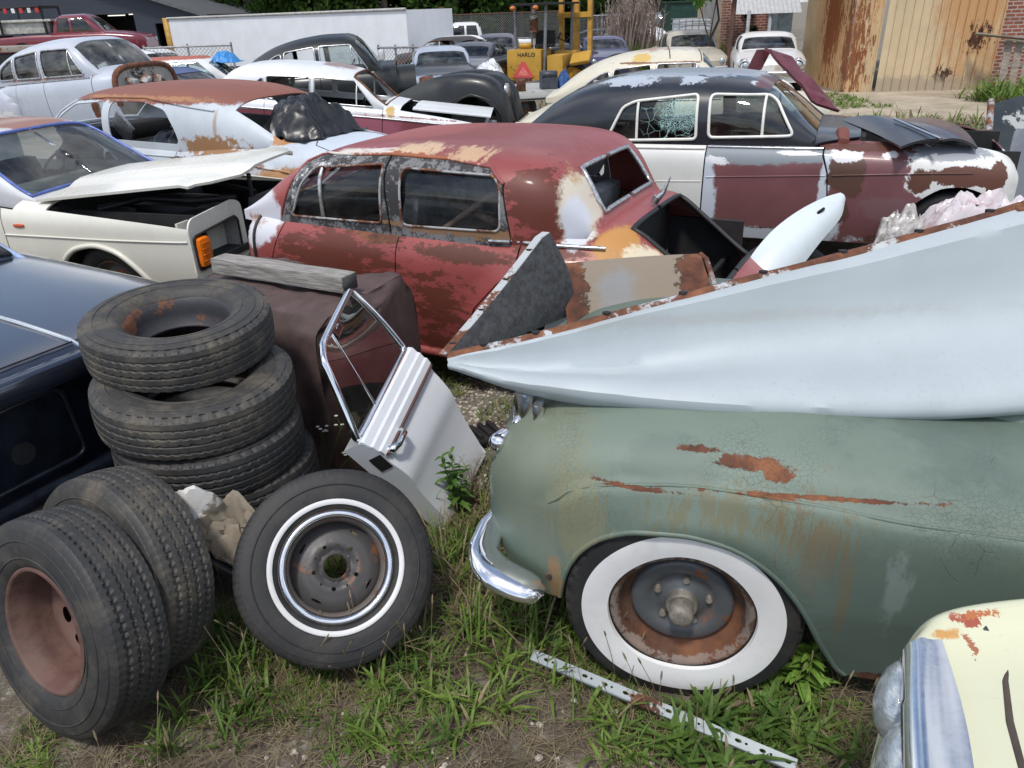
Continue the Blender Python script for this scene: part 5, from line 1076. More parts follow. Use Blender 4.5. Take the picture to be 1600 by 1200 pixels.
# ------------------------------------------------------------------ white over maroon saloon
def Wt(loc, yw, pitch): return Matrix.Translation(loc) @ Euler((0, pitch, yw)).to_matrix().to_4x4()
wm = thing('white_and_maroon_car', 'white over maroon four door saloon with no windscreen and loose hood', 'car', (-4.04, 13.84, 0.10), radians(-2), pitch=radians(6.4))
WM = Car(wm, [(-1.3, 0.9), (-0.8, 1.02), (0, 1.045), (2.0, 1.045), (2.3, 1.02), (3.5, 0.93), (3.75, 0.85)], [(-1.3, 0.75), (0, 0.88), (3.2, 0.88), (3.75, 0.80)], 0.3, 0.62, 5.0, 0.955,
         [(-0.75, 1.0), (-0.55, 1.2), (-0.35, 1.36), (-0.1, 1.45), (0.5, 1.505), (1.1, 1.51), (1.5, 1.47), (1.7, 1.38), (2.0, 1.13), (2.2, 0.96)], [(-0.75, 0.66), (0, 0.80), (1.8, 0.80), (2.2, 0.70)], 4.2)
wmp = paint('white_over_maroon', (0.66, 0.68, 0.70), 0.35, [L((1.5, -0.9, 0.56), (5, 1.0, 0.265), (0.16, 0.035, 0.045), ns=2, warp=0.02, soft=0.03), L((1.9, -0.9, 0.70), (0.5, 0.4, 0.16), (0.30, 0.09, 0.13), ns=3, warp=0.5, soft=0.4), L((2.2, -0.85, 0.93), (0.07, 0.3, 0.09), (0.5, 0.34, 0.12), ns=8, warp=0.8, soft=0.2), L((2.8, -0.9, 0.88), (1.0, 0.3, 0.02), (0.25, 0.13, 0.13), ns=8, warp=1.5, soft=0.1, thr=0.3), L((1.35, 0.1, 1.52), (0.4, 0.5, 0.06), (0.27, 0.2, 0.19), ns=4, warp=0.9, soft=0.2)], var=0.05, dirt=0.1)
q = [rounded([(0.01, 0.985), (0.05, 1.20), (0.18, 1.29), (0.20, 0.985)], 0.03), rounded([(0.245, 0.985), (0.235, 1.31), (0.92, 1.35), (0.92, 0.985)], 0.04), rounded([(0.99, 0.985), (0.99, 1.35), (1.62, 1.34), (1.90, 1.02), (1.90, 0.985)], 0.04)]
wws = [(1.60, 10.54), (1.60, 11.2), (2.12, 11.2), (2.12, 10.42)]
WM.panel('roof', 'C', [(-0.75, 9), (-0.75, 11), (2.2, 11), (2.2, 9)], wmp, q + [wws], res=0.06)
WM.panel('rear_quarter_glass', 'C', q[0], GLASS_DARK, off=-0.01, solid=None)
WM.trim('window_frame', 'C', q, DULLCHROME, 0.012, 0.004); WM.trim('vent_bar', 'C', [[(1.66, 0.99), (1.655, 1.33)]], OFFW, 0.011, 0, closed=False)
WM.trim('windscreen_frame', 'C', [[(1.60, 10.99), (1.60, 10.54), (2.12, 10.42), (2.12, 10.99)]], RUSTM, 0.02, 0.0, closed=False)
WM.panel('rear_body', 'B', [(-1.3, 0.3), (0.1, 0.3), (0.2, 0.6), (0.2, 10.45), (-0.6, 10.5), (-0.6, 11), (-1.3, 11)], wmp, res=0.09); WM.cap('tail_panel', 'B', -1.29, wmp)
WM.panel('rear_door', 'B', [(0.11, 0.3), (0.21, 0.6), (0.21, 10.45), (0.95, 10.45), (0.95, 0.3)], wmp, res=0.08, off=0.003); WM.panel('front_door', 'B', [(0.96, 0.3), (0.96, 10.45), (2.08, 10.45), (2.08, 0.3)], wmp, res=0.08, off=0.003)
WM.panel('front_body', 'B', [(2.09, 0.3), (2.09, 10.45), (2.05, 11), (3.75, 11), (3.75, 0.4), (3.3, 0.35), (3.2, 0.6), (2.95, 0.7), (2.7, 0.6), (2.6, 0.3)], wmp, [[(2.35, 10.5), (2.35, 11.2), (3.7, 11.2), (3.7, 10.45)]], res=0.07); WM.cap('front_panel', 'B', 3.74, BLACK, -1, 0.4)
WM.trim('side_moulding', 'B', [[(-0.8, 0.83), (2.05, 0.835), (3.6, 0.81)]], DULLCHROME, 0.012, 0.006, closed=False); WM.trim('handle', 'B', [[(1.0, 0.86), (1.3, 0.865)]], CHROME, 0.014, 0.03, closed=False)
WM.liner(BLACK, -0.6, 2.2, 0.44); mb = MB(); mb.box((3.0, 0, 0.6), (1.4, 1.2, 0.1)); mb.build('engine_bay', BLACK, wm, smooth=False)
seat(wm, 0.45, 0.25, 0.6, 0.8, simple('beige_leather', (0.22, 0.19, 0.16), 0.7), 1, hgt=0.6); dashboard(wm, 1.95, -0.7, 0.7, 0.85); steering(wm, 1.6, 0.35, 0.98)
mb = MB(); mb.grid([[(2.55 + 1.25 * i / 8, -0.78 + 1.5 * j / 10, 0.98 - 0.02 * i / 8 + 0.05 * (1 - (j / 5 - 1)**2) + (0.03 if j in (0, 1) else 0)) for j in range(11)] for i in range(9)]); mb.build('hood', wmp, wm, solid=0.02)
mb = MB(); mb.tube([(3.80, -0.6, 0.88), (3.86, -0.5, 0.88), (3.86, -0.5, 0.70)], 0.04, 8); mb.build('lamp_bezel', DULLCHROME, wm)

# ------------------------------------------------------------------ older cars in the row behind
def vintage(name, label, cat, loc, yaw, pt, glassm, scale=1.0, pitch=0.0, firewall=False, fend=True, hood=True, z0=0.35, broken=(), roll=0.0, wingm=None):
    t = thing(name, label, cat, loc, yaw, pitch=pitch, roll=roll); t.scale = (scale,) * 3
    c = Car(t, [(-1.75, 0.72), (-1.4, 0.88), (-1.0, 1.0), (-0.5, 1.12), (0.9, 1.145), (1.25, 1.15)], [(-1.75, 0.55), (-1.0, 0.76), (0, 0.84), (0.9, 0.82), (1.25, 0.70)], z0, 0.75, 3.8, 1.055,
            [(-1.35, 1.02), (-1.15, 1.18), (-0.95, 1.32), (-0.6, 1.48), (-0.2, 1.57), (0.2, 1.605), (0.5, 1.60), (0.68, 1.54), (0.85, 1.36), (1.02, 1.12), (1.07, 1.06)], [(-1.35, 0.50), (-0.8, 0.70), (0, 0.78), (0.8, 0.76), (1.07, 0.66)], 3.6, bul=[(-1.15, 0.5, 0.62, 0.5, 0.12)] if fend else ())
    w1 = rounded([(-0.86, 1.08), (-0.78, 1.24), (-0.60, 1.34), (-0.50, 1.37), (-0.50, 1.08)], 0.04); w2 = rounded([(-0.45, 1.08), (-0.45, 1.39), (0.02, 1.445), (0.03, 1.08)], 0.04); w3 = rounded([(0.10, 1.08), (0.09, 1.45), (0.58, 1.45), (0.82, 1.08)], 0.04)
    wsn = [(0.66, 10.50), (0.66, 11.2), (0.98, 11.2), (0.98, 10.42)]
    c.panel('roof', 'C', [(-1.35, 9), (-1.35, 11), (1.07, 11), (1.07, 9)], pt, [w1, w2, w3, wsn], res=0.065)
    for i, w_ in enumerate((w1, w2, w3)):
        if i not in broken: c.panel('side_glass', 'C', w_, glassm, off=-0.01, solid=None)
    c.panel('windscreen', 'C', wsn, glassm, off=-0.01, solid=None)
    c.trim('window_frame', 'C', [w1, w2, w3], DULLCHROME, 0.013, 0.004); c.trim('vent_bar', 'C', [[(0.60, 1.09), (0.58, 1.44)]], DULLCHROME, 0.011, 0, closed=False)
    c.panel('tail_body', 'B', [(-1.75, 0.4), (-1.5, 0.3), (-0.55, 0.36), (-0.5, 10.48), (-1.15, 10.5), (-1.15, 11), (-1.75, 11)], pt, res=0.07); c.cap('tail_panel', 'B', -1.74, pt)
    c.panel('rear_door', 'B', [(-0.54, 0.37), (-0.49, 10.48), (0.06, 10.48), (0.06, 0.37)], pt, res=0.08, off=0.003); c.panel('front_door', 'B', [(0.07, 0.37), (0.07, 10.48), (0.92, 10.48), (1.0, 0.37)], pt, res=0.08, off=0.003)
    c.panel('scuttle', 'B', [(1.01, 0.37), (0.93, 10.48), (0.98, 11), (1.25, 11), (1.25, 0.37)], pt, res=0.07)
    c.trim('waist_moulding', 'B', [[(-1.2, 1.0), (0.9, 1.03)]], DULLCHROME, 0.013, 0.008, closed=False); c.liner(BLACK, -0.9, 1.1, 0.46)
    seat(t, -0.6, 0, 0.65, 1.3, SEATM, 1); seat(t, 0.25, 0, 0.65, 1.3, SEATM, 1, hgt=0.5); dashboard(t, 0.75, -0.65, 0.65, 0.98); steering(t, 0.5, -0.33, 1.05)
    return t, c
silver = paint('silver_grey_paint', (0.44, 0.475, 0.54), 0.38, [L((0.0, -0.9, 1.06), (1.3, 0.3, 0.03), (0.30, 0.18, 0.17), ns=8, warp=1.2, soft=0.2, thr=0.2), L((-0.9, -0.9, 0.62), (0.5, 0.4, 0.3), (0.36, 0.36, 0.42), ns=4, warp=1.0, soft=0.2, amt=0.6), L((0.9, -0.8, 0.6), (0.06, 0.4, 0.2), None, ns=7, warp=0.6), L((-0.8, -0.9, 0.55), (0.2, 0.3, 0.1), (0.55, 0.56, 0.55), ns=8, warp=1.2)], var=0.06, dirt=0.15, coat=0.2)
bt, bc = vintage('silver_car', 'silver grey old saloon stripped to its firewall, raised beside the flatbed truck', 'car', (-7.30, 14.5, 0.26), radians(-16), silver, GLASS_DIRTY, 1.08, pitch=radians(-2.5), z0=0.3)
bc.cap('firewall', 'B', 1.255, paint('oily_firewall', (0.33, 0.31, 0.28), 0.7, [L((1.3, 0, 0.8), (0.3, 0.7, 0.5), (0.03, 0.03, 0.03), ns=6, warp=1.5, thr=0.6)], dirt=0.5))
mb = MB(); mb.tube([bc.pt('B', 1.26, v, s_) for s_, v in [(-1, v) for v in np.linspace(-0.3, 1, 14)] + [(1, v) for v in np.linspace(0.95, -0.3, 14)]], 0.045, 6); mb.build('firewall_edge', RUSTM, bt)
for i in range(9):
    mb = MB(); mb.rbox((1.33 + 0.03 * (i % 3), -0.40 + 0.1 * i, 0.92 - 0.12 * (i % 3)), (0.18, 0.13 + 0.05 * (i % 2), 0.12), 0.03, 3, rot=(0.2 * i, 0.3, 0)); mb.build('engine_part', DARKSTEEL if i % 3 else RUSTGREY, bt)
blk = paint('dull_black_paint', (0.012, 0.014, 0.014), 0.38, [L((-0.9, -0.7, 1.0), (0.6, 0.5, 0.5), (0.025, 0.03, 0.029), ns=3, warp=0.8, soft=0.4)], dirt=0.06, coat=0.1)
bk, bkc = vintage('black_limousine', 'tall black old limousine without doorglass in the row behind, facing right', 'car', (-3.6, 16.8, -0.10), radians(6), blk, GLASS_DIRTY, 1.22, pitch=radians(-1.2), broken=(1,), z0=0.2)
car_wheel(bk, -1.15, -0.78, 0.28, 0.36)
mb = MB(); rows = []
for i in range(12):
    x = 1.2 + 0.35 * i / 11; r = 0.42 - 0.08 * i / 11; rows.append([(x, r * cos(a), 0.72 + 0.34 * sin(a)) for a in np.linspace(-0.4, pi + 0.4, 16)])
mb.grid(rows); mb.build('hood', blk, bk, solid=0.02)
mb = MB(); mb.lathe([(0.0, 0), (0.16, 0.0), (0.18, 0.06), (0.18, 0.22), (0.10, 0.3), (0.0, 0.3)], 20); mb.xform(Matrix.Translation((1.6, -0.1, 0.70)) @ Matrix.Rotation(pi / 2, 4, 'Y')); mb.build('fan_hub', RUSTM, bk)
mb = MB(); mb.rbox((1.05, -0.78, 1.28), (0.10, 0.2, 0.16), 0.03, 3); mb.build('mirror', simple('grey_mirror', (0.5, 0.5, 0.5), 0.4), bk)
crm = paint('cream_old_paint', (0.60, 0.56, 0.45), 0.42, [L((0.0, 0.1, 1.66), (0.55, 0.6, 0.10), (0.28, 0.13, 0.08), ns=9, warp=1.3, soft=0.1, thr=0.15), L((0.5, 0.1, 1.66), (0.5, 0.62, 0.10), (0.44, 0.41, 0.38), ns=10, warp=1.0, soft=0.1), L((-0.1, -0.6, 1.52), (0.12, 0.2, 0.08), (0.55, 0.38, 0.12), ns=8, warp=1.2, soft=0.2), L((0.1, -0.7, 1.465), (0.8, 0.2, 0.014), (0.20, 0.10, 0.06), ns=8, warp=1.3, thr=0.2)], var=0.06, dirt=0.12)
crt, crc = vintage('cream_fastback', 'cream old saloon with flaking roof behind the dark roofed car', 'car', (2.35, 13.0, -0.30), radians(-11), crm, GLASS, 1.17, broken=(0, 1, 2), z0=0.3)
crc.trim('roof_seam', 'C', [[(0.25, 10.5), (0.22, 10.98)], [(0.64, 10.5), (0.62, 10.98)]], simple('seam_brown', (0.10, 0.05, 0.04), 0.7), 0.008, 0.0, closed=False)
mb = MB(); mb.rbox((1.7, 0, 0.8), (1.2, 1.3, 0.4), 0.15, 5); mb.build('hood', crm, crt)

# black front wings lying in front of the limousine
wg = thing('black_fenders', 'pair of joined black front wings with headlamp pods lying behind the white and maroon car', 'car fenders', (-0.75, 14.9, 0.18), radians(-12))
def wing(y0, y1, name):
    rows = []
    top = pch([(-2.3, 0.25), (-1.6, 0.45), (-0.9, 0.78), (-0.3, 0.98), (0.2, 1.03), (0.6, 0.98), (0.88, 0.75), (0.98, 0.45), (1.0, 0.2)])
    for i in range(41):
        x = -2.3 + 3.3 * i / 40; zt_ = top(x); inner = max(0.0, 1 - ((x - 0.35) / 0.52)**2) ** 0.5 * 0.66 if abs(x - 0.35) < 0.52 else 0.0
        r = []
        for k in range(15):
            a = pi * k / 14 * 0.98; lowz = inner if k < 7 else 0.15
            z = lowz + max(0.02, zt_ - lowz) * sin(a) ** 0.5 if True else 0; y = (y0 + y1) / 2 - (y1 - y0) / 2 * cos(a); r.append((x, y, z))
        rows.append(r)
    mb = MB(); mb.grid(rows); return mb.build(name, blk, wg, solid=0.012)
wing(-0.55, 0.05, 'near_wing'); wing(0.35, 0.95, 'far_wing')
mb = MB(); mb.rbox((0.55, 0.2, 0.62), (0.75, 0.8, 0.75), 0.3, 7); mb.build('nose_panel', blk, wg)
mb = MB(); mb.lathe([(0, 0.02), (0.10, 0.012), (0.115, 0), (0.12, -0.05)], 20); mb.xform(Matrix.Translation((0.93, -0.15, 0.72)) @ Matrix.Rotation(pi / 2, 4, 'Y')); mb.build('headlamp', DULLCHROME, wg)
mb = MB(); mb.tube([(-0.2, -0.57, 0.08), (-0.17, -0.575, 0.4), (0.0, -0.575, 0.60), (0.35, -0.58, 0.70), (0.7, -0.575, 0.60), (0.87, -0.57, 0.35), (0.9, -0.565, 0.1)], 0.018, 6); mb.build('arch_bead', blk, wg)
mb = MB(); mb.grid([[(0.35 + 0.5 * cos(a), y, 0.05 + 0.62 * sin(a)) for y in (-0.5, 0.3)] for a in np.linspace(0, pi, 14)]); mb.build('wheel_housing', BLACK, wg, smooth=False)

# ------------------------------------------------------------------ dark blue car tail at the left edge
dk = thing('dark_blue_car', 'glossy dark blue car at the left edge with chrome strip and stripped lamp panel', 'car', (-1.80, 3.05, 0), radians(-30))
blue = paint('glossy_dark_blue', (0.028, 0.036, 0.06), 0.12, [L((-0.8, 0, 0.9), (1, 1, 0.4), (0.035, 0.04, 0.06), ns=3, warp=0.8, soft=0.5)], var=0.2, metal=0.55, dirt=0.06, dirtcol=(0.08, 0.08, 0.09), coat=1.0, bumpy=0.01, specks=0.0)
D = Car(dk, [(-3.2, 1.03), (-1.2, 1.0), (-0.5, 0.985), (-0.12, 0.965), (-0.02, 0.94), (0.0, 0.92)], [(-3.2, 0.86), (-0.5, 0.86), (0.0, 0.83)], 0.28, 0.60, 6.5, 0.95, [(-3.2, 1.36), (-2.4, 1.34), (-1.9, 1.16), (-1.5, 0.98)], [(-3.2, 0.72), (-1.5, 0.66)], 4.0)
D.panel('body', 'B', [(-3.2, 0.28), (0.0, 0.35), (0.0, 10.40), (0.0, 11), (-1.7, 11), (-1.7, 10.42), (-3.2, 10.42)], blue, [[(-1.55, 0.2), (-1.5, 0.5), (-1.3, 0.64), (-1.1, 0.66), (-0.9, 0.6), (-0.75, 0.4), (-0.72, 0.2)]], res=0.07)
dws = [(-2.35, 10.52), (-2.35, 11.2), (-1.62, 11.2), (-1.62, 10.42)]
D.panel('roof', 'C', [(-3.2, 9), (-3.2, 11), (-1.5, 11), (-1.5, 9)], blue, [dws], res=0.09); D.panel('rear_window', 'C', dws, GLASS_GREEN, off=-0.01, solid=None); D.trim('window_seal', 'C', [[(-2.35, 10.99), (-2.35, 10.52), (-1.62, 10.42), (-1.62, 10.99)]], SEAL, 0.018, 0.004, closed=False)
D.trim('bright_edge', 'C', [[(-2.2, 10.46), (-1.5, 10.30)]], simple('pale_blue_paint', (0.25, 0.33, 0.5), 0.25), 0.02, 0.004, closed=False)
mb = MB(); mb.tube([(-0.95, 0.0, 1.0), (-0.5, 0, 0.992), (-0.12, 0, 0.972), (-0.01, 0, 0.945)], 0.011, 8); mb.build('chrome_strip', CHROME, dk)
mb = MB(); mb.tube([(-0.10, y, 0.972) for y in np.linspace(-0.78, 0.78, 24)], 0.004, 5); mb.build('lid_seam', BLACK, dk)
mb = MB(); mb.rbox((-0.03, 0, 0.90), (0.10, 1.66, 0.10), 0.03, 4); mb.build('lid_lip', blue, dk)
inn = simple('blue_black_panel', (0.008, 0.011, 0.018), 0.3, var=0.5, bumpy=0.1)
mb = MB(); mb.box((-0.10, 0, 0.62), (0.03, 1.64, 0.5)); mb.build('lamp_panel', inn, dk, smooth=False)
mb = MB(); mb.rbox((-0.04, 0, 0.42), (0.14, 1.68, 0.06), 0.02, 3); mb.build('lower_rail', inn, dk)
mb = MB(); mb.tube([(-0.03, y, z) for y, z in rounded([(-0.78, 0.50), (-0.78, 0.82), (-0.15, 0.84), (-0.12, 0.50)], 0.06)], 0.014, 6, closed=True); mb.build('lamp_rim', inn, dk)
for i, (y, z, r) in enumerate(((-0.62, 0.66, 0.07), (-0.45, 0.70, 0.035), (-0.35, 0.6, 0.05), (0.2, 0.65, 0.06))):
    mb = MB(); mb.tube([(-0.084, y, z), (-0.078, y, z)], r, 16); mb.build('lamp_hole', BLACK, dk, smooth=False)
mb = MB(); mb.box((-0.5, 0, 0.55), (0.5, 1.5, 0.4)); mb.build('boot_lining', BLACK, dk, smooth=False)

# ------------------------------------------------------------------ cream car corner at bottom right
def shear(p): return (p[0] - (1.285 - p[1]) * 0.42, p[1], p[2])
cc = thing('cream_car', 'pale cream car corner with twin headlamp under a chrome hood, bottom right', 'car', (0, 0, 0), 0)
ccp = paint('pale_cream_paint', (0.60, 0.60, 0.42), 0.22, [L((0.98, 1.25, 0.90), (0.03, 0.02, 0.05), (0.32, 0.08, 0.04), ns=22, warp=1.6, soft=0.08), L((1.0, 1.262, 0.90), (0.055, 0.012, 0.05), (0.42, 0.14, 0.05), ns=30, warp=1.9, soft=0.08, thr=0.1), L((0.925, 1.225, 0.88), (0.03, 0.012, 0.05), (0.5, 0.27, 0.08), ns=16, warp=1.1, soft=0.2), L((0.965, 1.20, 0.88), (0.01, 0.05, 0.06), (0.33, 0.12, 0.06), ns=40, warp=2.0, soft=0.06, thr=0.2)], var=0.04, dirt=0.05, coat=0.6, bumpy=0.01, specks=0.06)
rows = []                         # fender crown: stations along x, section across y
ycr = pch([(0.88, 1.285), (0.95, 1.315), (1.05, 1.335), (1.2, 1.345), (1.6, 1.35), (2.2, 1.35)])
xf = 0.872
for i in range(41):
    u = i / 40; x = xf + 1.5 * u ** 1.8; yo = 1.345 - 0.055 * math.exp(-(x - xf) / 0.055); r = []
    zc = 0.905 + 0.05 * (1 - math.exp(-(x - xf) / 0.25)) - 0.035 * math.exp(-(x - xf) / 0.03)
    for j in range(29):
        v = j / 28
        if v < 0.35: a = v / 0.35 * pi / 2; y = yo + 0.0 - 0.075 * (1 - cos(a)) ; z = 0.40 + (zc - 0.40) * sin(a) ** 0.35
        else: k = (v - 0.35) / 0.65; y = (yo - 0.075) - (yo - 0.075 - 0.62) * k; z = zc - 0.045 * sin(min(1, k * 4.5) * pi / 2) + 0.028 * max(0, (k - 0.25)) * min(1, (x - xf) / 0.2)
        # undercut towards the nose
        r.append((x + 0.028 * max(0, 1 - abs(y - 1.255) / 0.05) * math.exp(-(x - xf) / 0.06), y, z))
    rows.append(r)
mb = MB(); mb.grid(rows); mb.build('fender', ccp, cc, solid=0.008)
def bez(y0, z0, n=22):
    rows = []
    for i in range(n + 1):
        k = i / n; y = 1.228 - 0.55 * k; sw = 0.045 + 0.03 * sin(k * pi * 0.9); rows.append([(0.874 - 0.012 * sin(k * pi) , y, 0.80 + 0.04 * sin(k * pi)), (0.862 - 0.012 * sin(k * pi), y, 0.855), (0.870 - 0.010 * sin(k * pi), y, 0.878), (0.895, y, 0.897), (0.895 + sw, y, 0.903), (0.90 + sw, y, 0.885)])
    return rows
mb = MB(); mb.grid(bez(0, 0)); mb.build('lamp_hood', CHROME, cc, solid=0.004)
LENS = simple('headlamp_glass', (0.42, 0.46, 0.48), 0.08, 0.55, var=0.25, ns=60, bumpy=0.12, stretch=(1, 1, 4))
for y in (1.165, 1.005):
    mb = MB(); mb.lathe([(0, 0.045), (0.04, 0.038), (0.07, 0.02), (0.083, 0.0), (0.086, -0.03)], 28); mb.xform(Matrix.Translation((0.855, y, 0.775)) @ Matrix.Rotation(-pi / 2, 4, 'Y')); mb.build('headlamp', LENS, cc)
rows = []
for i in range(16):
    k = i / 15; y = 1.20 - 0.55 * k; bow = -0.055 * sin(min(1, k * 2.2) * pi / 2); rows.append([(0.90 + bow, y, 0.72), (0.872 + bow, y, 0.685), (0.862 + bow, y, 0.60), (0.875 + bow, y, 0.40)])
mb = MB(); mb.grid(rows); mb.build('front_apron', ccp, cc, solid=0.006)
sm = [(1.105, 1.215, 0.886), (1.09, 1.18, 0.889), (1.065, 1.10, 0.893), (1.055, 1.0, 0.897), (1.06, 0.85, 0.903), (1.07, 0.65, 0.91)]
rows = [[(x - 0.006, y, z + 0.0045), (x + 0.006, y, z + 0.0045)] for x, y, z in sm]
mb = MB(); mb.tube([(x, y, z - 0.006) for x, y, z in sm], 0.011, 8); mb.build('hood_seam', simple('seam_rubber', (0.06, 0.045, 0.035), 0.8), cc)
mb = MB(); mb.tube([(1.09, 1.02, 0.905), (1.3, 1.03, 0.918)], 0.003, 5); mb.build('coach_line', BLACK, cc)
mb = MB(); mb.tube([(1.035, 1.225, 0.895), (1.075, 1.212, 0.898), (1.11, 1.195, 0.900)], 0.006, 8); mb.rbox((1.043, 1.233, 0.905), (0.032, 0.028, 0.03), 0.008, 4, rot=(0.3, 0.2, -0.4)); mb.tube([(1.0, 1.262, 0.892), (0.99, 1.25, 0.89), (1.02, 1.238, 0.894), (1.05, 1.215, 0.899), (1.10, 1.20, 0.90)], 0.0018, 5); mb.tube([(1.02, 1.27, 0.893), (1.035, 1.25, 0.90), (1.06, 1.21, 0.90), (1.13, 1.19, 0.905)], 0.0018, 5)
mb.v = [tuple(Vector(shear(p)) + Vector((0.012, 0.045, 0.02))) for p in mb.v]
tag(mb.build('wire_plug', simple('black_plastic', (0.03, 0.03, 0.034), 0.45), None), 'small black plastic plug with thin wires lying on the cream fender', 'plug')

cc.location = (0.012, 0.045, 0.02)
for o in cc.children:
    for v_ in o.data.vertices: v_.co = shear(v_.co)

# ------------------------------------------------------------------ loose panels on the right
sf = thing('white_fender', 'slim white car fender standing on end before the maroon front door', 'car fender')
P0 = [Vector((1.45, 4.60, 0.45)), Vector((1.56, 4.72, 0.62)), Vector((1.74, 4.86, 0.79)), Vector((1.95, 5.0, 0.90)), Vector((2.14, 5.1, 0.97)), Vector((2.26, 5.18, 1.0))]
wds = [0.24, 0.25, 0.24, 0.20, 0.14, 0.04]
wx = [pch([(i, p[k]) for i, p in enumerate(P0)]) for k in range(3)]; ww = pch(list(enumerate(wds))); rows = []
for i in range(26):
    s_ = 5 * i / 25; p = Vector([f(s_) for f in wx]); q = Vector([f(min(5, s_ + 0.05)) - f(max(0, s_ - 0.05)) for f in wx]).normalized(); sdv = Vector((0.75, -0.3, -0.6)); sdv = (sdv - q * sdv.dot(q)).normalized(); nn = q.cross(sdv); nn = nn if nn.y < 0 else -nn; w_ = ww(s_)
    rows.append([p + sdv * w_ * (k / 8 - 0.2) * 1.2 + nn * 0.05 * sin(k / 8 * pi) * (w_ / 0.18) for k in range(9)])
mb = MB(); mb.grid(rows); mb.build('skin', paint('white_fender_paint', (0.60, 0.66, 0.69), 0.35, dirt=0.1, coat=0.2, var=0.05), sf, solid=0.008)
mb = MB(); p = rows[17][3]; mb.rbox(p + Vector((0, -0.012, 0.015)), (0.06, 0.012, 0.022), 0.006, 3, rot=(0, -0.5, 0.3)); mb.build('slot', BLACK, sf)
t = thing('tyre', 'black tyre on the ground behind the slim white fender', 'tyre'); place(t, (1.93, 5.15, 0.33), (-0.25, -0.85, 0.35)); link('tyre_casing', tyre_mesh('spare_tyre', 0.37, 0.2, 0.2, 'zigzag', [RUBBER_BLACK], nu=120, seed=50), t)
pk = sheet('wrapped_bundle', 'pinkish white plastic wrapped panel leaning by the front wheel of the maroon fender', 'wrapped panel', (3.72, 6.0, 0.10), (1.0, 0.55), 5, paint('wrap_film', (0.62, 0.56, 0.58), 0.22, [L((0, 0, 0.3), (0.6, 0.4, 0.5), (0.5, 0.38, 0.40), ns=6, warp=1.4, thr=0.5)], coat=0.5, dirt=0.1, bumpy=0.25), 0.60, radians(-14), sag=1.0, pw=6)
pk2 = sheet('crumpled_film', 'crumpled clear film and grey foam at the left end of the wrapped panel', 'plastic film', (3.15, 6.0, 0.05), (0.5, 0.5), 11, simple('clear_film', (0.42, 0.40, 0.38), 0.2, var=0.5, ns=14, bumpy=0.6), 0.62, 0.4)
pb = thing('bare_panel', 'black curved body panel with flaking spots standing at the right edge', 'car panel')
A = [(5.05, 8.15, 0.55), (5.42, 8.9, 1.06), (6.6, 9.3, 1.08), (6.4, 8.6, 0.4)]
leaf('', '', '', A, None, arch_=0.10).build('skin', paint('flaking_black', (0.018, 0.024, 0.026), 0.4, [L((5.7, 8.7, 0.85), (0.35, 0.6, 0.25), (0.35, 0.37, 0.36), ns=5, warp=1.3, thr=0.5)], dirt=0.2), pb, solid=0.02)
mb = MB(); mb.tube([(5.0, 8.05, 0.45), (5.2, 8.5, 0.85), (5.36, 8.85, 1.12)], 0.035, 8); mb.build('edge_flange', RUSTGREY, pb)
pg = thing('leaning_sheet', 'flat blue grey sheet panel leaning at the right edge before the black one', 'car panel')
v, f = cdt(densify([(0, 0), (1.5, 0), (1.5, 1.15), (0.75, 1.02), (0.05, 0.80)], 0.1), [], 0.12)
mb = MB(); mb.add([(x, 0.03 * sin(x * 2) + 0.12 * z, z) for x, z in v], f); mb.build('skin', paint('blue_grey_primer', (0.27, 0.30, 0.345), 0.5, [L((0.2, 0, 0.4), (0.2, 0.3, 0.5), (0.18, 0.2, 0.23), ns=4, warp=0.8, soft=0.4)], dirt=0.15), pg, solid=0.015)
pg.location = (4.86, 7.55, 0.18); pg.rotation_euler = (0, 0, radians(-8))
mp_ = thing('maroon_strip', 'torn maroon trim panel standing up behind the dark blue roof', 'car panel')
mb = MB(); mb.grid([[(3.05 + 0.42 * i / 10 + j * 0.13, 9.6 - 0.7 * i / 10, 1.70 - 0.04 * j - (0.55 * (i / 10)**1.1) + 0.06 * noise.noise((i * .5, j, 3))) for j in range(3)] for i in range(11)]); mb.grid([[(2.98 - 0.10 * i / 4 + 0.17 * j / 3, 9.65, 1.68 - 0.22 * i / 4 + 0.04 * noise.noise((i, j, 9))) for j in range(4)] for i in range(5)]); mb.build('skin', simple('dark_maroon', (0.12, 0.03, 0.04), 0.4), mp_, solid=0.03)
# ------------------------------------------------------------------ background
def atY(px, py, Y):
    d = _f * FPX + _r * (px - 800) + _u * (600 - py); return Vector((0, 0, CAM_H)) + d * (Y / d.y)
# workshop building
bld = thing('workshop', 'dark blue workshop building with two open doorways behind the red pickup', 'building')
def siding():
    m, g = new_mat('dark_blue_siding'); co = g.n('ShaderNodeTexCoord', out=3); sp = g.t.nodes.new('ShaderNodeSeparateXYZ'); g.set(sp.inputs[0], co)
    w_ = g.math('FRACT', g.math('MULTIPLY', sp.outputs[2], 3.3)); nz = g.noise(co, 0.6, 4)
    finish(g, principled(g, Base_Color=g.mix(nz, (0.024, 0.03, 0.046), (0.042, 0.05, 0.072)), Roughness=0.6, Normal=bump(g, w_, 0.5, 0.03))); return m
Yb = 46.0
xl, xr = -42.0, atY(312, 26, Yb).x
zr0 = atY(312, 24, Yb).z; zs = atY(235, 0, Yb); slope = (zs.z - zr0) / (zs.x - xr)
ridge_x = xr - 13.5; zrid = zr0 + slope * (ridge_x - xr)
d1 = (atY(156, 50, Yb).x, atY(214, 50, Yb).x, atY(180, 22, Yb).z); d2 = (atY(247, 60, Yb).x, atY(272, 60, Yb).x, atY(258, 36, Yb).z)
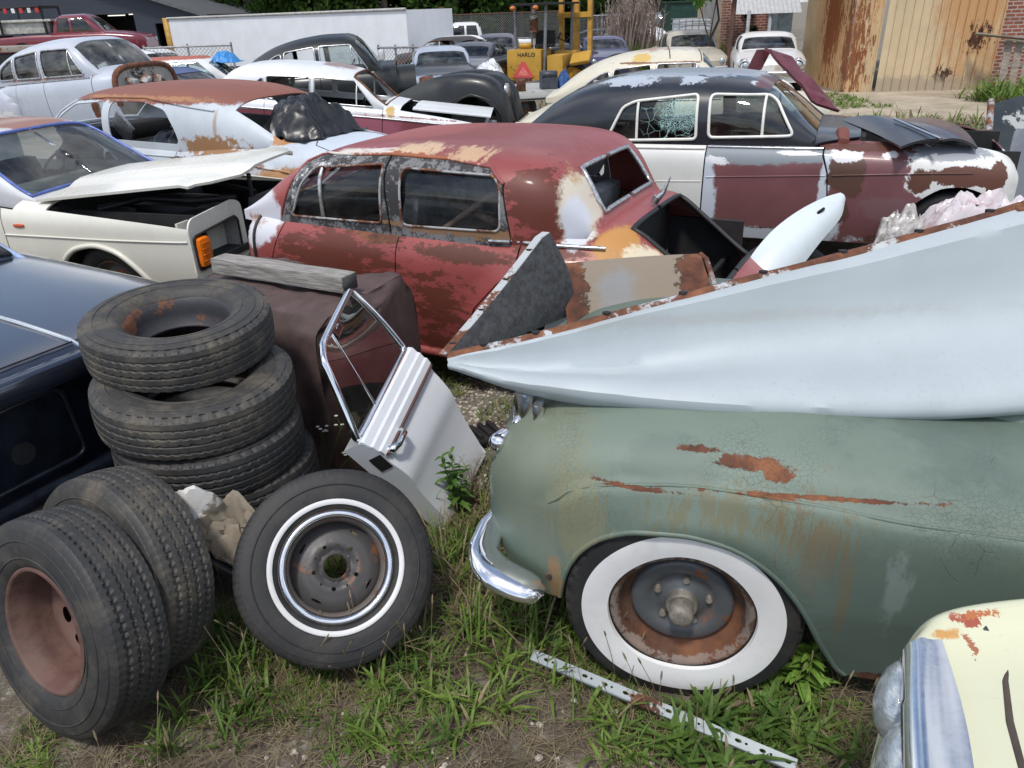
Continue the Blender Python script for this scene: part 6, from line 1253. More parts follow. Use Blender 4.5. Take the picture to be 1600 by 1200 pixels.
out = densify([(xl, -0.1), (d1[0], -0.1), (d1[0], d1[2]), (d1[1], d1[2]), (d1[1], -0.1), (d2[0], -0.1), (d2[0], d2[2]), (d2[1], d2[2]), (d2[1], -0.1), (xr, -0.1), (xr, zr0), (ridge_x, zrid), (xl, zr0 + 0.2)], 2.0)
v, f = cdt(out, [], 2.0); mb = MB(); mb.add([(x, Yb, z) for x, z in v], f); mb.build('wall', siding(), bld, smooth=False, solid=0.25)
mb = MB(); mb.add([(xl, Yb + 14, 0), (xr, Yb + 14, 0), (xr, Yb + 14, zr0), (ridge_x, Yb + 14, zrid), (xl, Yb + 14, zr0)], [(0, 1, 2, 3, 4)]); mb.add([(xr, Yb + 0.3, 0), (xr, Yb + 14, 0), (xr, Yb + 14, zr0), (xr, Yb + 0.3, zr0)], [(0, 1, 2, 3)]); mb.build('rear_walls', siding(), bld, smooth=False)
mb = MB()
for a, b_ in (((xr + 0.5, zr0 - 0.12), (ridge_x, zrid + 0.05)), ((ridge_x, zrid + 0.05), (xl - 0.5, zr0))):
    mb.add([(a[0], Yb - 0.5, a[1]), (b_[0], Yb - 0.5, b_[1]), (b_[0], Yb + 14.5, b_[1]), (a[0], Yb + 14.5, a[1])], [(0, 1, 2, 3)])
mb.build('roof', simple('grey_roof', (0.10, 0.105, 0.11), 0.5), bld, smooth=False, solid=0.18)
for i, (x0, x1, z1) in enumerate((d1, d2)):
    mb = MB(); mb.box(((x0 + x1) / 2, Yb + 3.0, z1 / 2), (x1 - x0 + 1.5, 0.1, z1)); mb.box(((x0 + x1) / 2, Yb + 1.6, z1 + 0.1), (x1 - x0 + 1.5, 2.8, 0.05)); mb.box((x0 - 0.4, Yb + 1.6, z1 / 2), (0.05, 2.8, z1)); mb.box((x1 + 0.4, Yb + 1.6, z1 / 2), (0.05, 2.8, z1)); mb.build('doorway', BLACK, bld, smooth=False)
lm, g = new_mat('lit_tube'); finish(g, g.n('ShaderNodeEmission', (1, 0.97, 0.88, 1), 1.2))
mb = MB(); mb.box(((d1[0] + 0.7), Yb + 0.9, d1[2] - 0.06), (0.9, 0.12, 0.05)); mb.box(((d1[0] + 1.75), Yb + 0.9, d1[2] - 0.03), (0.7, 0.12, 0.05)); mb.build('strip_light', lm, bld)
# white container
ctn = thing('container', 'long white box trailer parked before the dark trees', 'box trailer')
A_, B_ = atY(640, 90, 30), atY(274, 90, 39); Cc = atY(686, 90, 33)
ztop = atY(640, 15, 30).z
cw = (Vector((B_.x, B_.y)) - Vector((A_.x, A_.y))); ang = atan2(cw.y, cw.x)
dd = Vector((cos(ang), sin(ang), 0)); nn = Vector((sin(ang), -cos(ang), 0)); nn = nn if nn.x > 0 else -nn
def wbox(): pass
whm = paint('white_box_panels', (0.72, 0.74, 0.77), 0.5, [L((0, 0, 0), (1, 1, 1), (0.5, 0.5, 0.5), thr=2.0)], var=0.05, dirt=0.12, dirtcol=(0.45, 0.44, 0.42), bumpy=0.01)
ln = cw.length; wd = 2.5; bdir = Vector((-nn.x, -nn.y, 0)); bdir = bdir if bdir.y > 0 else -bdir
p0 = Vector((A_.x, A_.y, 0))
def cpt(s_, t_, z): return p0 + dd * s_ + bdir * t_ + Vector((0, 0, z))
zb_ = 0.35
mb = MB(); mb.add([cpt(s_, t_, z) for s_ in (0, ln) for t_ in (0, wd) for z in (zb_, ztop)], [(0, 1, 3, 2), (4, 6, 7, 5), (0, 4, 5, 1), (2, 3, 7, 6), (0, 2, 6, 4), (1, 5, 7, 3)])
for k in range(1, 10): mb.add([cpt(ln * k / 10 - 0.01, -0.006, z) for z in (zb_, ztop)] + [cpt(ln * k / 10 + 0.01, -0.006, z) for z in (ztop, zb_)], [(0, 1, 2, 3)])
mb.build('box', whm, ctn, smooth=False)
mb = MB(); mb.tube([cpt(-0.02, -0.02, ztop + 0.02), cpt(ln, -0.02, ztop + 0.02)], 0.05, 6); mb.build('top_rail', simple('grey_rail', (0.38, 0.37, 0.35), 0.6), ctn)
mb = MB(); mb.box(cpt(ln + 0.12, 0, (zb_ + ztop) / 2), (0.25, 0.25, ztop - zb_ + 0.1)); mb.build('corner_post', simple('yellow_post', (0.42, 0.24, 0.05), 0.6), ctn)
mb = MB(); mb.box(cpt(ln / 2, wd / 2, 0.17), (ln * 0.8, 1.2, 0.34), Matrix.Rotation(ang, 3, 'Z')); mb.build('underframe', BLACK, ctn, smooth=False)
# chain link fences
def chain():
    m, g = new_mat('chain_link'); co = g.n('ShaderNodeTexCoord', out=3); sp = g.t.nodes.new('ShaderNodeSeparateXYZ'); g.set(sp.inputs[0], co)
    a = g.math('ABSOLUTE', g.math('SUBTRACT', g.math('FRACT', g.math('MULTIPLY', g.math('ADD', sp.outputs[0], sp.outputs[2]), 8.0)), 0.5)); b_ = g.math('ABSOLUTE', g.math('SUBTRACT', g.math('FRACT', g.math('MULTIPLY', g.math('SUBTRACT', sp.outputs[0], sp.outputs[2]), 8.0)), 0.5))
    k = g.math('LESS_THAN', g.math('MINIMUM', a, b_), 0.07)
    finish(g, g.n('ShaderNodeMixShader', k, g.n('ShaderNodeBsdfTransparent'), principled(g, Base_Color=(0.28, 0.28, 0.27), Roughness=0.5, Metallic=0.5))); return m
CHAIN = chain(); GALV = simple('galvanised', (0.30, 0.30, 0.30), 0.5, 0.5); RUSTPOST = simple('rust_post', (0.10, 0.05, 0.035), 0.8)
def cfence(label, a, b_, hgt, n, postm):
    d = Vector(b_) - Vector(a); t = thing('chain_link_fence', label, 'fence', a, atan2(d.y, d.x)); ln_ = d.length
    mb = MB(); mb.add([(0, 0, 0.05), (ln_, 0, 0.05), (ln_, 0, hgt), (0, 0, hgt)], [(0, 1, 2, 3)]); mb.build('wire_mesh', CHAIN, t, smooth=False)
    mb = MB(); mb.tube([(0, 0, hgt), (ln_, 0, hgt)], 0.03, 6); mb.build('top_rail', postm, t)
    for k in range(n + 1): mb = MB(); mb.tube([(ln_ * k / n, 0.05, 0), (ln_ * k / n, 0.05, hgt + 0.08)], 0.035, 6); mb.build('post', postm, t)
g0 = lambda px, Y: Vector((atY(px, 80, Y).x, Y, 0))
cfence('chain link fence with grey rail left of the white trailer, behind the wagon', g0(225, 27), g0(362, 27), 1.45, 2, GALV)
cfence('rusty brown chain link fence between the white trailer and the yellow forklift', g0(692, 44), g0(880, 44), 2.0, 4, RUSTPOST)
cfence('grey chain link fence before the dark trees right of the yellow forklift', g0(895, 42), g0(1075, 42), 1.75, 4, GALV)
t = thing('fence_post', 'thick rusty brown square post at the end of the rusty fence', 'post', g0(694, 43)); mb = MB(); mb.rbox((0, 0, 1.2), (0.28, 0.28, 2.4), 0.03, 2); mb.build('post', RUSTPOST, t)
cfence('short bent wire fence and rail right below the white trailer', g0(590, 26), g0(672, 25), 1.25, 3, GALV)

# trees
def leafmat(name, a, b_):
    m, g = new_mat(name); co = g.n('ShaderNodeTexCoord', out=3); n_ = g.noise(co, 0.8, 3); f = g.noise(co, 7, 2)
    col = g.mix(g.math('MULTIPLY', g.math('ADD', n_, f), 0.5), a, b_)
    d = g.n('ShaderNodeBsdfDiffuse', col); tr = g.n('ShaderNodeBsdfTranslucent', col); finish(g, g.n('ShaderNodeMixShader', 0.25, d, tr)); return m
LEAF_D = leafmat('dark_leaves', (0.008, 0.022, 0.008), (0.035, 0.07, 0.02)); LEAF_M = leafmat('mid_leaves', (0.02, 0.05, 0.012), (0.075, 0.13, 0.03)); LEAF_B = leafmat('bright_leaves', (0.06, 0.13, 0.02), (0.16, 0.27, 0.05))
BARK = simple('bark', (0.06, 0.048, 0.038), 0.9, ns=12, bumpy=0.6)
def crown_mesh(seed, n, rad, hgt, base, leaf=0.22, clumps=26, name='leaf_crown', mat=None, low=0.25):
    R = random.Random(seed); mb = MB(); cl = []
    for _ in range(clumps):
        a = R.uniform(0, 2 * pi); z = R.random() ** 0.9; rr = rad * (0.45 + 0.65 * sin(pi * min(1, (z * 0.85 + 0.12)))) * R.uniform(0.5, 1.0); cl.append((rr * cos(a), rr * sin(a), base + z * hgt, R.uniform(0.18, 0.36) * rad))
    for _ in range(n):
        cx, cy, cz, cr = R.choice(cl); d = Vector((R.gauss(0, 1), R.gauss(0, 1), R.gauss(0, 0.8))).normalized() * cr * R.random() ** 0.45; p = Vector((cx, cy, cz)) + d
        if p.z < 0.15: continue
        u = Vector((R.gauss(0, 1), R.gauss(0, 1), R.gauss(0, 0.7))).normalized(); w_ = (u.orthogonal() + Vector((R.gauss(0, .4), R.gauss(0, .4), R.gauss(0, .4)))).normalized(); s_ = leaf * R.uniform(0.6, 1.3)
        mb.add([p - u * s_ * .5, p + w_ * s_ * .28, p + u * s_ * .5, p - w_ * s_ * .28], [(0, 1, 2, 3)])
    return mb.mesh(name, mat, smooth=False), cl
def trunk_mb(hgt, r, seed, cl):
    R = random.Random(seed); mb = MB(); pts = [(R.uniform(-.1, .1) * i * 0.5, R.uniform(-.1, .1) * i * 0.5, hgt * i / 6) for i in range(7)]; pts[0] = (0, 0, -0.1)
    mb.tube(pts, [r * (1.25 - 0.16 * i) for i in range(7)], 8)
    for c in cl[::3]:
        s_ = pts[R.randint(2, 5)]; mb.tube([s_, (Vector(s_) + Vector(c[:3])) / 2 + Vector((0, 0, 0.3)), c[:3]], [r * 0.4, r * 0.25, r * 0.08], 5)
    return mb
vars_ = []
for sd_ in range(4):
    me, cl = crown_mesh(100 + sd_, 5200, 3.4, 9.5, 0.5, 0.42, 46, mat=LEAF_D if sd_ % 2 else LEAF_M); vars_.append((me, trunk_mb(8, 0.22, sd_, cl).mesh('trunk', [BARK])))
tl = ['broad dark tree', 'tall mid green tree', 'dense dark tree', 'leafy green tree']
R_t = random.Random(5)
txs = [(300, 58), (350, 62), (400, 56), (450, 60), (505, 57), (560, 61), (610, 56), (660, 60), (715, 55), (765, 59), (815, 56), (870, 60), (925, 55), (975, 59), (1025, 54), (1075, 58), (1120, 62), (250, 64)]
place_l = ['above the left end of the white trailer', 'above the white trailer, second from its left end', 'above the white trailer, third from its left end', 'above the white trailer, left of its middle', 'above the middle of the white trailer', 'above the white trailer, right of its middle', 'above the right part of the white trailer', 'at the right end of the white trailer', 'behind the thick rusty post', 'behind the rusty fence and white pickup', 'left of the yellow forklift', 'behind the yellow forklift mast', 'right of the yellow forklift', 'behind the dry reed clump', 'right of the dry reed clump', 'behind the grey plastic tank', 'behind the timber fence', 'over the workshop roof edge']
for i, (px, Y) in enumerate(txs):
    p = g0(px, Y); k = i % 4; t = thing('tree', tl[k] + ' ' + place_l[i], 'tree', p, R_t.uniform(0, 6), group='trees along the back of the yard'); t.scale = (1.0, 1.0, R_t.uniform(0.95, 1.25))
    link('leaf_crown', vars_[k][0], t); link('trunk', vars_[k][1], t)
# woodland floor behind, one mass of undergrowth
me, _c = crown_mesh(77, 9000, 2.0, 3.0, 0.0, 0.5, 60, mat=LEAF_D)
mbu = MB(); Ru = random.Random(9)
for _ in range(16000):
    p = Vector((Ru.uniform(-26, 16), Ru.uniform(60, 66), 0)); p.z = Ru.random() ** 1.2 * 7.5; u = Vector((Ru.gauss(0, 1), Ru.gauss(0, 1), Ru.gauss(0, .7))).normalized(); w_ = u.orthogonal(); s_ = Ru.uniform(0.4, 0.9); mbu.add([p - u * s_ * .5, p + w_ * s_ * .3, p + u * s_ * .5, p - w_ * s_ * .3], [(0, 1, 2, 3)])
tag(mbu.build('undergrowth', LEAF_D, smooth=False), 'dark mass of woodland undergrowth behind the trees', 'undergrowth', kind='stuff')

# yellow forklift
fk = thing('forklift', 'worn yellow rough terrain forklift with red triangle on its rear, beside the fence', 'forklift', atY(828, 132, 25.5) * Vector((1, 1, 0)) if False else Vector((atY(828, 132, 25.5).x, 25.5, 0)), radians(-20)); fk.scale = (1, 1, 0.77)
YEL = paint('worn_yellow_paint', (0.50, 0.28, 0.035), 0.5, [L((0, -0.3, 0.6), (1.0, 0.6, 0.8), None, ns=6, warp=1.4, thr=0.75), L((0, 0, 0.3), (1.2, 1.0, 0.3), (0.3, 0.16, 0.03), ns=4, warp=1.2, thr=0.4)], var=0.12, dirt=0.3, bumpy=0.03)
mb = MB(); mb.rbox((0, 0, 0.85), (1.10, 1.1, 1.12), 0.05, 4); body = mb.build('counterweight', YEL, fk)
mb = MB(); mb.rbox((0.98, 0.5, 0.75), (0.5, 2.2, 0.9), 0.04, 3); mb.rbox((0.95, 0.9, 1.2), (0.7, 0.5, 0.16), 0.04, 3); mb.build('side_frame', YEL, fk)
tm = text_mb('HARLO', 0.17, 0.004); tm.xform(Matrix.Translation((0.08, -0.556, 1.16)) @ Matrix.Scale(1.25, 4, (0, 0, 1)) @ Matrix.Rotation(pi / 2, 4, 'X')); tm.build('lettering', simple('black_letter', (0.02, 0.02, 0.02), 0.5), body, smooth=False)
tri, g_ = new_mat('red_reflector'); finish(g_, principled(g_, Base_Color=(0.62, 0.085, 0.085), Roughness=0.4))
mb = MB(); mb.add([(x - 0.02, -0.558, z) for x, z in ((-0.34, 0.42), (-0.27, 0.40), (0.27, 0.40), (0.34, 0.42), (0.05, 0.98), (-0.05, 0.98))], [(0, 1, 2, 3, 4, 5)]); tmk = mb.build('warning_triangle', tri, body, smooth=False)
mb = MB(); mb.add([(x - 0.02, -0.561, z) for x, z in ((-0.2, 0.47), (0.2, 0.47), (0, 0.80))], [(0, 1, 2)]); mb.build('triangle_centre', simple('pale_orange_red', (0.70, 0.20, 0.17), 0.4), body, smooth=False)
mb = MB(); mb.rbox((0, -0.56, 0.33), (0.5, 0.1, 0.14), 0.02, 2); mb.build('hitch', RUSTM, fk)
for x, y in ((-0.36, -0.2), (0.60, -0.42), (1.05, 0.9), (-0.3, 1.3)):
    mb = MB(); mb.tube([(x, y, 0.6 if x > 0.5 else 1.4), (x + (0.05 if x > .5 else -.02), y + 0.1, 2.95)], 0.05, 8); mb.build('cage_post', simple('grey_post', (0.14, 0.145, 0.15), 0.5), fk)
mb = MB(); mb.rbox((0.4, 0.45, 2.98), (1.6, 1.9, 0.10), 0.03, 2); mb.build('cage_roof', BLACK, fk)
for x in (-0.28, 0.42): mb = MB(); mb.lathe([(0.0, 0.12), (0.06, 0.1), (0.085, 0.03), (0.085, -0.04), (0, -0.06)], 16); mb.xform(Matrix.Translation((x, -0.62, 2.86)) @ Matrix.Rotation(pi / 2, 4, 'X')); mb.build('amber_lamp', simple('amber_beacon', (0.50, 0.14, 0.02), 0.25), fk)
mb = MB(); mb.tube([(0.20, -0.1, 1.4), (0.20, -0.1, 2.0)], 0.05, 10); mb.tube([(0.20, -0.1, 2.0), (0.2, -0.1, 2.6)], 0.12, 14); mb.tube([(0.2, -0.1, 2.6), (0.2, -0.1, 2.78), (0.25, -0.1, 2.9)], 0.05, 8); mb.build('exhaust', paint('exhaust_steel', (0.4, 0.38, 0.34), 0.4, [L((0.2, -.1, 2.2), (0.2, 0.2, 0.4), None, ns=9, warp=1.3)], metal=0.6), fk)
mb = MB(); mb.rbox((0.42, 0.35, 1.75), (0.62, 0.15, 0.6), 0.05, 3); mb.rbox((0.42, 0.1, 1.5), (0.6, 0.5, 0.15), 0.04, 3); mb.build('seat', BLACK, fk)
mb = MB(); mb.lathe([(0.0, 0.1), (0.16, 0.1), (0.2, 0.08), (0.2, -0.08), (0, -0.08)], 20); mb.xform(Matrix.Translation((-0.08, -0.1, 1.52))); mb.build('air_filter', YEL, fk)
steering(fk, 0.62, 0.95, 1.75, 1, 0.2)
for x in (0.55, 1.02, 1.48):
    mb = MB(); mb.box((x, 1.7, 1.9), (0.13 if x != 1.02 else 0.2, 0.2, 3.6)); mb.build('mast_rail', simple('yellow_mast', (0.47, 0.26, 0.045), 0.55, ns=3), fk, smooth=False)
mb = MB(); mb.box((1.0, 1.6, 2.55), (1.1, 0.1, 0.2)); mb.box((1.0, 1.6, 3.5), (1.1, 0.1, 0.2)); mb.build('mast_crossbar', YEL, fk, smooth=False)
mb = MB(); mb.rbox((1.65, -0.1, 1.05), (0.6, 0.7, 0.14), 0.03, 3, rot=(0.5, -0.2, 0)); mb.build('mudguard', YEL, fk)
for x, y, r in ((-0.72, 0.55, 0.52), (1.42, 0.0, 0.46), (1.5, 1.6, 0.6)):
    car_wheel(fk, x, y, r * 0.98, r, 0.34, -1, simple('yellow_hub', (0.5, 0.27, 0.03), 0.5))
# flatbed trailer with odds and ends
fb = thing('flatbed_trailer', 'low grey flatbed trailer with dented side in front of the forklift', 'trailer', Vector((atY(845, 160, 18.2).x, 18.4, 0)), radians(14))
mb = MB(); mb.rbox((0.3, 0, 0.52), (4.4, 2.0, 0.20), 0.03, 3); mb.build('deck', paint('grey_deck', (0.36, 0.355, 0.34), 0.6, [L((-0.3, -1, 0.5), (2.0, 0.3, 0.10), (0.5, 0.5, 0.47), ns=5, warp=1.1)], dirt=0.4), fb)
mb = MB(); mb.tube([(-1.7, -1.03, 0.46), (-0.2, -1.03, 0.46), (0.05, -1.03, 0.56), (0.5, -1.03, 0.56), (0.7, -1.03, 0.46), (2.3, -1.03, 0.48)], 0.02, 5); mb.build('side_stripe', BLACK, fb)
for x in (-0.6, 0.9): car_wheel(fb, x, -0.75, 0.27, 0.27, 0.2)
bx2 = thing('small_box', 'small black and grey box on the flatbed trailer', 'box', fb.location + Vector((0.15, -0.65, 0.62)), 0.2); mb = MB(); mb.rbox((0, 0, 0.18), (0.36, 0.25, 0.36), 0.02, 2); mb.box((0, -0.127, 0.29), (0.34, 0.004, 0.10)); mb.build('carton', simple('dark_carton', (0.05, 0.055, 0.07), 0.5), bx2)
sheet('blue_bag', 'crumpled blue bag beside the small black box on the flatbed trailer', 'bag', fb.location + Vector((0.5, -0.55, 0.62)), (0.32, 0.3), 4, simple('blue_bag_cloth', (0.03, 0.09, 0.25), 0.5), 0.36)
t = thing('small_boot', 'small rusty dark can on the near edge of the flatbed trailer', 'can', fb.location + Vector((-0.45, -0.95, 0.62))); mb = MB(); mb.lathe([(0, 0), (0.10, 0), (0.10, 0.2), (0.08, 0.24), (0, 0.24)], 12); mb.build('can', RUSTM, t); t.name = 'old_can'
t = thing('tyre', 'large black tyre leaning at the right of the flatbed trailer', 'tyre'); place(t, atY(965, 116, 19.5) , (-0.25, -0.75, 0.6)); mb = MB(); mb.lathe([(0.24, 0.08), (0.34, 0.13), (0.47, 0.11), (0.52, 0.05), (0.52, -0.05), (0.47, -0.11), (0.34, -0.13), (0.24, -0.08)], 28, closed=True); mb.build('tyre_casing', RUBBER_BLACK, t)

# ------------------------------------------------------------------ far cars
def far_car(name, label, cat, px, py, Y, yaw, pt, kind='sedan', scale=1.0, gm=None, pitch=0.0, sink=0.0, wheels=True, cutglass=False, hz=1.0):
    t = thing(name, label, cat, Vector((atY(px, py, Y).x, Y, -sink)), radians(yaw), pitch=pitch); t.scale = (scale, scale, scale * hz); gm = gm or GLASS_DARK
    if kind == 'sedan': zr, wr = [(-1.35, 0.9), (-0.85, 1.28), (-0.4, 1.40), (0.3, 1.41), (0.55, 1.34), (1.15, 0.92)], 0.88
    elif kind == 'coupe': zr, wr = [(-1.5, 0.9), (-0.8, 1.24), (-0.3, 1.32), (0.2, 1.32), (0.45, 1.26), (1.05, 0.92)], 0.86
    elif kind == 'wagon': zr, wr = [(-2.15, 0.9), (-2.0, 1.3), (-1.8, 1.40), (0.3, 1.42), (0.55, 1.34), (1.1, 0.92)], 0.88
    else: zr, wr = [(-0.55, 1.15), (-0.45, 1.62), (-0.2, 1.75), (0.5, 1.76), (0.8, 1.65), (1.35, 1.12)], 0.95
    bz = zr[0][1] if kind != 'pickup' else 1.12; L_ = 2.3 if kind != 'pickup' else 2.75
    c = Car(t, [(-L_, 0.75 if kind != 'pickup' else 1.1), (-L_ + 0.1, bz - 0.02), (-1.3, bz + 0.04), (1.1, bz + 0.04), (L_ - 0.4, bz - 0.08), (L_ - 0.05, bz - 0.16), (L_, bz - 0.25)], [(-L_, wr * 0.86), (-L_ + 0.3, wr), (L_ - 0.4, wr * 0.97), (L_, wr * 0.8)], 0.26 if kind != 'pickup' else 0.42, bz * 0.68, 5.0, bz - 0.03, zr, [(zr[0][0], wr * 0.84), (0, wr * 0.88), (zr[-1][0], wr * 0.82)], 4.0)
    x0, x1 = zr[0][0], zr[-1][0]; zt_ = max(z for _, z in zr); top = bz + (zt_ - bz) * 0.80
    sw = [rounded([(x0 + 0.34, bz + 0.02), (x0 + 0.52, top - 0.05), (-0.28, top), (-0.26, bz + 0.02)], 0.04), rounded([(-0.20, bz + 0.02), (-0.22, top), (0.36, top), (x1 - 0.40, bz + 0.10), (x1 - 0.36, bz + 0.02)], 0.04)]
    if kind == 'pickup': sw = [rounded([(-0.38, 1.16), (-0.30, top), (0.12, top), (0.12, 1.16)], 0.04), rounded([(0.2, 1.16), (0.2, top), (0.62, top), (0.98, 1.16)], 0.04)]
    fws = [(x1 - 0.50 if kind != 'pickup' else 0.84, 10.54), (x1 - 0.50 if kind != 'pickup' else 0.84, 11.2), (x1 - 0.07, 11.2), (x1 - 0.07, 10.42)]; rws = [(x0 + 0.08, 10.45), (x0 + 0.08, 11.2), (x0 + (0.42 if kind in ('sedan', 'coupe') else 0.16), 11.2), (x0 + (0.42 if kind in ('sedan', 'coupe') else 0.16), 10.55)]
    c.panel('roof', 'C', [(x0, 9), (x0, 11), (x1, 11), (x1, 9)], pt, sw + [fws, rws], res=0.1)
    if not cutglass:
        for w_ in sw: c.panel('side_window', 'C', w_, gm, off=-0.01, solid=None, res=0.15)
        c.panel('windscreen', 'C', fws, gm, off=-0.01, solid=None, res=0.12); c.panel('rear_window', 'C', rws, gm, off=-0.01, solid=None, res=0.12)
    wx_ = (-L_ * 0.62, L_ * 0.63); R = 0.33 if kind != 'pickup' else 0.40
    ar = lambda cx: [(cx + (R + 0.06) * cos(a), R + (R + 0.05) * sin(a)) for a in np.linspace(pi * 1.1, -pi * 0.1, 10)]
    zb0 = 0.26 if kind != 'pickup' else 0.42
    c.panel('body', 'B', [(-L_, zb0)] + [(x, max(zb0, z)) for x, z in ar(wx_[0])] + [(x, max(zb0, z)) for x, z in ar(wx_[1])] + [(L_, zb0), (L_, 11), (-L_, 11)], pt, [[(x0 + 0.15, 10.5), (x0 + 0.15, 11.2), (x1 - 0.15, 11.2), (x1 - 0.15, 10.5)]] + ([[(-L_ + 0.12, 10.45), (-L_ + 0.12, 11.2), (-0.6, 11.2), (-0.6, 10.45)]] if kind == 'pickup' else []), res=0.1)
    c.cap('front_panel', 'B', L_ - 0.004, pt); c.cap('rear_panel', 'B', -L_ + 0.004, pt); c.liner(BLACK, -L_ * 0.9, L_ * 0.9, 0.4)
    mb = MB(); mb.tube([(L_ + 0.03, -wr * 0.85, 0.48), (L_ + 0.06, 0, 0.48), (L_ + 0.03, wr * 0.85, 0.48)], 0.05, 8); mb.build('bumper', DULLCHROME, t)
    for y in (-0.6, 0.6): mb = MB(); mb.lathe([(0, 0.04), (0.06, 0.03), (0.085, 0)], 12); mb.xform(Matrix.Translation((L_ - 0.0, y, bz * 0.72)) @ Matrix.Rotation(pi / 2, 4, 'Y')); mb.build('headlamp', LENS, t)
    seat(t, -0.1, 0, 0.45, 1.2, SEATM, 1, hgt=0.5)
    if wheels:
        for x in wx_:
            for y, ax in ((-wr + 0.12, -1), (wr - 0.12, 1)): car_wheel(t, x, y, R, R, 0.2, ax)
    return t, c
def P(name, c, rough=0.35, **k): return paint(name, c, rough, **k)
whitep = P('white_car_paint', (0.66, 0.67, 0.68), coat=0.3, var=0.05, dirt=0.1)
far_car('white_pickup', 'white double cab pickup behind the rusty fence', 'pickup truck', 735, 80, 36, 182, whitep, 'pickup')
far_car('white_car', 'white car roof between the white trailer and the silver car', 'car', 722, 90, 30, -60, whitep, 'sedan', gm=GLASS)
far_car('silver_blue_car', 'silver blue saloon facing the viewer behind the black front wings', 'car', 690, 110, 22.0, -84, P('silver_blue', (0.34, 0.38, 0.45), 0.3, coat=0.4, layers=[L((1.5, 0, 0.9), (0.75, 1.2, 0.3), (0.02, 0.02, 0.022), ns=3, warp=0.3)]), 'coupe', gm=glass('pale_glass', (0.6, 0.75, 0.7), 0.25), hz=1.05)
far_car('burnt_car', 'rusty black gutted saloon behind the silver blue one', 'car', 716, 105, 29, -35, rusty('burnt_black', (0.03, 0.03, 0.033), 0.35, 3), 'sedan', cutglass=True, wheels=False)
far_car('dark_hatchback', 'dark grey car facing the viewer left of the forklift', 'car', 778, 90, 31, -95, P('dark_grey', (0.10, 0.10, 0.115), 0.3, coat=0.4), 'sedan', gm=glass('pale_glass_grey', (0.6, 0.65, 0.68), 0.3))
t_, _c = far_car('dark_car', 'dark car under crumpled clear plastic at the left of the forklift', 'car', 745, 118, 26, -105, P('dark_car_paint', (0.07, 0.075, 0.09), 0.3, coat=0.4), 'coupe')
sheet('plastic_cover', 'crumpled clear plastic over the nose of the dark car left of the forklift', 'plastic sheet', Vector((atY(765, 118, 23.4).x, 23.4, 0.45)), (0.9, 1.0), 6, simple('clear_plastic', (0.55, 0.57, 0.6), 0.15, var=0.5, ns=5, bumpy=0.8), 0.45)
far_car('black_car', 'black gutted car right of the forklift', 'car', 935, 80, 33, 5, P('black_car_paint', (0.015, 0.015, 0.017), 0.3, coat=0.4), 'sedan', cutglass=True)
far_car('purple_car', 'purple blue car facing the viewer right of the forklift', 'car', 940, 96, 28, -88, P('purple_blue', (0.05, 0.05, 0.12), 0.3, coat=0.4), 'coupe', gm=glass('pale_glass_blue', (0.55, 0.68, 0.75), 0.3), hz=0.98)
far_car('tan_car', 'pale tan saloon seen above the cream roof before the timber fence', 'car', 1072, 92, 26, -92, P('tan_paint', (0.42, 0.38, 0.31), 0.35, coat=0.3), 'sedan', gm=glass('pale_glass_tan', (0.6, 0.7, 0.7), 0.3), hz=1.02)
t_, _c = far_car('white_van', 'low white car beyond the dry reed clump', 'car', 990, 85, 35, 20, whitep, 'sedan'); t_.name = 'white_saloon'
far_car('grey_pickup', 'grey pickup nose beside the plastic tank at the back fence', 'pickup truck', 1045, 85, 39, 170, P('grey_paint', (0.36, 0.38, 0.40), coat=0.3), 'pickup', gm=GLASS)
sheet('white_sheet', 'white sheet lying over the bonnet of the low white car', 'sheet', Vector((atY(1020, 75, 34).x, 34, 0.85)), (1.3, 1.2), 2, simple('white_cloth', (0.65, 0.67, 0.7), 0.6), 0.5)
far_car('red_roof_wagon', 'white wagon with rusty red roof behind the rust roofed coupe', 'car', 300, 120, 20.5, 6, paint('white_rusty_wagon', (0.64, 0.65, 0.64), 0.4, [L((0, 0, 1.47), (3, 2, 0.11), (0.36, 0.10, 0.06), ns=4, warp=0.4)], dirt=0.1), 'wagon', gm=GLASS, hz=1.0)
far_car('blue_car', 'dark blue car with rusty wing between the silver car and the wagon', 'car', 262, 130, 17.6, -18, P('blue_car_paint', (0.03, 0.05, 0.16), 0.3, coat=0.4), 'coupe', gm=glass('blue_glass', (0.45, 0.6, 0.7), 0.2))
far_car('parked_white_car', 'white car by the chain link fence left of the white trailer', 'car', 235, 95, 27.5, -40, whitep, 'sedan', gm=GLASS)
sheet('blue_tarp', 'bright blue crumpled tarp on the rear of the white wagon', 'tarp', Vector((atY(352, 92, 20.6).x, 20.6, 1.25)), (0.7, 0.7), 9, simple('blue_tarp_cloth', (0.03, 0.20, 0.50), 0.45), 0.24)
jg, jc = far_car('white_jaguar', 'white saloon with four round headlamps by the rusty shed', 'car', 1190, 130, 23.3, -103, paint('white_dusty', (0.66, 0.655, 0.64), 0.3, [L((2.2, 0.5, 0.6), (0.3, 0.5, 0.3), (0.40, 0.33, 0.25), ns=6, warp=1.2, soft=0.2, thr=0.3)], coat=0.4, dirt=0.1, var=0.04), 'coupe', gm=glass('pale_glass_white', (0.65, 0.72, 0.75), 0.25), scale=1.06); jg.name = 'white_coupe'
for y in (-0.33, 0.33): mb = MB(); mb.lathe([(0, 0.03), (0.07, 0.02), (0.095, 0), (0.1, -0.05)], 16); mb.xform(Matrix.Translation((2.30, y, 0.62)) @ Matrix.Rotation(pi / 2, 4, 'Y')); mb.build('inner_headlamp', LENS, jg)
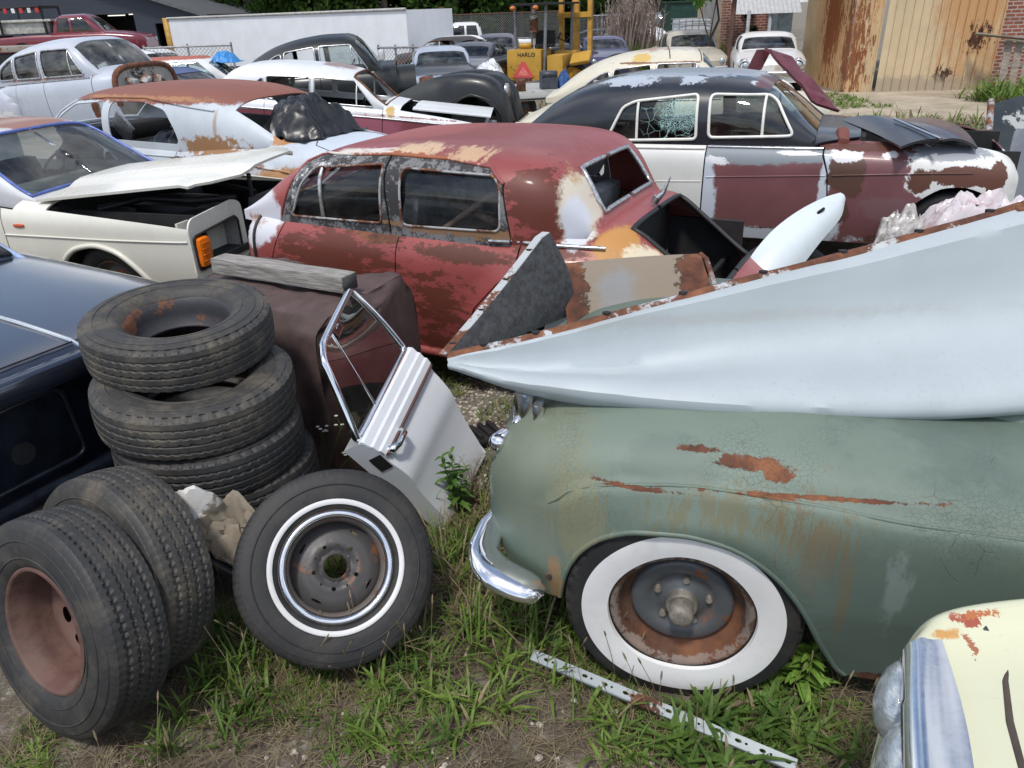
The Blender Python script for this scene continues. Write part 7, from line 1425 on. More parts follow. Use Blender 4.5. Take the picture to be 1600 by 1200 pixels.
for y in (-0.62, 0.62): mb = MB(); mb.lathe([(0.10, 0.05), (0.13, 0.06), (0.14, 0.0), (0.15, -0.2)], 20); mb.xform(Matrix.Translation((2.22, y, 0.65)) @ Matrix.Rotation(pi / 2, 4, 'Y')); mb.build('lamp_rim', CHROME, jg)
# pickup truck with tool body and truck beds beyond
maro = P('dark_red_paint', (0.16, 0.015, 0.03), 0.25, coat=0.5)
t_, c_ = far_car('red_pickup', 'dark red pickup with black rack and white tool box before the workshop', 'pickup truck', 122, 62, 33, 6, maro, 'pickup', scale=1.0, sink=-0.80)
rm_ = thing('concrete_ramp', 'low concrete ramp under the dark red pickup', 'ramp', Vector((atY(122, 62, 33).x, 33, 0)), radians(6)); mb = MB(); mb.rbox((0, 0, 0.40), (8.0, 3.0, 0.79), 0.04, 3); mb.build('slab', simple('ramp_concrete', (0.3, 0.29, 0.27), 0.9), rm_)
mb = MB(); mb.rbox((-1.6, 0, 1.35), (1.9, 1.5, 0.42), 0.05, 3); mb.rbox((-1.6, 0, 1.58), (2.2, 1.7, 0.10), 0.03, 3); mb.build('tool_box', simple('pale_box', (0.42, 0.42, 0.38), 0.6), t_)
mb = MB()
for y in (-0.8, 0.8): mb.tube([(-0.75, y, 1.1), (-0.75, y, 2.05)], 0.05, 6)
mb.tube([(-0.75, -0.8, 2.05), (-0.75, 0.8, 2.05)], 0.06, 6); mb.tube([(-2.3, -0.85, 2.0), (-0.75, -0.85, 2.05)], 0.05, 6); mb.tube([(-2.3, -0.85, 1.1), (-2.3, -0.85, 2.0)], 0.05, 6); mb.tube([(-2.3, 0.85, 1.1), (-2.3, 0.85, 2.0), (-0.75, 0.8, 2.05)], 0.05, 6); mb.build('rack', BLACK, t_)
for k in range(6): mb = MB(); mb.rbox((-2.25 + k * 0.28, -0.9, 1.93), (0.12, 0.04, 0.16), 0.01, 2); mb.build('rack_lamp', simple('red_lamp', (0.5, 0.03, 0.03), 0.3) if k % 2 else simple('white_lamp', (0.65, 0.65, 0.65), 0.3), t_)
tb = thing('truck_bed', 'rusty grey truck flatbed end with red lamps at the far left', 'truck bed', Vector((atY(25, 75, 26).x, 26, 0.05)), 0.1)
mb = MB(); mb.rbox((-0.4, 0, 1.55), (4.2, 2.0, 0.16), 0.03, 3); mb.build('deck', rusty('brown_deck', (0.28, 0.25, 0.21), 0.3, 3), tb)
mb = MB(); mb.rbox((0, -0.9, 1.05), (3.2, 0.12, 0.8), 0.03, 3); mb.build('tail_board', BLACK, tb)
for x in (-1.4, 0.6): mb = MB(); mb.rbox((x, -0.98, 1.1), (0.5, 0.03, 0.22), 0.01, 2); mb.build('tail_lamp', simple('tail_red', (0.5, 0.04, 0.04), 0.3), tb)
mb = MB(); mb.rbox((-0.9, -0.98, 0.98), (0.5, 0.03, 0.3), 0.01, 2); mb.build('plate', simple('plate_grey', (0.5, 0.5, 0.48), 0.5), tb)
for x in (-1.0, 1.0): car_wheel(tb, x, -0.6, 0.45, 0.45, 0.3)

# dry reed clump, plastic tank
def reeds(name, label, loc, n, hgt, spread, mat, seed, lean=0.25, plume=True, cat='reeds'):
    R = random.Random(seed); mb = MB()
    for _ in range(n):
        b = Vector((R.gauss(0, spread), R.gauss(0, spread * .7), 0)); h = hgt * R.uniform(0.55, 1.1); t_ = b + Vector((R.gauss(0, lean), R.gauss(0, lean), h)); m_ = b.lerp(t_, 0.5) + Vector((0, 0, h * 0.05)); w_ = 0.012 * hgt
        sd_ = Vector((R.uniform(-1, 1), R.uniform(-1, 1), 0)).normalized() * w_
        mb.add([b - sd_, b + sd_, m_ + sd_ * .8, t_, m_ - sd_ * .8], [(0, 1, 2, 3, 4)])
        if plume:
            for k in range(5): q = b.lerp(t_, 0.7 + 0.06 * k); e = q + Vector((R.gauss(0, .1), R.gauss(0, .1), 0.14)) * hgt * 0.5; mb.add([q, q + sd_ * 1.2, e], [(0, 1, 2)])
    t = thing(name, label, cat, loc); mb.build('stems', mat, t, smooth=False); return t
STRAW = leafmat('dry_straw', (0.20, 0.15, 0.10), (0.42, 0.34, 0.26))
PINKSTRAW = leafmat('pinkish_reed', (0.24, 0.18, 0.15), (0.46, 0.38, 0.33))
reeds('reed_clump', 'tall dry pinkish reed clump before the dark trees', Vector((atY(985, 80, 31).x, 31, 0)), 420, 2.35, 0.42, PINKSTRAW, 3, 0.22)
reeds('weed_clump', 'green weeds at the foot of the dry reed clump', Vector((atY(985, 80, 30).x, 30, 0)), 300, 1.0, 0.5, LEAF_B, 4, 0.2, False, 'weeds')
tk = thing('plastic_tank', 'white plastic tank in a wire cage before the timber fence', 'tank', Vector((atY(1078, 70, 33).x, 33, 0)), 0.1)
mb = MB(); mb.rbox((0, 0, 1.12), (1.25, 1.0, 1.0), 0.08, 4); mb.build('tank', simple('white_plastic', (0.62, 0.65, 0.68), 0.4, var=0.08), tk)
mb = MB()
for z in (0.7, 0.95, 1.2, 1.45, 1.62): mb.tube([(-0.65, -0.53, z), (0.65, -0.53, z), (0.65, 0.53, z), (-0.65, 0.53, z)], 0.015, 5, closed=True)
for x in np.linspace(-0.65, 0.65, 6): mb.tube([(x, -0.53, 0.2), (x, -0.53, 1.62)], 0.015, 5)
mb.build('wire_cage', GALV, tk); mb = MB(); mb.rbox((0, 0, 0.32), (1.25, 1.05, 0.6), 0.03, 2); mb.build('pallet', RUSTGREY, tk)
gb = thing('green_bin', 'dark green metal bin behind the plastic tank', 'bin', Vector((atY(1070, 50, 38).x, 38, 0)), 0.1); mb = MB(); mb.rbox((0, 0, 1.1), (1.9, 1.5, 2.2), 0.05, 3); mb.rbox((0, 0, 2.22), (2.0, 1.6, 0.08), 0.02, 2); mb.build('shell', simple('dark_green', (0.015, 0.05, 0.035), 0.5), gb)

# timber fence, lamp post, awning, shed and brick wall
tf = thing('timber_fence', 'tall grey weathered timber board fence behind the tank and lamp post', 'fence', g0(1090, 36), 0)
e_ = g0(1200, 30); d = e_ - tf.location; tf.rotation_euler = (0, 0, atan2(d.y, d.x)); ln_ = d.length; Rf = random.Random(3)
mb = MB(); x = 0
while x < ln_:
    w_ = 0.17; mb.box((x + w_ / 2, Rf.uniform(-.01, .01), 2.0), (w_ - 0.012, 0.03, 4.0 + Rf.uniform(-.08, .08)), (Rf.uniform(-.01, .01), Rf.uniform(-.008, .008), 0)); x += w_
mb.build('boards', simple('grey_boards', (0.26, 0.25, 0.23), 0.85, var=0.35, ns=3, stretch=(6, 1, 0.6)), tf, smooth=False)
mb = MB()
for xx in np.linspace(0.2, ln_ - 0.2, 4): mb.box((xx, -0.1, 1.3), (0.16, 0.14, 2.6))
mb.build('posts', simple('pale_posts', (0.36, 0.29, 0.21), 0.85), tf, smooth=False)
lp = thing('lamp_post', 'thin rusty brown post with a small hooded top beside the white coupe', 'post', Vector((atY(1138, 100, 24).x, 24, 0)))
mb = MB(); mb.tube([(0, 0, 0), (0.03, 0, 2.4)], 0.07, 8); mb.build('pole', RUSTPOST, lp); mb = MB(); mb.lathe([(0.04, 2.6), (0.12, 2.5), (0.26, 2.36), (0.24, 2.33), (0.06, 2.36)], 12); mb.build('hood', RUSTPOST, lp)
def corrugated(name, col, rust, per, dep, layers):
    return paint(name, col, 0.55, layers, var=0.1, dirt=0.15, bumpy=0.02)
def ribbed(p, q, z0, z1, per, dep, step=None, tilt=0.0):
    "sheet with trapezoid ribs between two ground points"
    p, q = Vector(p), Vector(q); d = (q - p); ln_ = d.length; d.normalize(); n_ = Vector((d.y, -d.x, 0)); cols = []
    x = 0
    while x < ln_:
        for f_, o in ((0.0, 0), (0.78, 0), (0.82, dep), (0.93, dep), (0.97, 0)):
            xx = x + f_ * per
            if xx <= ln_: cols.append((xx, o))
        x += per
    return [[p + d * xx + n_ * o + Vector((0, 0, z)) + n_ * (-(z - z0) * tilt) for z in np.linspace(z0, z1, 8)] for xx, o in cols]
shed = thing('shed', 'rusty tan corrugated metal shed leaning beside the white coupe', 'shed')
S0, S1, S2 = Vector((8.66, 24.6, 0)), Vector((8.72, 20.75, 0)), Vector((12.12, 20.25, 0))
S0 = Vector((9.0, 24.8, 0))
TANL = [L((11.55, 20.4, 2.0), (0.9, 1.2, 1.9), (0.50, 0.25, 0.09), ns=3.4, st=(2.2, 1, 0.3), warp=1.3, soft=0.4, thr=0.1, amt=0.75), L((11.6, 20.4, 1.2), (0.55, 1.2, 0.7), (0.07, 0.025, 0.013), ns=7, st=(1.4, 1, 0.7), warp=1.2, soft=0.05, thr=0.62), L((11.0, 20.4, 0.35), (0.35, 1.0, 0.35), (0.07, 0.028, 0.013), ns=8, st=(1.4, 1, .7), warp=1.2, soft=0.05, thr=0.55), L((10.2, 20.4, 0.1), (2.5, 1, 0.25), (0.30, 0.25, 0.2), ns=5, warp=0.9, soft=0.3, amt=0.6)]
mb = MB(); mb.grid(ribbed(S1 + Vector((0.75, -0.10, 0)), S2, -0.05, 3.6, 0.205, 0.06, tilt=-0.03)); mb.build('front_sheets', paint('tan_corrugated', (0.60, 0.48, 0.31), 0.6, TANL, var=0.08, dirt=0.15, dirtcol=(0.36, 0.26, 0.15)), shed, smooth=False, solid=0.01)
OR = [L((8.8, 22.2, 2.0), (1.5, 2.4, 3.5), (0.55, 0.29, 0.11), ns=4, st=(1.5, 4, 0.2), warp=1.4, soft=0.4, thr=0.35, amt=0.75), L((8.8, 22.3, 1.9), (1.2, 1.1, 2.6), (0.24, 0.075, 0.02), ns=5, st=(2, 4.5, 0.35), warp=1.2, soft=0.08, thr=0.40), L((8.8, 20.9, 1.0), (0.8, 0.7, 2.4), (0.22, 0.08, 0.03), ns=6, st=(2, 3.5, 0.5), warp=1.2, soft=0.08, thr=0.5)]
rus = paint('orange_rust_corrugated', (0.55, 0.42, 0.25), 0.75, OR, var=0.12, dirt=0.2, bumpy=0.05)
mb = MB(); mb.grid(ribbed(S0, S1, -0.05, 3.6, 0.14, 0.022)); mb.build('side_sheets', rus, shed, smooth=False, solid=0.01)
mb = MB(); mb.grid(ribbed(S1 + Vector((0.0, -0.02, 0)), S1 + Vector((0.76, -0.13, 0)), -0.06, 3.6, 0.22, 0.03, tilt=-0.02)); mb.build('corner_sheet', rus, shed, smooth=False, solid=0.01)
mb = MB(); mb.box((10.4, 22.5, 3.75), (4.2, 5.2, 0.1)); mb.build('roof', GALV, shed, smooth=False)
bw = thing('brick_wall', 'red brick building wall at the right edge beyond the shed', 'building', (0, 0, 0))
def brick():
    m, g = new_mat('red_brick'); co = g.n('ShaderNodeTexCoord', out=3); sp = g.t.nodes.new('ShaderNodeSeparateXYZ'); g.set(sp.inputs[0], co); cx = g.t.nodes.new('ShaderNodeCombineXYZ'); g.set(cx.inputs[0], g.math('ADD', sp.outputs[0], sp.outputs[1])); g.set(cx.inputs[1], sp.outputs[2])
    b_ = g.t.nodes.new('ShaderNodeTexBrick'); g.set(b_.inputs['Vector'], cx.outputs[0])
    for k, v in (('Color1', (0.30, 0.085, 0.05, 1)), ('Color2', (0.20, 0.07, 0.05, 1)), ('Mortar', (0.40, 0.36, 0.32, 1)), ('Scale', 1.0), ('Mortar Size', 0.012), ('Brick Width', 0.24), ('Row Height', 0.085)): b_.inputs[k].default_value = v
    nz = g.noise(co, 3, 5); col = g.mix(g.math('MULTIPLY', g.ramp(nz, 0.45, 0.75), 0.5), b_.outputs[0], (0.16, 0.09, 0.06))
    finish(g, principled(g, Base_Color=col, Roughness=0.9, Normal=bump(g, b_.outputs[1], -0.5, 0.01))); return m
BRICK = brick()
mb = MB(); mb.box((15.5, 20.6, 2.2), (7.2, 0.4, 4.6)); mb.build('wall', BRICK, bw, smooth=False)
mb = MB(); mb.box((15.5, 24.5, 4.55), (7.4, 8.4, 0.12)); mb.build('roof', GALV, bw, smooth=False)
aw = thing('awning', 'grey corrugated metal awning over the doorway behind the white coupe', 'awning')
aL, aR = atY(1148, 0, 27), atY(1246, 22, 26.5); za = atY(1200, 21, 26.8).z
rows = ribbed(Vector((aL.x, 27.0, 0)), Vector((aR.x + 0.2, 26.6, 0)), za, za + 1.4, 0.13, 0.02); rows = [[p + Vector((0, (p.z - za) * 0.9, 0)) for p in r] for r in rows]
mb = MB(); mb.grid(rows); mb.build('sheets', simple('grey_corrugated', (0.36, 0.37, 0.38), 0.5, 0.2, var=0.12), aw, smooth=False, solid=0.01)
for x in (0.25, 0.62): mb = MB(); xx = aL.x + (aR.x - aL.x) * x; mb.tube([(xx, 26.9, 0), (xx, 26.9, za + 0.1)], 0.06, 8); mb.build('pole', simple('white_pole', (0.55, 0.56, 0.58), 0.5), aw)
bh = thing('brick_house', 'brick wall with ivy under the grey awning', 'building'); mb = MB(); mb.box((aL.x + 0.72 * (aR.x - aL.x), 29.2, 2.6), (2.2, 0.3, 5.2)); mb.build('wall', BRICK, bh, smooth=False); mb = MB(); mb.box((aR.x + 0.05, 28.0, 2.0), (0.5, 0.5, 4.0)); mb.build('pier', simple('pale_blue_pier', (0.40, 0.48, 0.52), 0.6), bh, smooth=False)
iv = thing('ivy', 'dark green ivy hanging in the doorway under the awning', 'ivy', (aL.x + (aR.x - aL.x) * 0.78, 28.6, 0)); me, _c = crown_mesh(55, 2600, 0.62, 3.6, 0.2, 0.16, 26, 'ivy_leaves', LEAF_D); link('leaves', me, iv)
# young tree over the fence
yt = thing('young_tree', 'young tree with bright green leaves hanging over the timber fence', 'tree', Vector((atY(1112, 60, 25).x, 25, 0)))
me, cl = crown_mesh(61, 1500, 1.15, 1.9, 2.25, 0.2, 22, mat=LEAF_B); link('leaf_crown', me, yt); trunk_mb(3.4, 0.045, 8, cl).build('trunk', BARK, yt)
# pallet
pa = thing('pallet', 'grey wooden pallet leaning against the brick wall by the shed', 'pallet', (12.35, 19.3, 0), radians(-20)); pa.rotation_euler = (radians(-14), 0, radians(-25))
WOODG = simple('grey_pallet_wood', (0.24, 0.20, 0.165), 0.85, var=0.35, ns=5, stretch=(1, 1, 3))
for k in range(5): mb = MB(); mb.box((-0.44 + k * 0.22, 0, 0.62), (0.15, 0.025, 1.15)); mb.build('slat', WOODG, pa, smooth=False)
mb = MB()
for z in (0.1, 0.62, 1.15): mb.box((0, 0.06, z), (1.1, 0.09, 0.09))
mb.build('crossbars', WOODG, pa, smooth=False); mb = MB(); mb.box((0.6, -0.02, 0.62), (0.14, 0.14, 1.3)); mb.box((-0.4, -0.16, 1.20), (1.6, 0.2, 0.03), (0, 0.12, 0)); mb.build('end_post', WOODG, pa, smooth=False)
# concrete apron
cm, g = new_mat('concrete_apron'); co = g.n('ShaderNodeTexCoord', out=3); n1_ = g.noise(co, 1.2, 6, 0.7); n2_ = g.noise(co, 9, 5, .7)
finish(g, principled(g, Base_Color=g.mix(g.ramp(n1_, 0.35, 0.65), g.mix(n2_, (0.20, 0.16, 0.11), (0.36, 0.30, 0.22)), (0.42, 0.36, 0.27)), Roughness=0.9, Normal=bump(g, n2_, 0.3, 0.01)))
mb = MB(); v, f = cdt(densify([(5.3, 15.6), (9.2, 14.6), (14.5, 15.2), (14.5, 20.3), (8.5, 20.8), (8.3, 26), (4.2, 26), (4.6, 19)], 0.6), [], 1.0); mb.add([(x + 0.12 * noise.noise((x, y, 0)), y + 0.12 * noise.noise((x, y, 4)), 0.004) for x, y in v], f); tag(mb.build('concrete_apron', cm, smooth=False), kind='structure')
# ------------------------------------------------------------------ grass and weeds
def blade_mat(name, a, b_, spec=0.3):
    m, g = new_mat(name); co = g.n('ShaderNodeTexCoord', out=3); n_ = g.noise(co, 5, 3); f = g.noise(co, 60, 2)
    col = g.mix(g.ramp(g.math('ADD', g.math('MULTIPLY', n_, 0.6), g.math('MULTIPLY', f, 0.4)), 0.35, 0.65), a, b_)
    p = principled(g, Base_Color=col, Roughness=0.5, Specular_IOR_Level=spec); tr = g.n('ShaderNodeBsdfTranslucent', col); finish(g, g.n('ShaderNodeMixShader', 0.3, p, tr)); return m
GR1 = blade_mat('grass_green', (0.085, 0.15, 0.022), (0.20, 0.29, 0.06)); GR2 = blade_mat('weed_green', (0.05, 0.105, 0.02), (0.14, 0.22, 0.045)); DRY = blade_mat('dry_grass', (0.17, 0.13, 0.075), (0.36, 0.29, 0.18))
BLADES = [GR1, GR2, DRY]
def blade(mb, R, b, ln_, w_, dirn, droop, mat, fold=0.15):
    "one leaf blade: four stations, tapering and bending over"
    d = Vector((cos(dirn), sin(dirn), 0)); s = Vector((-d.y, d.x, 0)); P_ = []
    for k, t in enumerate((0, 0.3, 0.62, 0.86, 1.0)):
        out = ln_ * (t * 0.30 * droop + t * t * 0.62 * droop); up = ln_ * (t * (1 - 0.15 * droop) - t * t * 0.45 * droop); c = b + d * out + Vector((0, 0, max(up, 0.004))); ww = w_ * (0.55, 1.0, 0.95, 0.55, 0.0)[k]
        if k < 4: P_ += [c - s * ww * .5 + Vector((0, 0, ww * fold)), c, c + s * ww * .5 + Vector((0, 0, ww * fold))]
        else: P_.append(c)
    F_ = []
    for k in range(3):
        o = k * 3; F_ += [(o, o + 1, o + 4, o + 3), (o + 1, o + 2, o + 5, o + 4)]
    F_ += [(9, 10, 12), (10, 11, 12)]; mb.add(P_, F_, mat)
def tuft(mb, R, x, y, n, ln_, w_, mat, up=0.7):
    z = gz(x, y)
    for _ in range(n):
        b = Vector((x + R.gauss(0, 0.012 + w_ * .6), y + R.gauss(0, 0.012 + w_ * .6), z - 0.004)); blade(mb, R, b, ln_ * R.uniform(0.5, 1.15), w_ * R.uniform(0.7, 1.2), R.uniform(0, 2 * pi), R.uniform(0.35, 1.25) / (0.6 + up * .6), mat if R.random() > 0.07 else 2)
def seedhead(mb, R, x, y, h):
    b = Vector((x, y, gz(x, y))); t_ = b + Vector((R.gauss(0, 0.25) * h, R.gauss(0, 0.25) * h, h)); m_ = b.lerp(t_, 0.55) + Vector((0, 0, 0.06 * h)); mb.tube([b, m_, t_], 0.0011, 4, mat=2); d = (t_ - m_).normalized(); mb.tube([t_ - d * 0.004, t_ + d * 0.008, t_ + d * 0.022, t_ + d * 0.03], [0.0018, 0.0036, 0.003, 0.0008], 5, mat=2)
Rg = random.Random(12); mb = MB()
def blocked(x, y):
    # keep growth out from under the wheels and stacked things
    for cx, cy, r in ((-1.5, 2.05, 0.22), (-1.43, 2.3, 0.22), (-0.7, 2.42, 0.20), (-1.25, 2.88, 0.4), (0.58, 2.1, 0.2)):
        if math.hypot(x - cx, y - cy) < r: return True
    return False
# broad leaved rosettes, coarse grass, straw and seed stalks near the camera
def zone(n, x0, x1, y0, y1, fn):
    k = 0
    while k < n:
        x, y = Rg.uniform(x0, x1), Rg.uniform(y0, y1); k += 1
        if not blocked(x, y): fn(x, y)
BARE = ((-0.35, 1.60, 0.26), (0.28, 1.50, 0.24), (-0.05, 1.72, 0.14), (-0.85, 1.72, 0.22), (-0.6, 1.95, 0.14), (0.15, 1.78, 0.13))
def dens(x, y): return 0.5 - max(0.75 * math.exp(-((x - a) / r)**2 - ((y - b_) / (r * .6))**2) for a, b_, r in BARE) + 0.9 * noise.noise((x * 1.9 + 3, y * 1.9, 1.5)) + 0.4 * noise.noise((x * 6, y * 6, 7))
zone(4200, -1.75, 1.15, 1.30, 2.95, lambda x, y: tuft(mb, Rg, x, y, Rg.randint(5, 11), Rg.uniform(0.04, 0.12), 0.0036, Rg.choice((0, 0, 0, 2))) if dens(x, y) > 0.40 else None)
zone(330, -1.7, 1.1, 1.35, 2.9, lambda x, y: tuft(mb, Rg, x, y, Rg.randint(5, 9), Rg.uniform(0.07, 0.19), Rg.uniform(0.007, 0.016), Rg.choice((0, 0, 1)), 0.6) if dens(x, y) > 0.55 else None)
zone(150, -0.55, 0.35, 1.55, 2.75, lambda x, y: tuft(mb, Rg, x, y, Rg.randint(5, 9), Rg.uniform(0.12, 0.22), Rg.uniform(0.007, 0.014), Rg.choice((0, 0, 1)), 0.85) if dens(x, y) > 0.25 else None)
zone(36, 0.5, 1.1, 1.55, 1.95, lambda x, y: tuft(mb, Rg, x, y, Rg.randint(6, 10), Rg.uniform(0.13, 0.22), 0.017, 1, 0.7))
zone(9000, -1.8, 1.2, 1.3, 3.0, lambda x, y: blade(mb, Rg, Vector((x, y, gz(x, y))), Rg.uniform(0.03, 0.14), 0.0022, Rg.uniform(0, 6.3), Rg.uniform(1.0, 1.9), 2))
zone(420, -1.6, 1.1, 1.45, 2.8, lambda x, y: seedhead(mb, Rg, x, y, Rg.uniform(0.12, 0.34)) if dens(x, y) > 0.35 else None)
zone(90, -0.55, 0.1, 2.1, 3.0, lambda x, y: tuft(mb, Rg, x, y, Rg.randint(5, 9), Rg.uniform(0.16, 0.32), 0.008, Rg.choice((0, 0, 1, 2)), 1.4))
zone(40, -1.25, -0.95, 1.75, 2.3, lambda x, y: tuft(mb, Rg, x, y, Rg.randint(5, 8), Rg.uniform(0.14, 0.24), 0.009, 1, 1.2))
zone(500, -1.7, 1.1, 1.4, 2.7, lambda x, y: [blade(mb, Rg, Vector((x + Rg.gauss(0, .015), y + Rg.gauss(0, .015), gz(x, y) + Rg.uniform(0, .02))), Rg.uniform(0.012, 0.03), Rg.uniform(0.008, 0.016), Rg.uniform(0, 6.3), 1.7, 1) for _ in range(6)] if dens(x, y) > 0.3 else None)
# between the cars, in the middle distance
zone(900, -0.7, 0.35, 2.6, 5.0, lambda x, y: tuft(mb, Rg, x, y, Rg.randint(3, 7), Rg.uniform(0.05, 0.16), 0.006, Rg.choice((0, 1, 2))) if dens(x, y) > 0.45 else None)
zone(500, -0.3, 0.15, 2.35, 3.3, lambda x, y: tuft(mb, Rg, x, y, Rg.randint(4, 8), Rg.uniform(0.06, 0.16), 0.006, Rg.choice((0, 2, 2))))
zone(500, 0.4, 3.6, 4.4, 6.6, lambda x, y: tuft(mb, Rg, x, y, Rg.randint(5, 9), Rg.uniform(0.10, 0.28), 0.006, Rg.choice((2, 2, 0))))
tag(mb.build('grass', BLADES), 'coarse green grass, broad leaved weeds and straw between the wrecks', 'grass', kind='stuff')
# grass and weeds further off, right of the dark car and before the shed
mb = MB()
for _ in range(2600):
    x, y = Rg.uniform(4.0, 12.8), Rg.uniform(9.5, 15.6)
    if noise.noise((x * .5, y * .5, 3)) > -0.12: tuft(mb, Rg, x, y, 4, Rg.uniform(0.12, 0.45), 0.025, Rg.choice((0, 0, 1, 2, 2)))
for _ in range(500):
    x, y = Rg.uniform(10.5, 14), Rg.uniform(15.5, 18.9); tuft(mb, Rg, x, y, 5, Rg.uniform(0.3, 0.8), 0.035, Rg.choice((0, 0, 1)))
for _ in range(300): tuft(mb, Rg, Rg.uniform(7.4, 8.5), Rg.uniform(17.5, 20.5), 4, Rg.uniform(0.08, 0.2), 0.02, 0)
for _ in range(900): tuft(mb, Rg, Rg.uniform(-7, 7), Rg.uniform(10, 26), 3, Rg.uniform(0.1, 0.35), 0.02, Rg.choice((0, 1, 2)))
for _ in range(500): x = Rg.uniform(5.5, 9.5); tuft(mb, Rg, x, 30 - (x - 5.5) * 0.5, 4, Rg.uniform(0.5, 1.6), 0.04, Rg.choice((0, 2, 2, 1)))
tag(mb.build('weeds', BLADES), 'weedy green and straw coloured growth before the rusty shed and timber fence', 'weeds', kind='stuff')
# stones
mb = MB(); Rs = random.Random(4)
def stone(x, y, r):
    z = gz(x, y); V_ = []
    for th in (0.0, 0.9, 1.7, 2.5):
        n_ = 1 if th == 0 else 6
        for k in range(n_): a = k * 2 * pi / 6 + th; q = r * Rs.uniform(0.75, 1.15); V_.append((x + q * sin(th) * cos(a), y + q * sin(th) * sin(a), z + r * 0.25 + q * 0.6 * cos(th)))
    F_ = [(0, 1 + k, 1 + (k + 1) % 6) for k in range(6)]
    for rr in range(2):
        o = 1 + rr * 6; F_ += [(o + k, o + 6 + k, o + 6 + (k + 1) % 6, o + (k + 1) % 6) for k in range(6)]
    mb.add(V_, F_)
for cx, cy, sp_, n_ in ((-0.35, 1.62, 0.16, 110), (0.25, 1.52, 0.16, 140), (0.0, 1.75, 0.5, 160), (-0.75, 1.7, 0.3, 60), (0.7, 1.6, 0.3, 80)):
    for _ in range(n_): stone(Rs.gauss(cx, sp_), Rs.gauss(cy, sp_ * .6), 0.003 + 0.013 * Rs.random()**3)
for _ in range(2600): stone(Rs.uniform(-0.9, 0.4), Rs.uniform(2.9, 4.9), Rs.uniform(0.005, 0.014))
tag(mb.build('gravel', simple('pale_stone', (0.42, 0.38, 0.32), 0.9, var=0.4, ns=30), smooth=False), 'pale gravel and small stones on the bare soil', 'gravel', kind='stuff')

# single plants one can tell apart
def leafy(name, label, loc, stems, hgt, leaf_l, leaf_w, mat, seed, cat='weed', pairs=8):
    R = random.Random(seed); t = thing(name, label, cat, loc); st = MB(); lf = MB()
    for s_ in range(stems):
        a = R.uniform(0, 6.3); top = Vector((0.16 * hgt * cos(a) * (s_ > 0), 0.16 * hgt * sin(a) * (s_ > 0), hgt * R.uniform(0.7, 1.0))); b0 = Vector((R.gauss(0, .012), R.gauss(0, .012), 0)); st.tube([b0, b0.lerp(top, 0.5) + Vector((0, 0, .01)), top], [0.004, 0.003, 0.0015], 5)
        for k in range(pairs):
            q = b0.lerp(top, 0.15 + 0.85 * k / (pairs - 1)); sz = (1.1 - 0.6 * k / pairs)
            for m_ in range(2): blade(lf, R, q, leaf_l * sz * R.uniform(0.8, 1.15), leaf_w * sz, a + k * 2.4 + m_ * pi + R.gauss(0, .3), R.uniform(0.9, 1.5), 0, 0.2)
    st.build('stem', mat, t); lf.build('leaves', mat, t); return t
YG = blade_mat('yellow_green_leaf', (0.14, 0.26, 0.04), (0.27, 0.42, 0.09)); MG = blade_mat('sapling_leaf', (0.06, 0.14, 0.025), (0.14, 0.25, 0.05))
leafy('bright_weed', 'bright yellow green leafy weed beside the whitewall wheel', at(1245, 1075), 4, 0.20, 0.10, 0.032, YG, 3)
leafy('sapling_weed', 'green sapling with oval leaves in front of the white door', at(712, 800), 3, 0.36, 0.075, 0.032, MG, 5, pairs=9)
leafy('leafy_weed', 'low leafy weed between the red car and the fender flange', at(560 + 130, 560), 3, 0.12, 0.05, 0.02, MG, 6)
leafy('small_weed', 'small jagged leaved weed under the green fender edge', at(1190, 1120), 3, 0.09, 0.05, 0.02, MG, 8, pairs=5)
fl_ = thing('white_flowers', 'stalk of tiny white daisies between the tyre stack and the white door', 'flowers', at(500, 790) + Vector((0.0, 0.05, 0)))
R = random.Random(2); st = MB(); hd = MB()
for _ in range(9):
    top = Vector((R.gauss(0.0, 0.08), R.gauss(0, .05), R.uniform(0.26, 0.44))); st.tube([(0, 0, 0), top * 0.5 + Vector((0, 0, 0.03)), top], 0.0018, 4)
    for _k in range(3):
        q = top + Vector((R.gauss(0, .022), R.gauss(0, .02), R.gauss(0.01, .012))); st.tube([top - Vector((0, 0, .03)), q], 0.001, 3)
        for k in range(10): a = k * 0.628; hd.add([q, q + Vector((0.009 * cos(a), 0.009 * sin(a), 0.002)), q + Vector((0.009 * cos(a + .5), 0.009 * sin(a + .5), 0.002))], [(0, 1, 2)])
st.build('stems', MG, fl_); hd.build('petals', simple('white_petal', (0.75, 0.75, 0.7), 0.6, var=0.05), fl_, smooth=False)
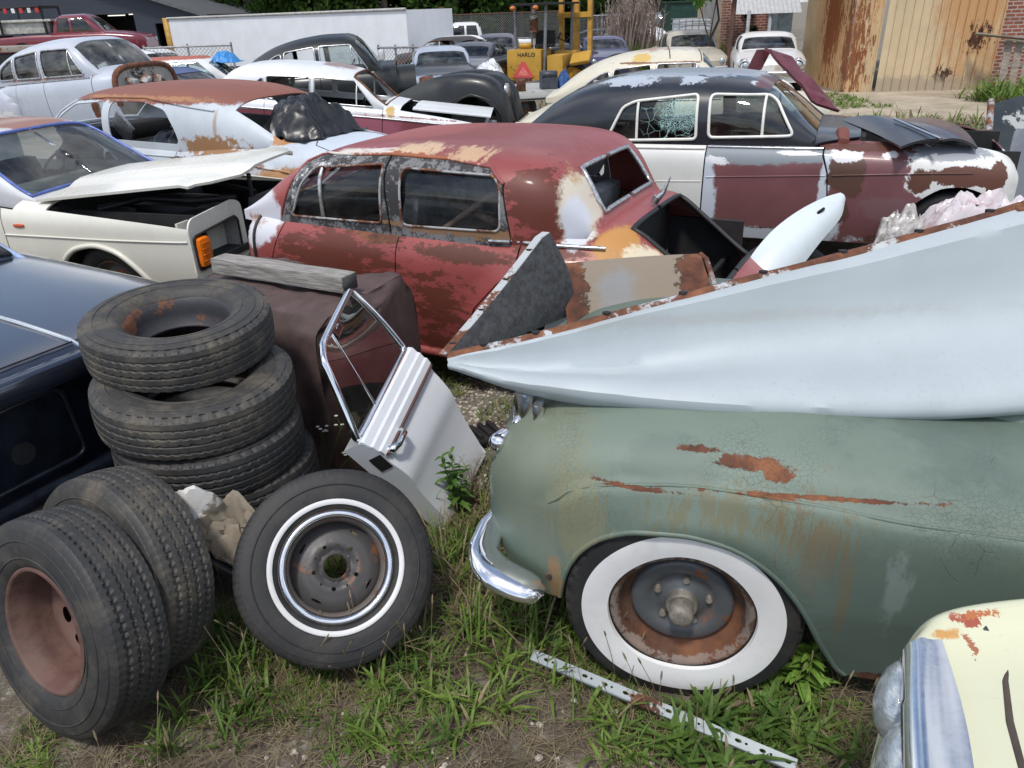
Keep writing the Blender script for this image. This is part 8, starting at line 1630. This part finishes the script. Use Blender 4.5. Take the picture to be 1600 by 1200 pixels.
def dry_stalks(name, label, loc, n, hgt, seed, lean, mat=DRY, r=0.0022, sp=0.02):
    R = random.Random(seed); t = thing(name, label, 'dry grass', loc); mb = MB()
    for _ in range(n):
        b = Vector((R.gauss(0, sp), R.gauss(0, sp), 0)); tp_ = b + Vector((lean[0] * R.uniform(.3, 1.4) + R.gauss(0, .04), lean[1] * R.uniform(.3, 1.4) + R.gauss(0, .04), hgt * R.uniform(.5, 1))); m_ = b.lerp(tp_, .5) + Vector((0, 0, 0.12 * hgt)); mb.tube([b, m_, tp_, tp_ + (tp_ - m_) * 0.4 - Vector((0, 0, 0.08 * hgt))], [r, r * .8, r * .5, r * .2], 4)
        for k in range(6): q = m_.lerp(tp_, 0.4 + k * .12); mb.tube([q, q + Vector((R.gauss(0, .02), R.gauss(0, .02), .015))], r * .4, 3)
    mb.build('stalks', mat, t); return t
PALE = blade_mat('pale_straw', (0.32, 0.26, 0.17), (0.55, 0.47, 0.34))
dry_stalks('dry_grass_clump', 'pale dry grass stalks bending before the brown rimmed wheel', (-1.28, 1.48, 0.0), 30, 0.34, 4, (0.14, 0.02), PALE)
dry_stalks('dead_twig', 'bare dead branching weed before the red car door', at(702, 540), 7, 0.85, 6, (0.02, 0.0), simple('dead_stem', (0.35, 0.22, 0.17), 0.8), 0.003, 0.01)
dry_stalks('straw_tuft', 'dry straw tuft at the nose of the green car', at(735, 780), 26, 0.20, 9, (0.0, 0.05), DRY, 0.0018, 0.05)
rg = thing('black_grille', 'black plastic grille scrap on the gravel behind the white door', 'scrap part', at(745, 690), 0.5)
mb = MB(); mb.rbox((0, 0, 0.03), (0.28, 0.16, 0.05), 0.02, 4)
for k in range(5): mb.rbox((-0.11 + k * 0.055, 0, 0.06), (0.03, 0.15, 0.03), 0.008, 3)
mb.build('grille', RUBBER_BLACK, rg)

# edge of the car beside the camera
ec = thing('pale_blue_hood', 'edge of a pale blue car hood with black seal at the bottom left corner', 'car hood', (-1.25, 0.35, 0))
mb = MB(); mb.rbox((-0.22, 0.12, 0.66), (0.86, 1.32, 0.16), 0.06, 6); mb.build('hood', simple('pale_blue_coat', (0.40, 0.50, 0.58), 0.3), ec)
mb = MB(); mb.tube([(0.22, 0.4, 0.62), (0.27, 0.80, 0.55), (0.34, 0.885, 0.54), (0.52, 0.90, 0.52), (0.60, 0.80, 0.50)], 0.02, 8); mb.build('seal', SEAL, ec)
mb = MB(); mb.rbox((-0.2, 0.1, 0.3), (0.8, 1.2, 0.6), 0.08, 5); mb.build('body', simple('pale_blue_body', (0.36, 0.45, 0.52), 0.4), ec)
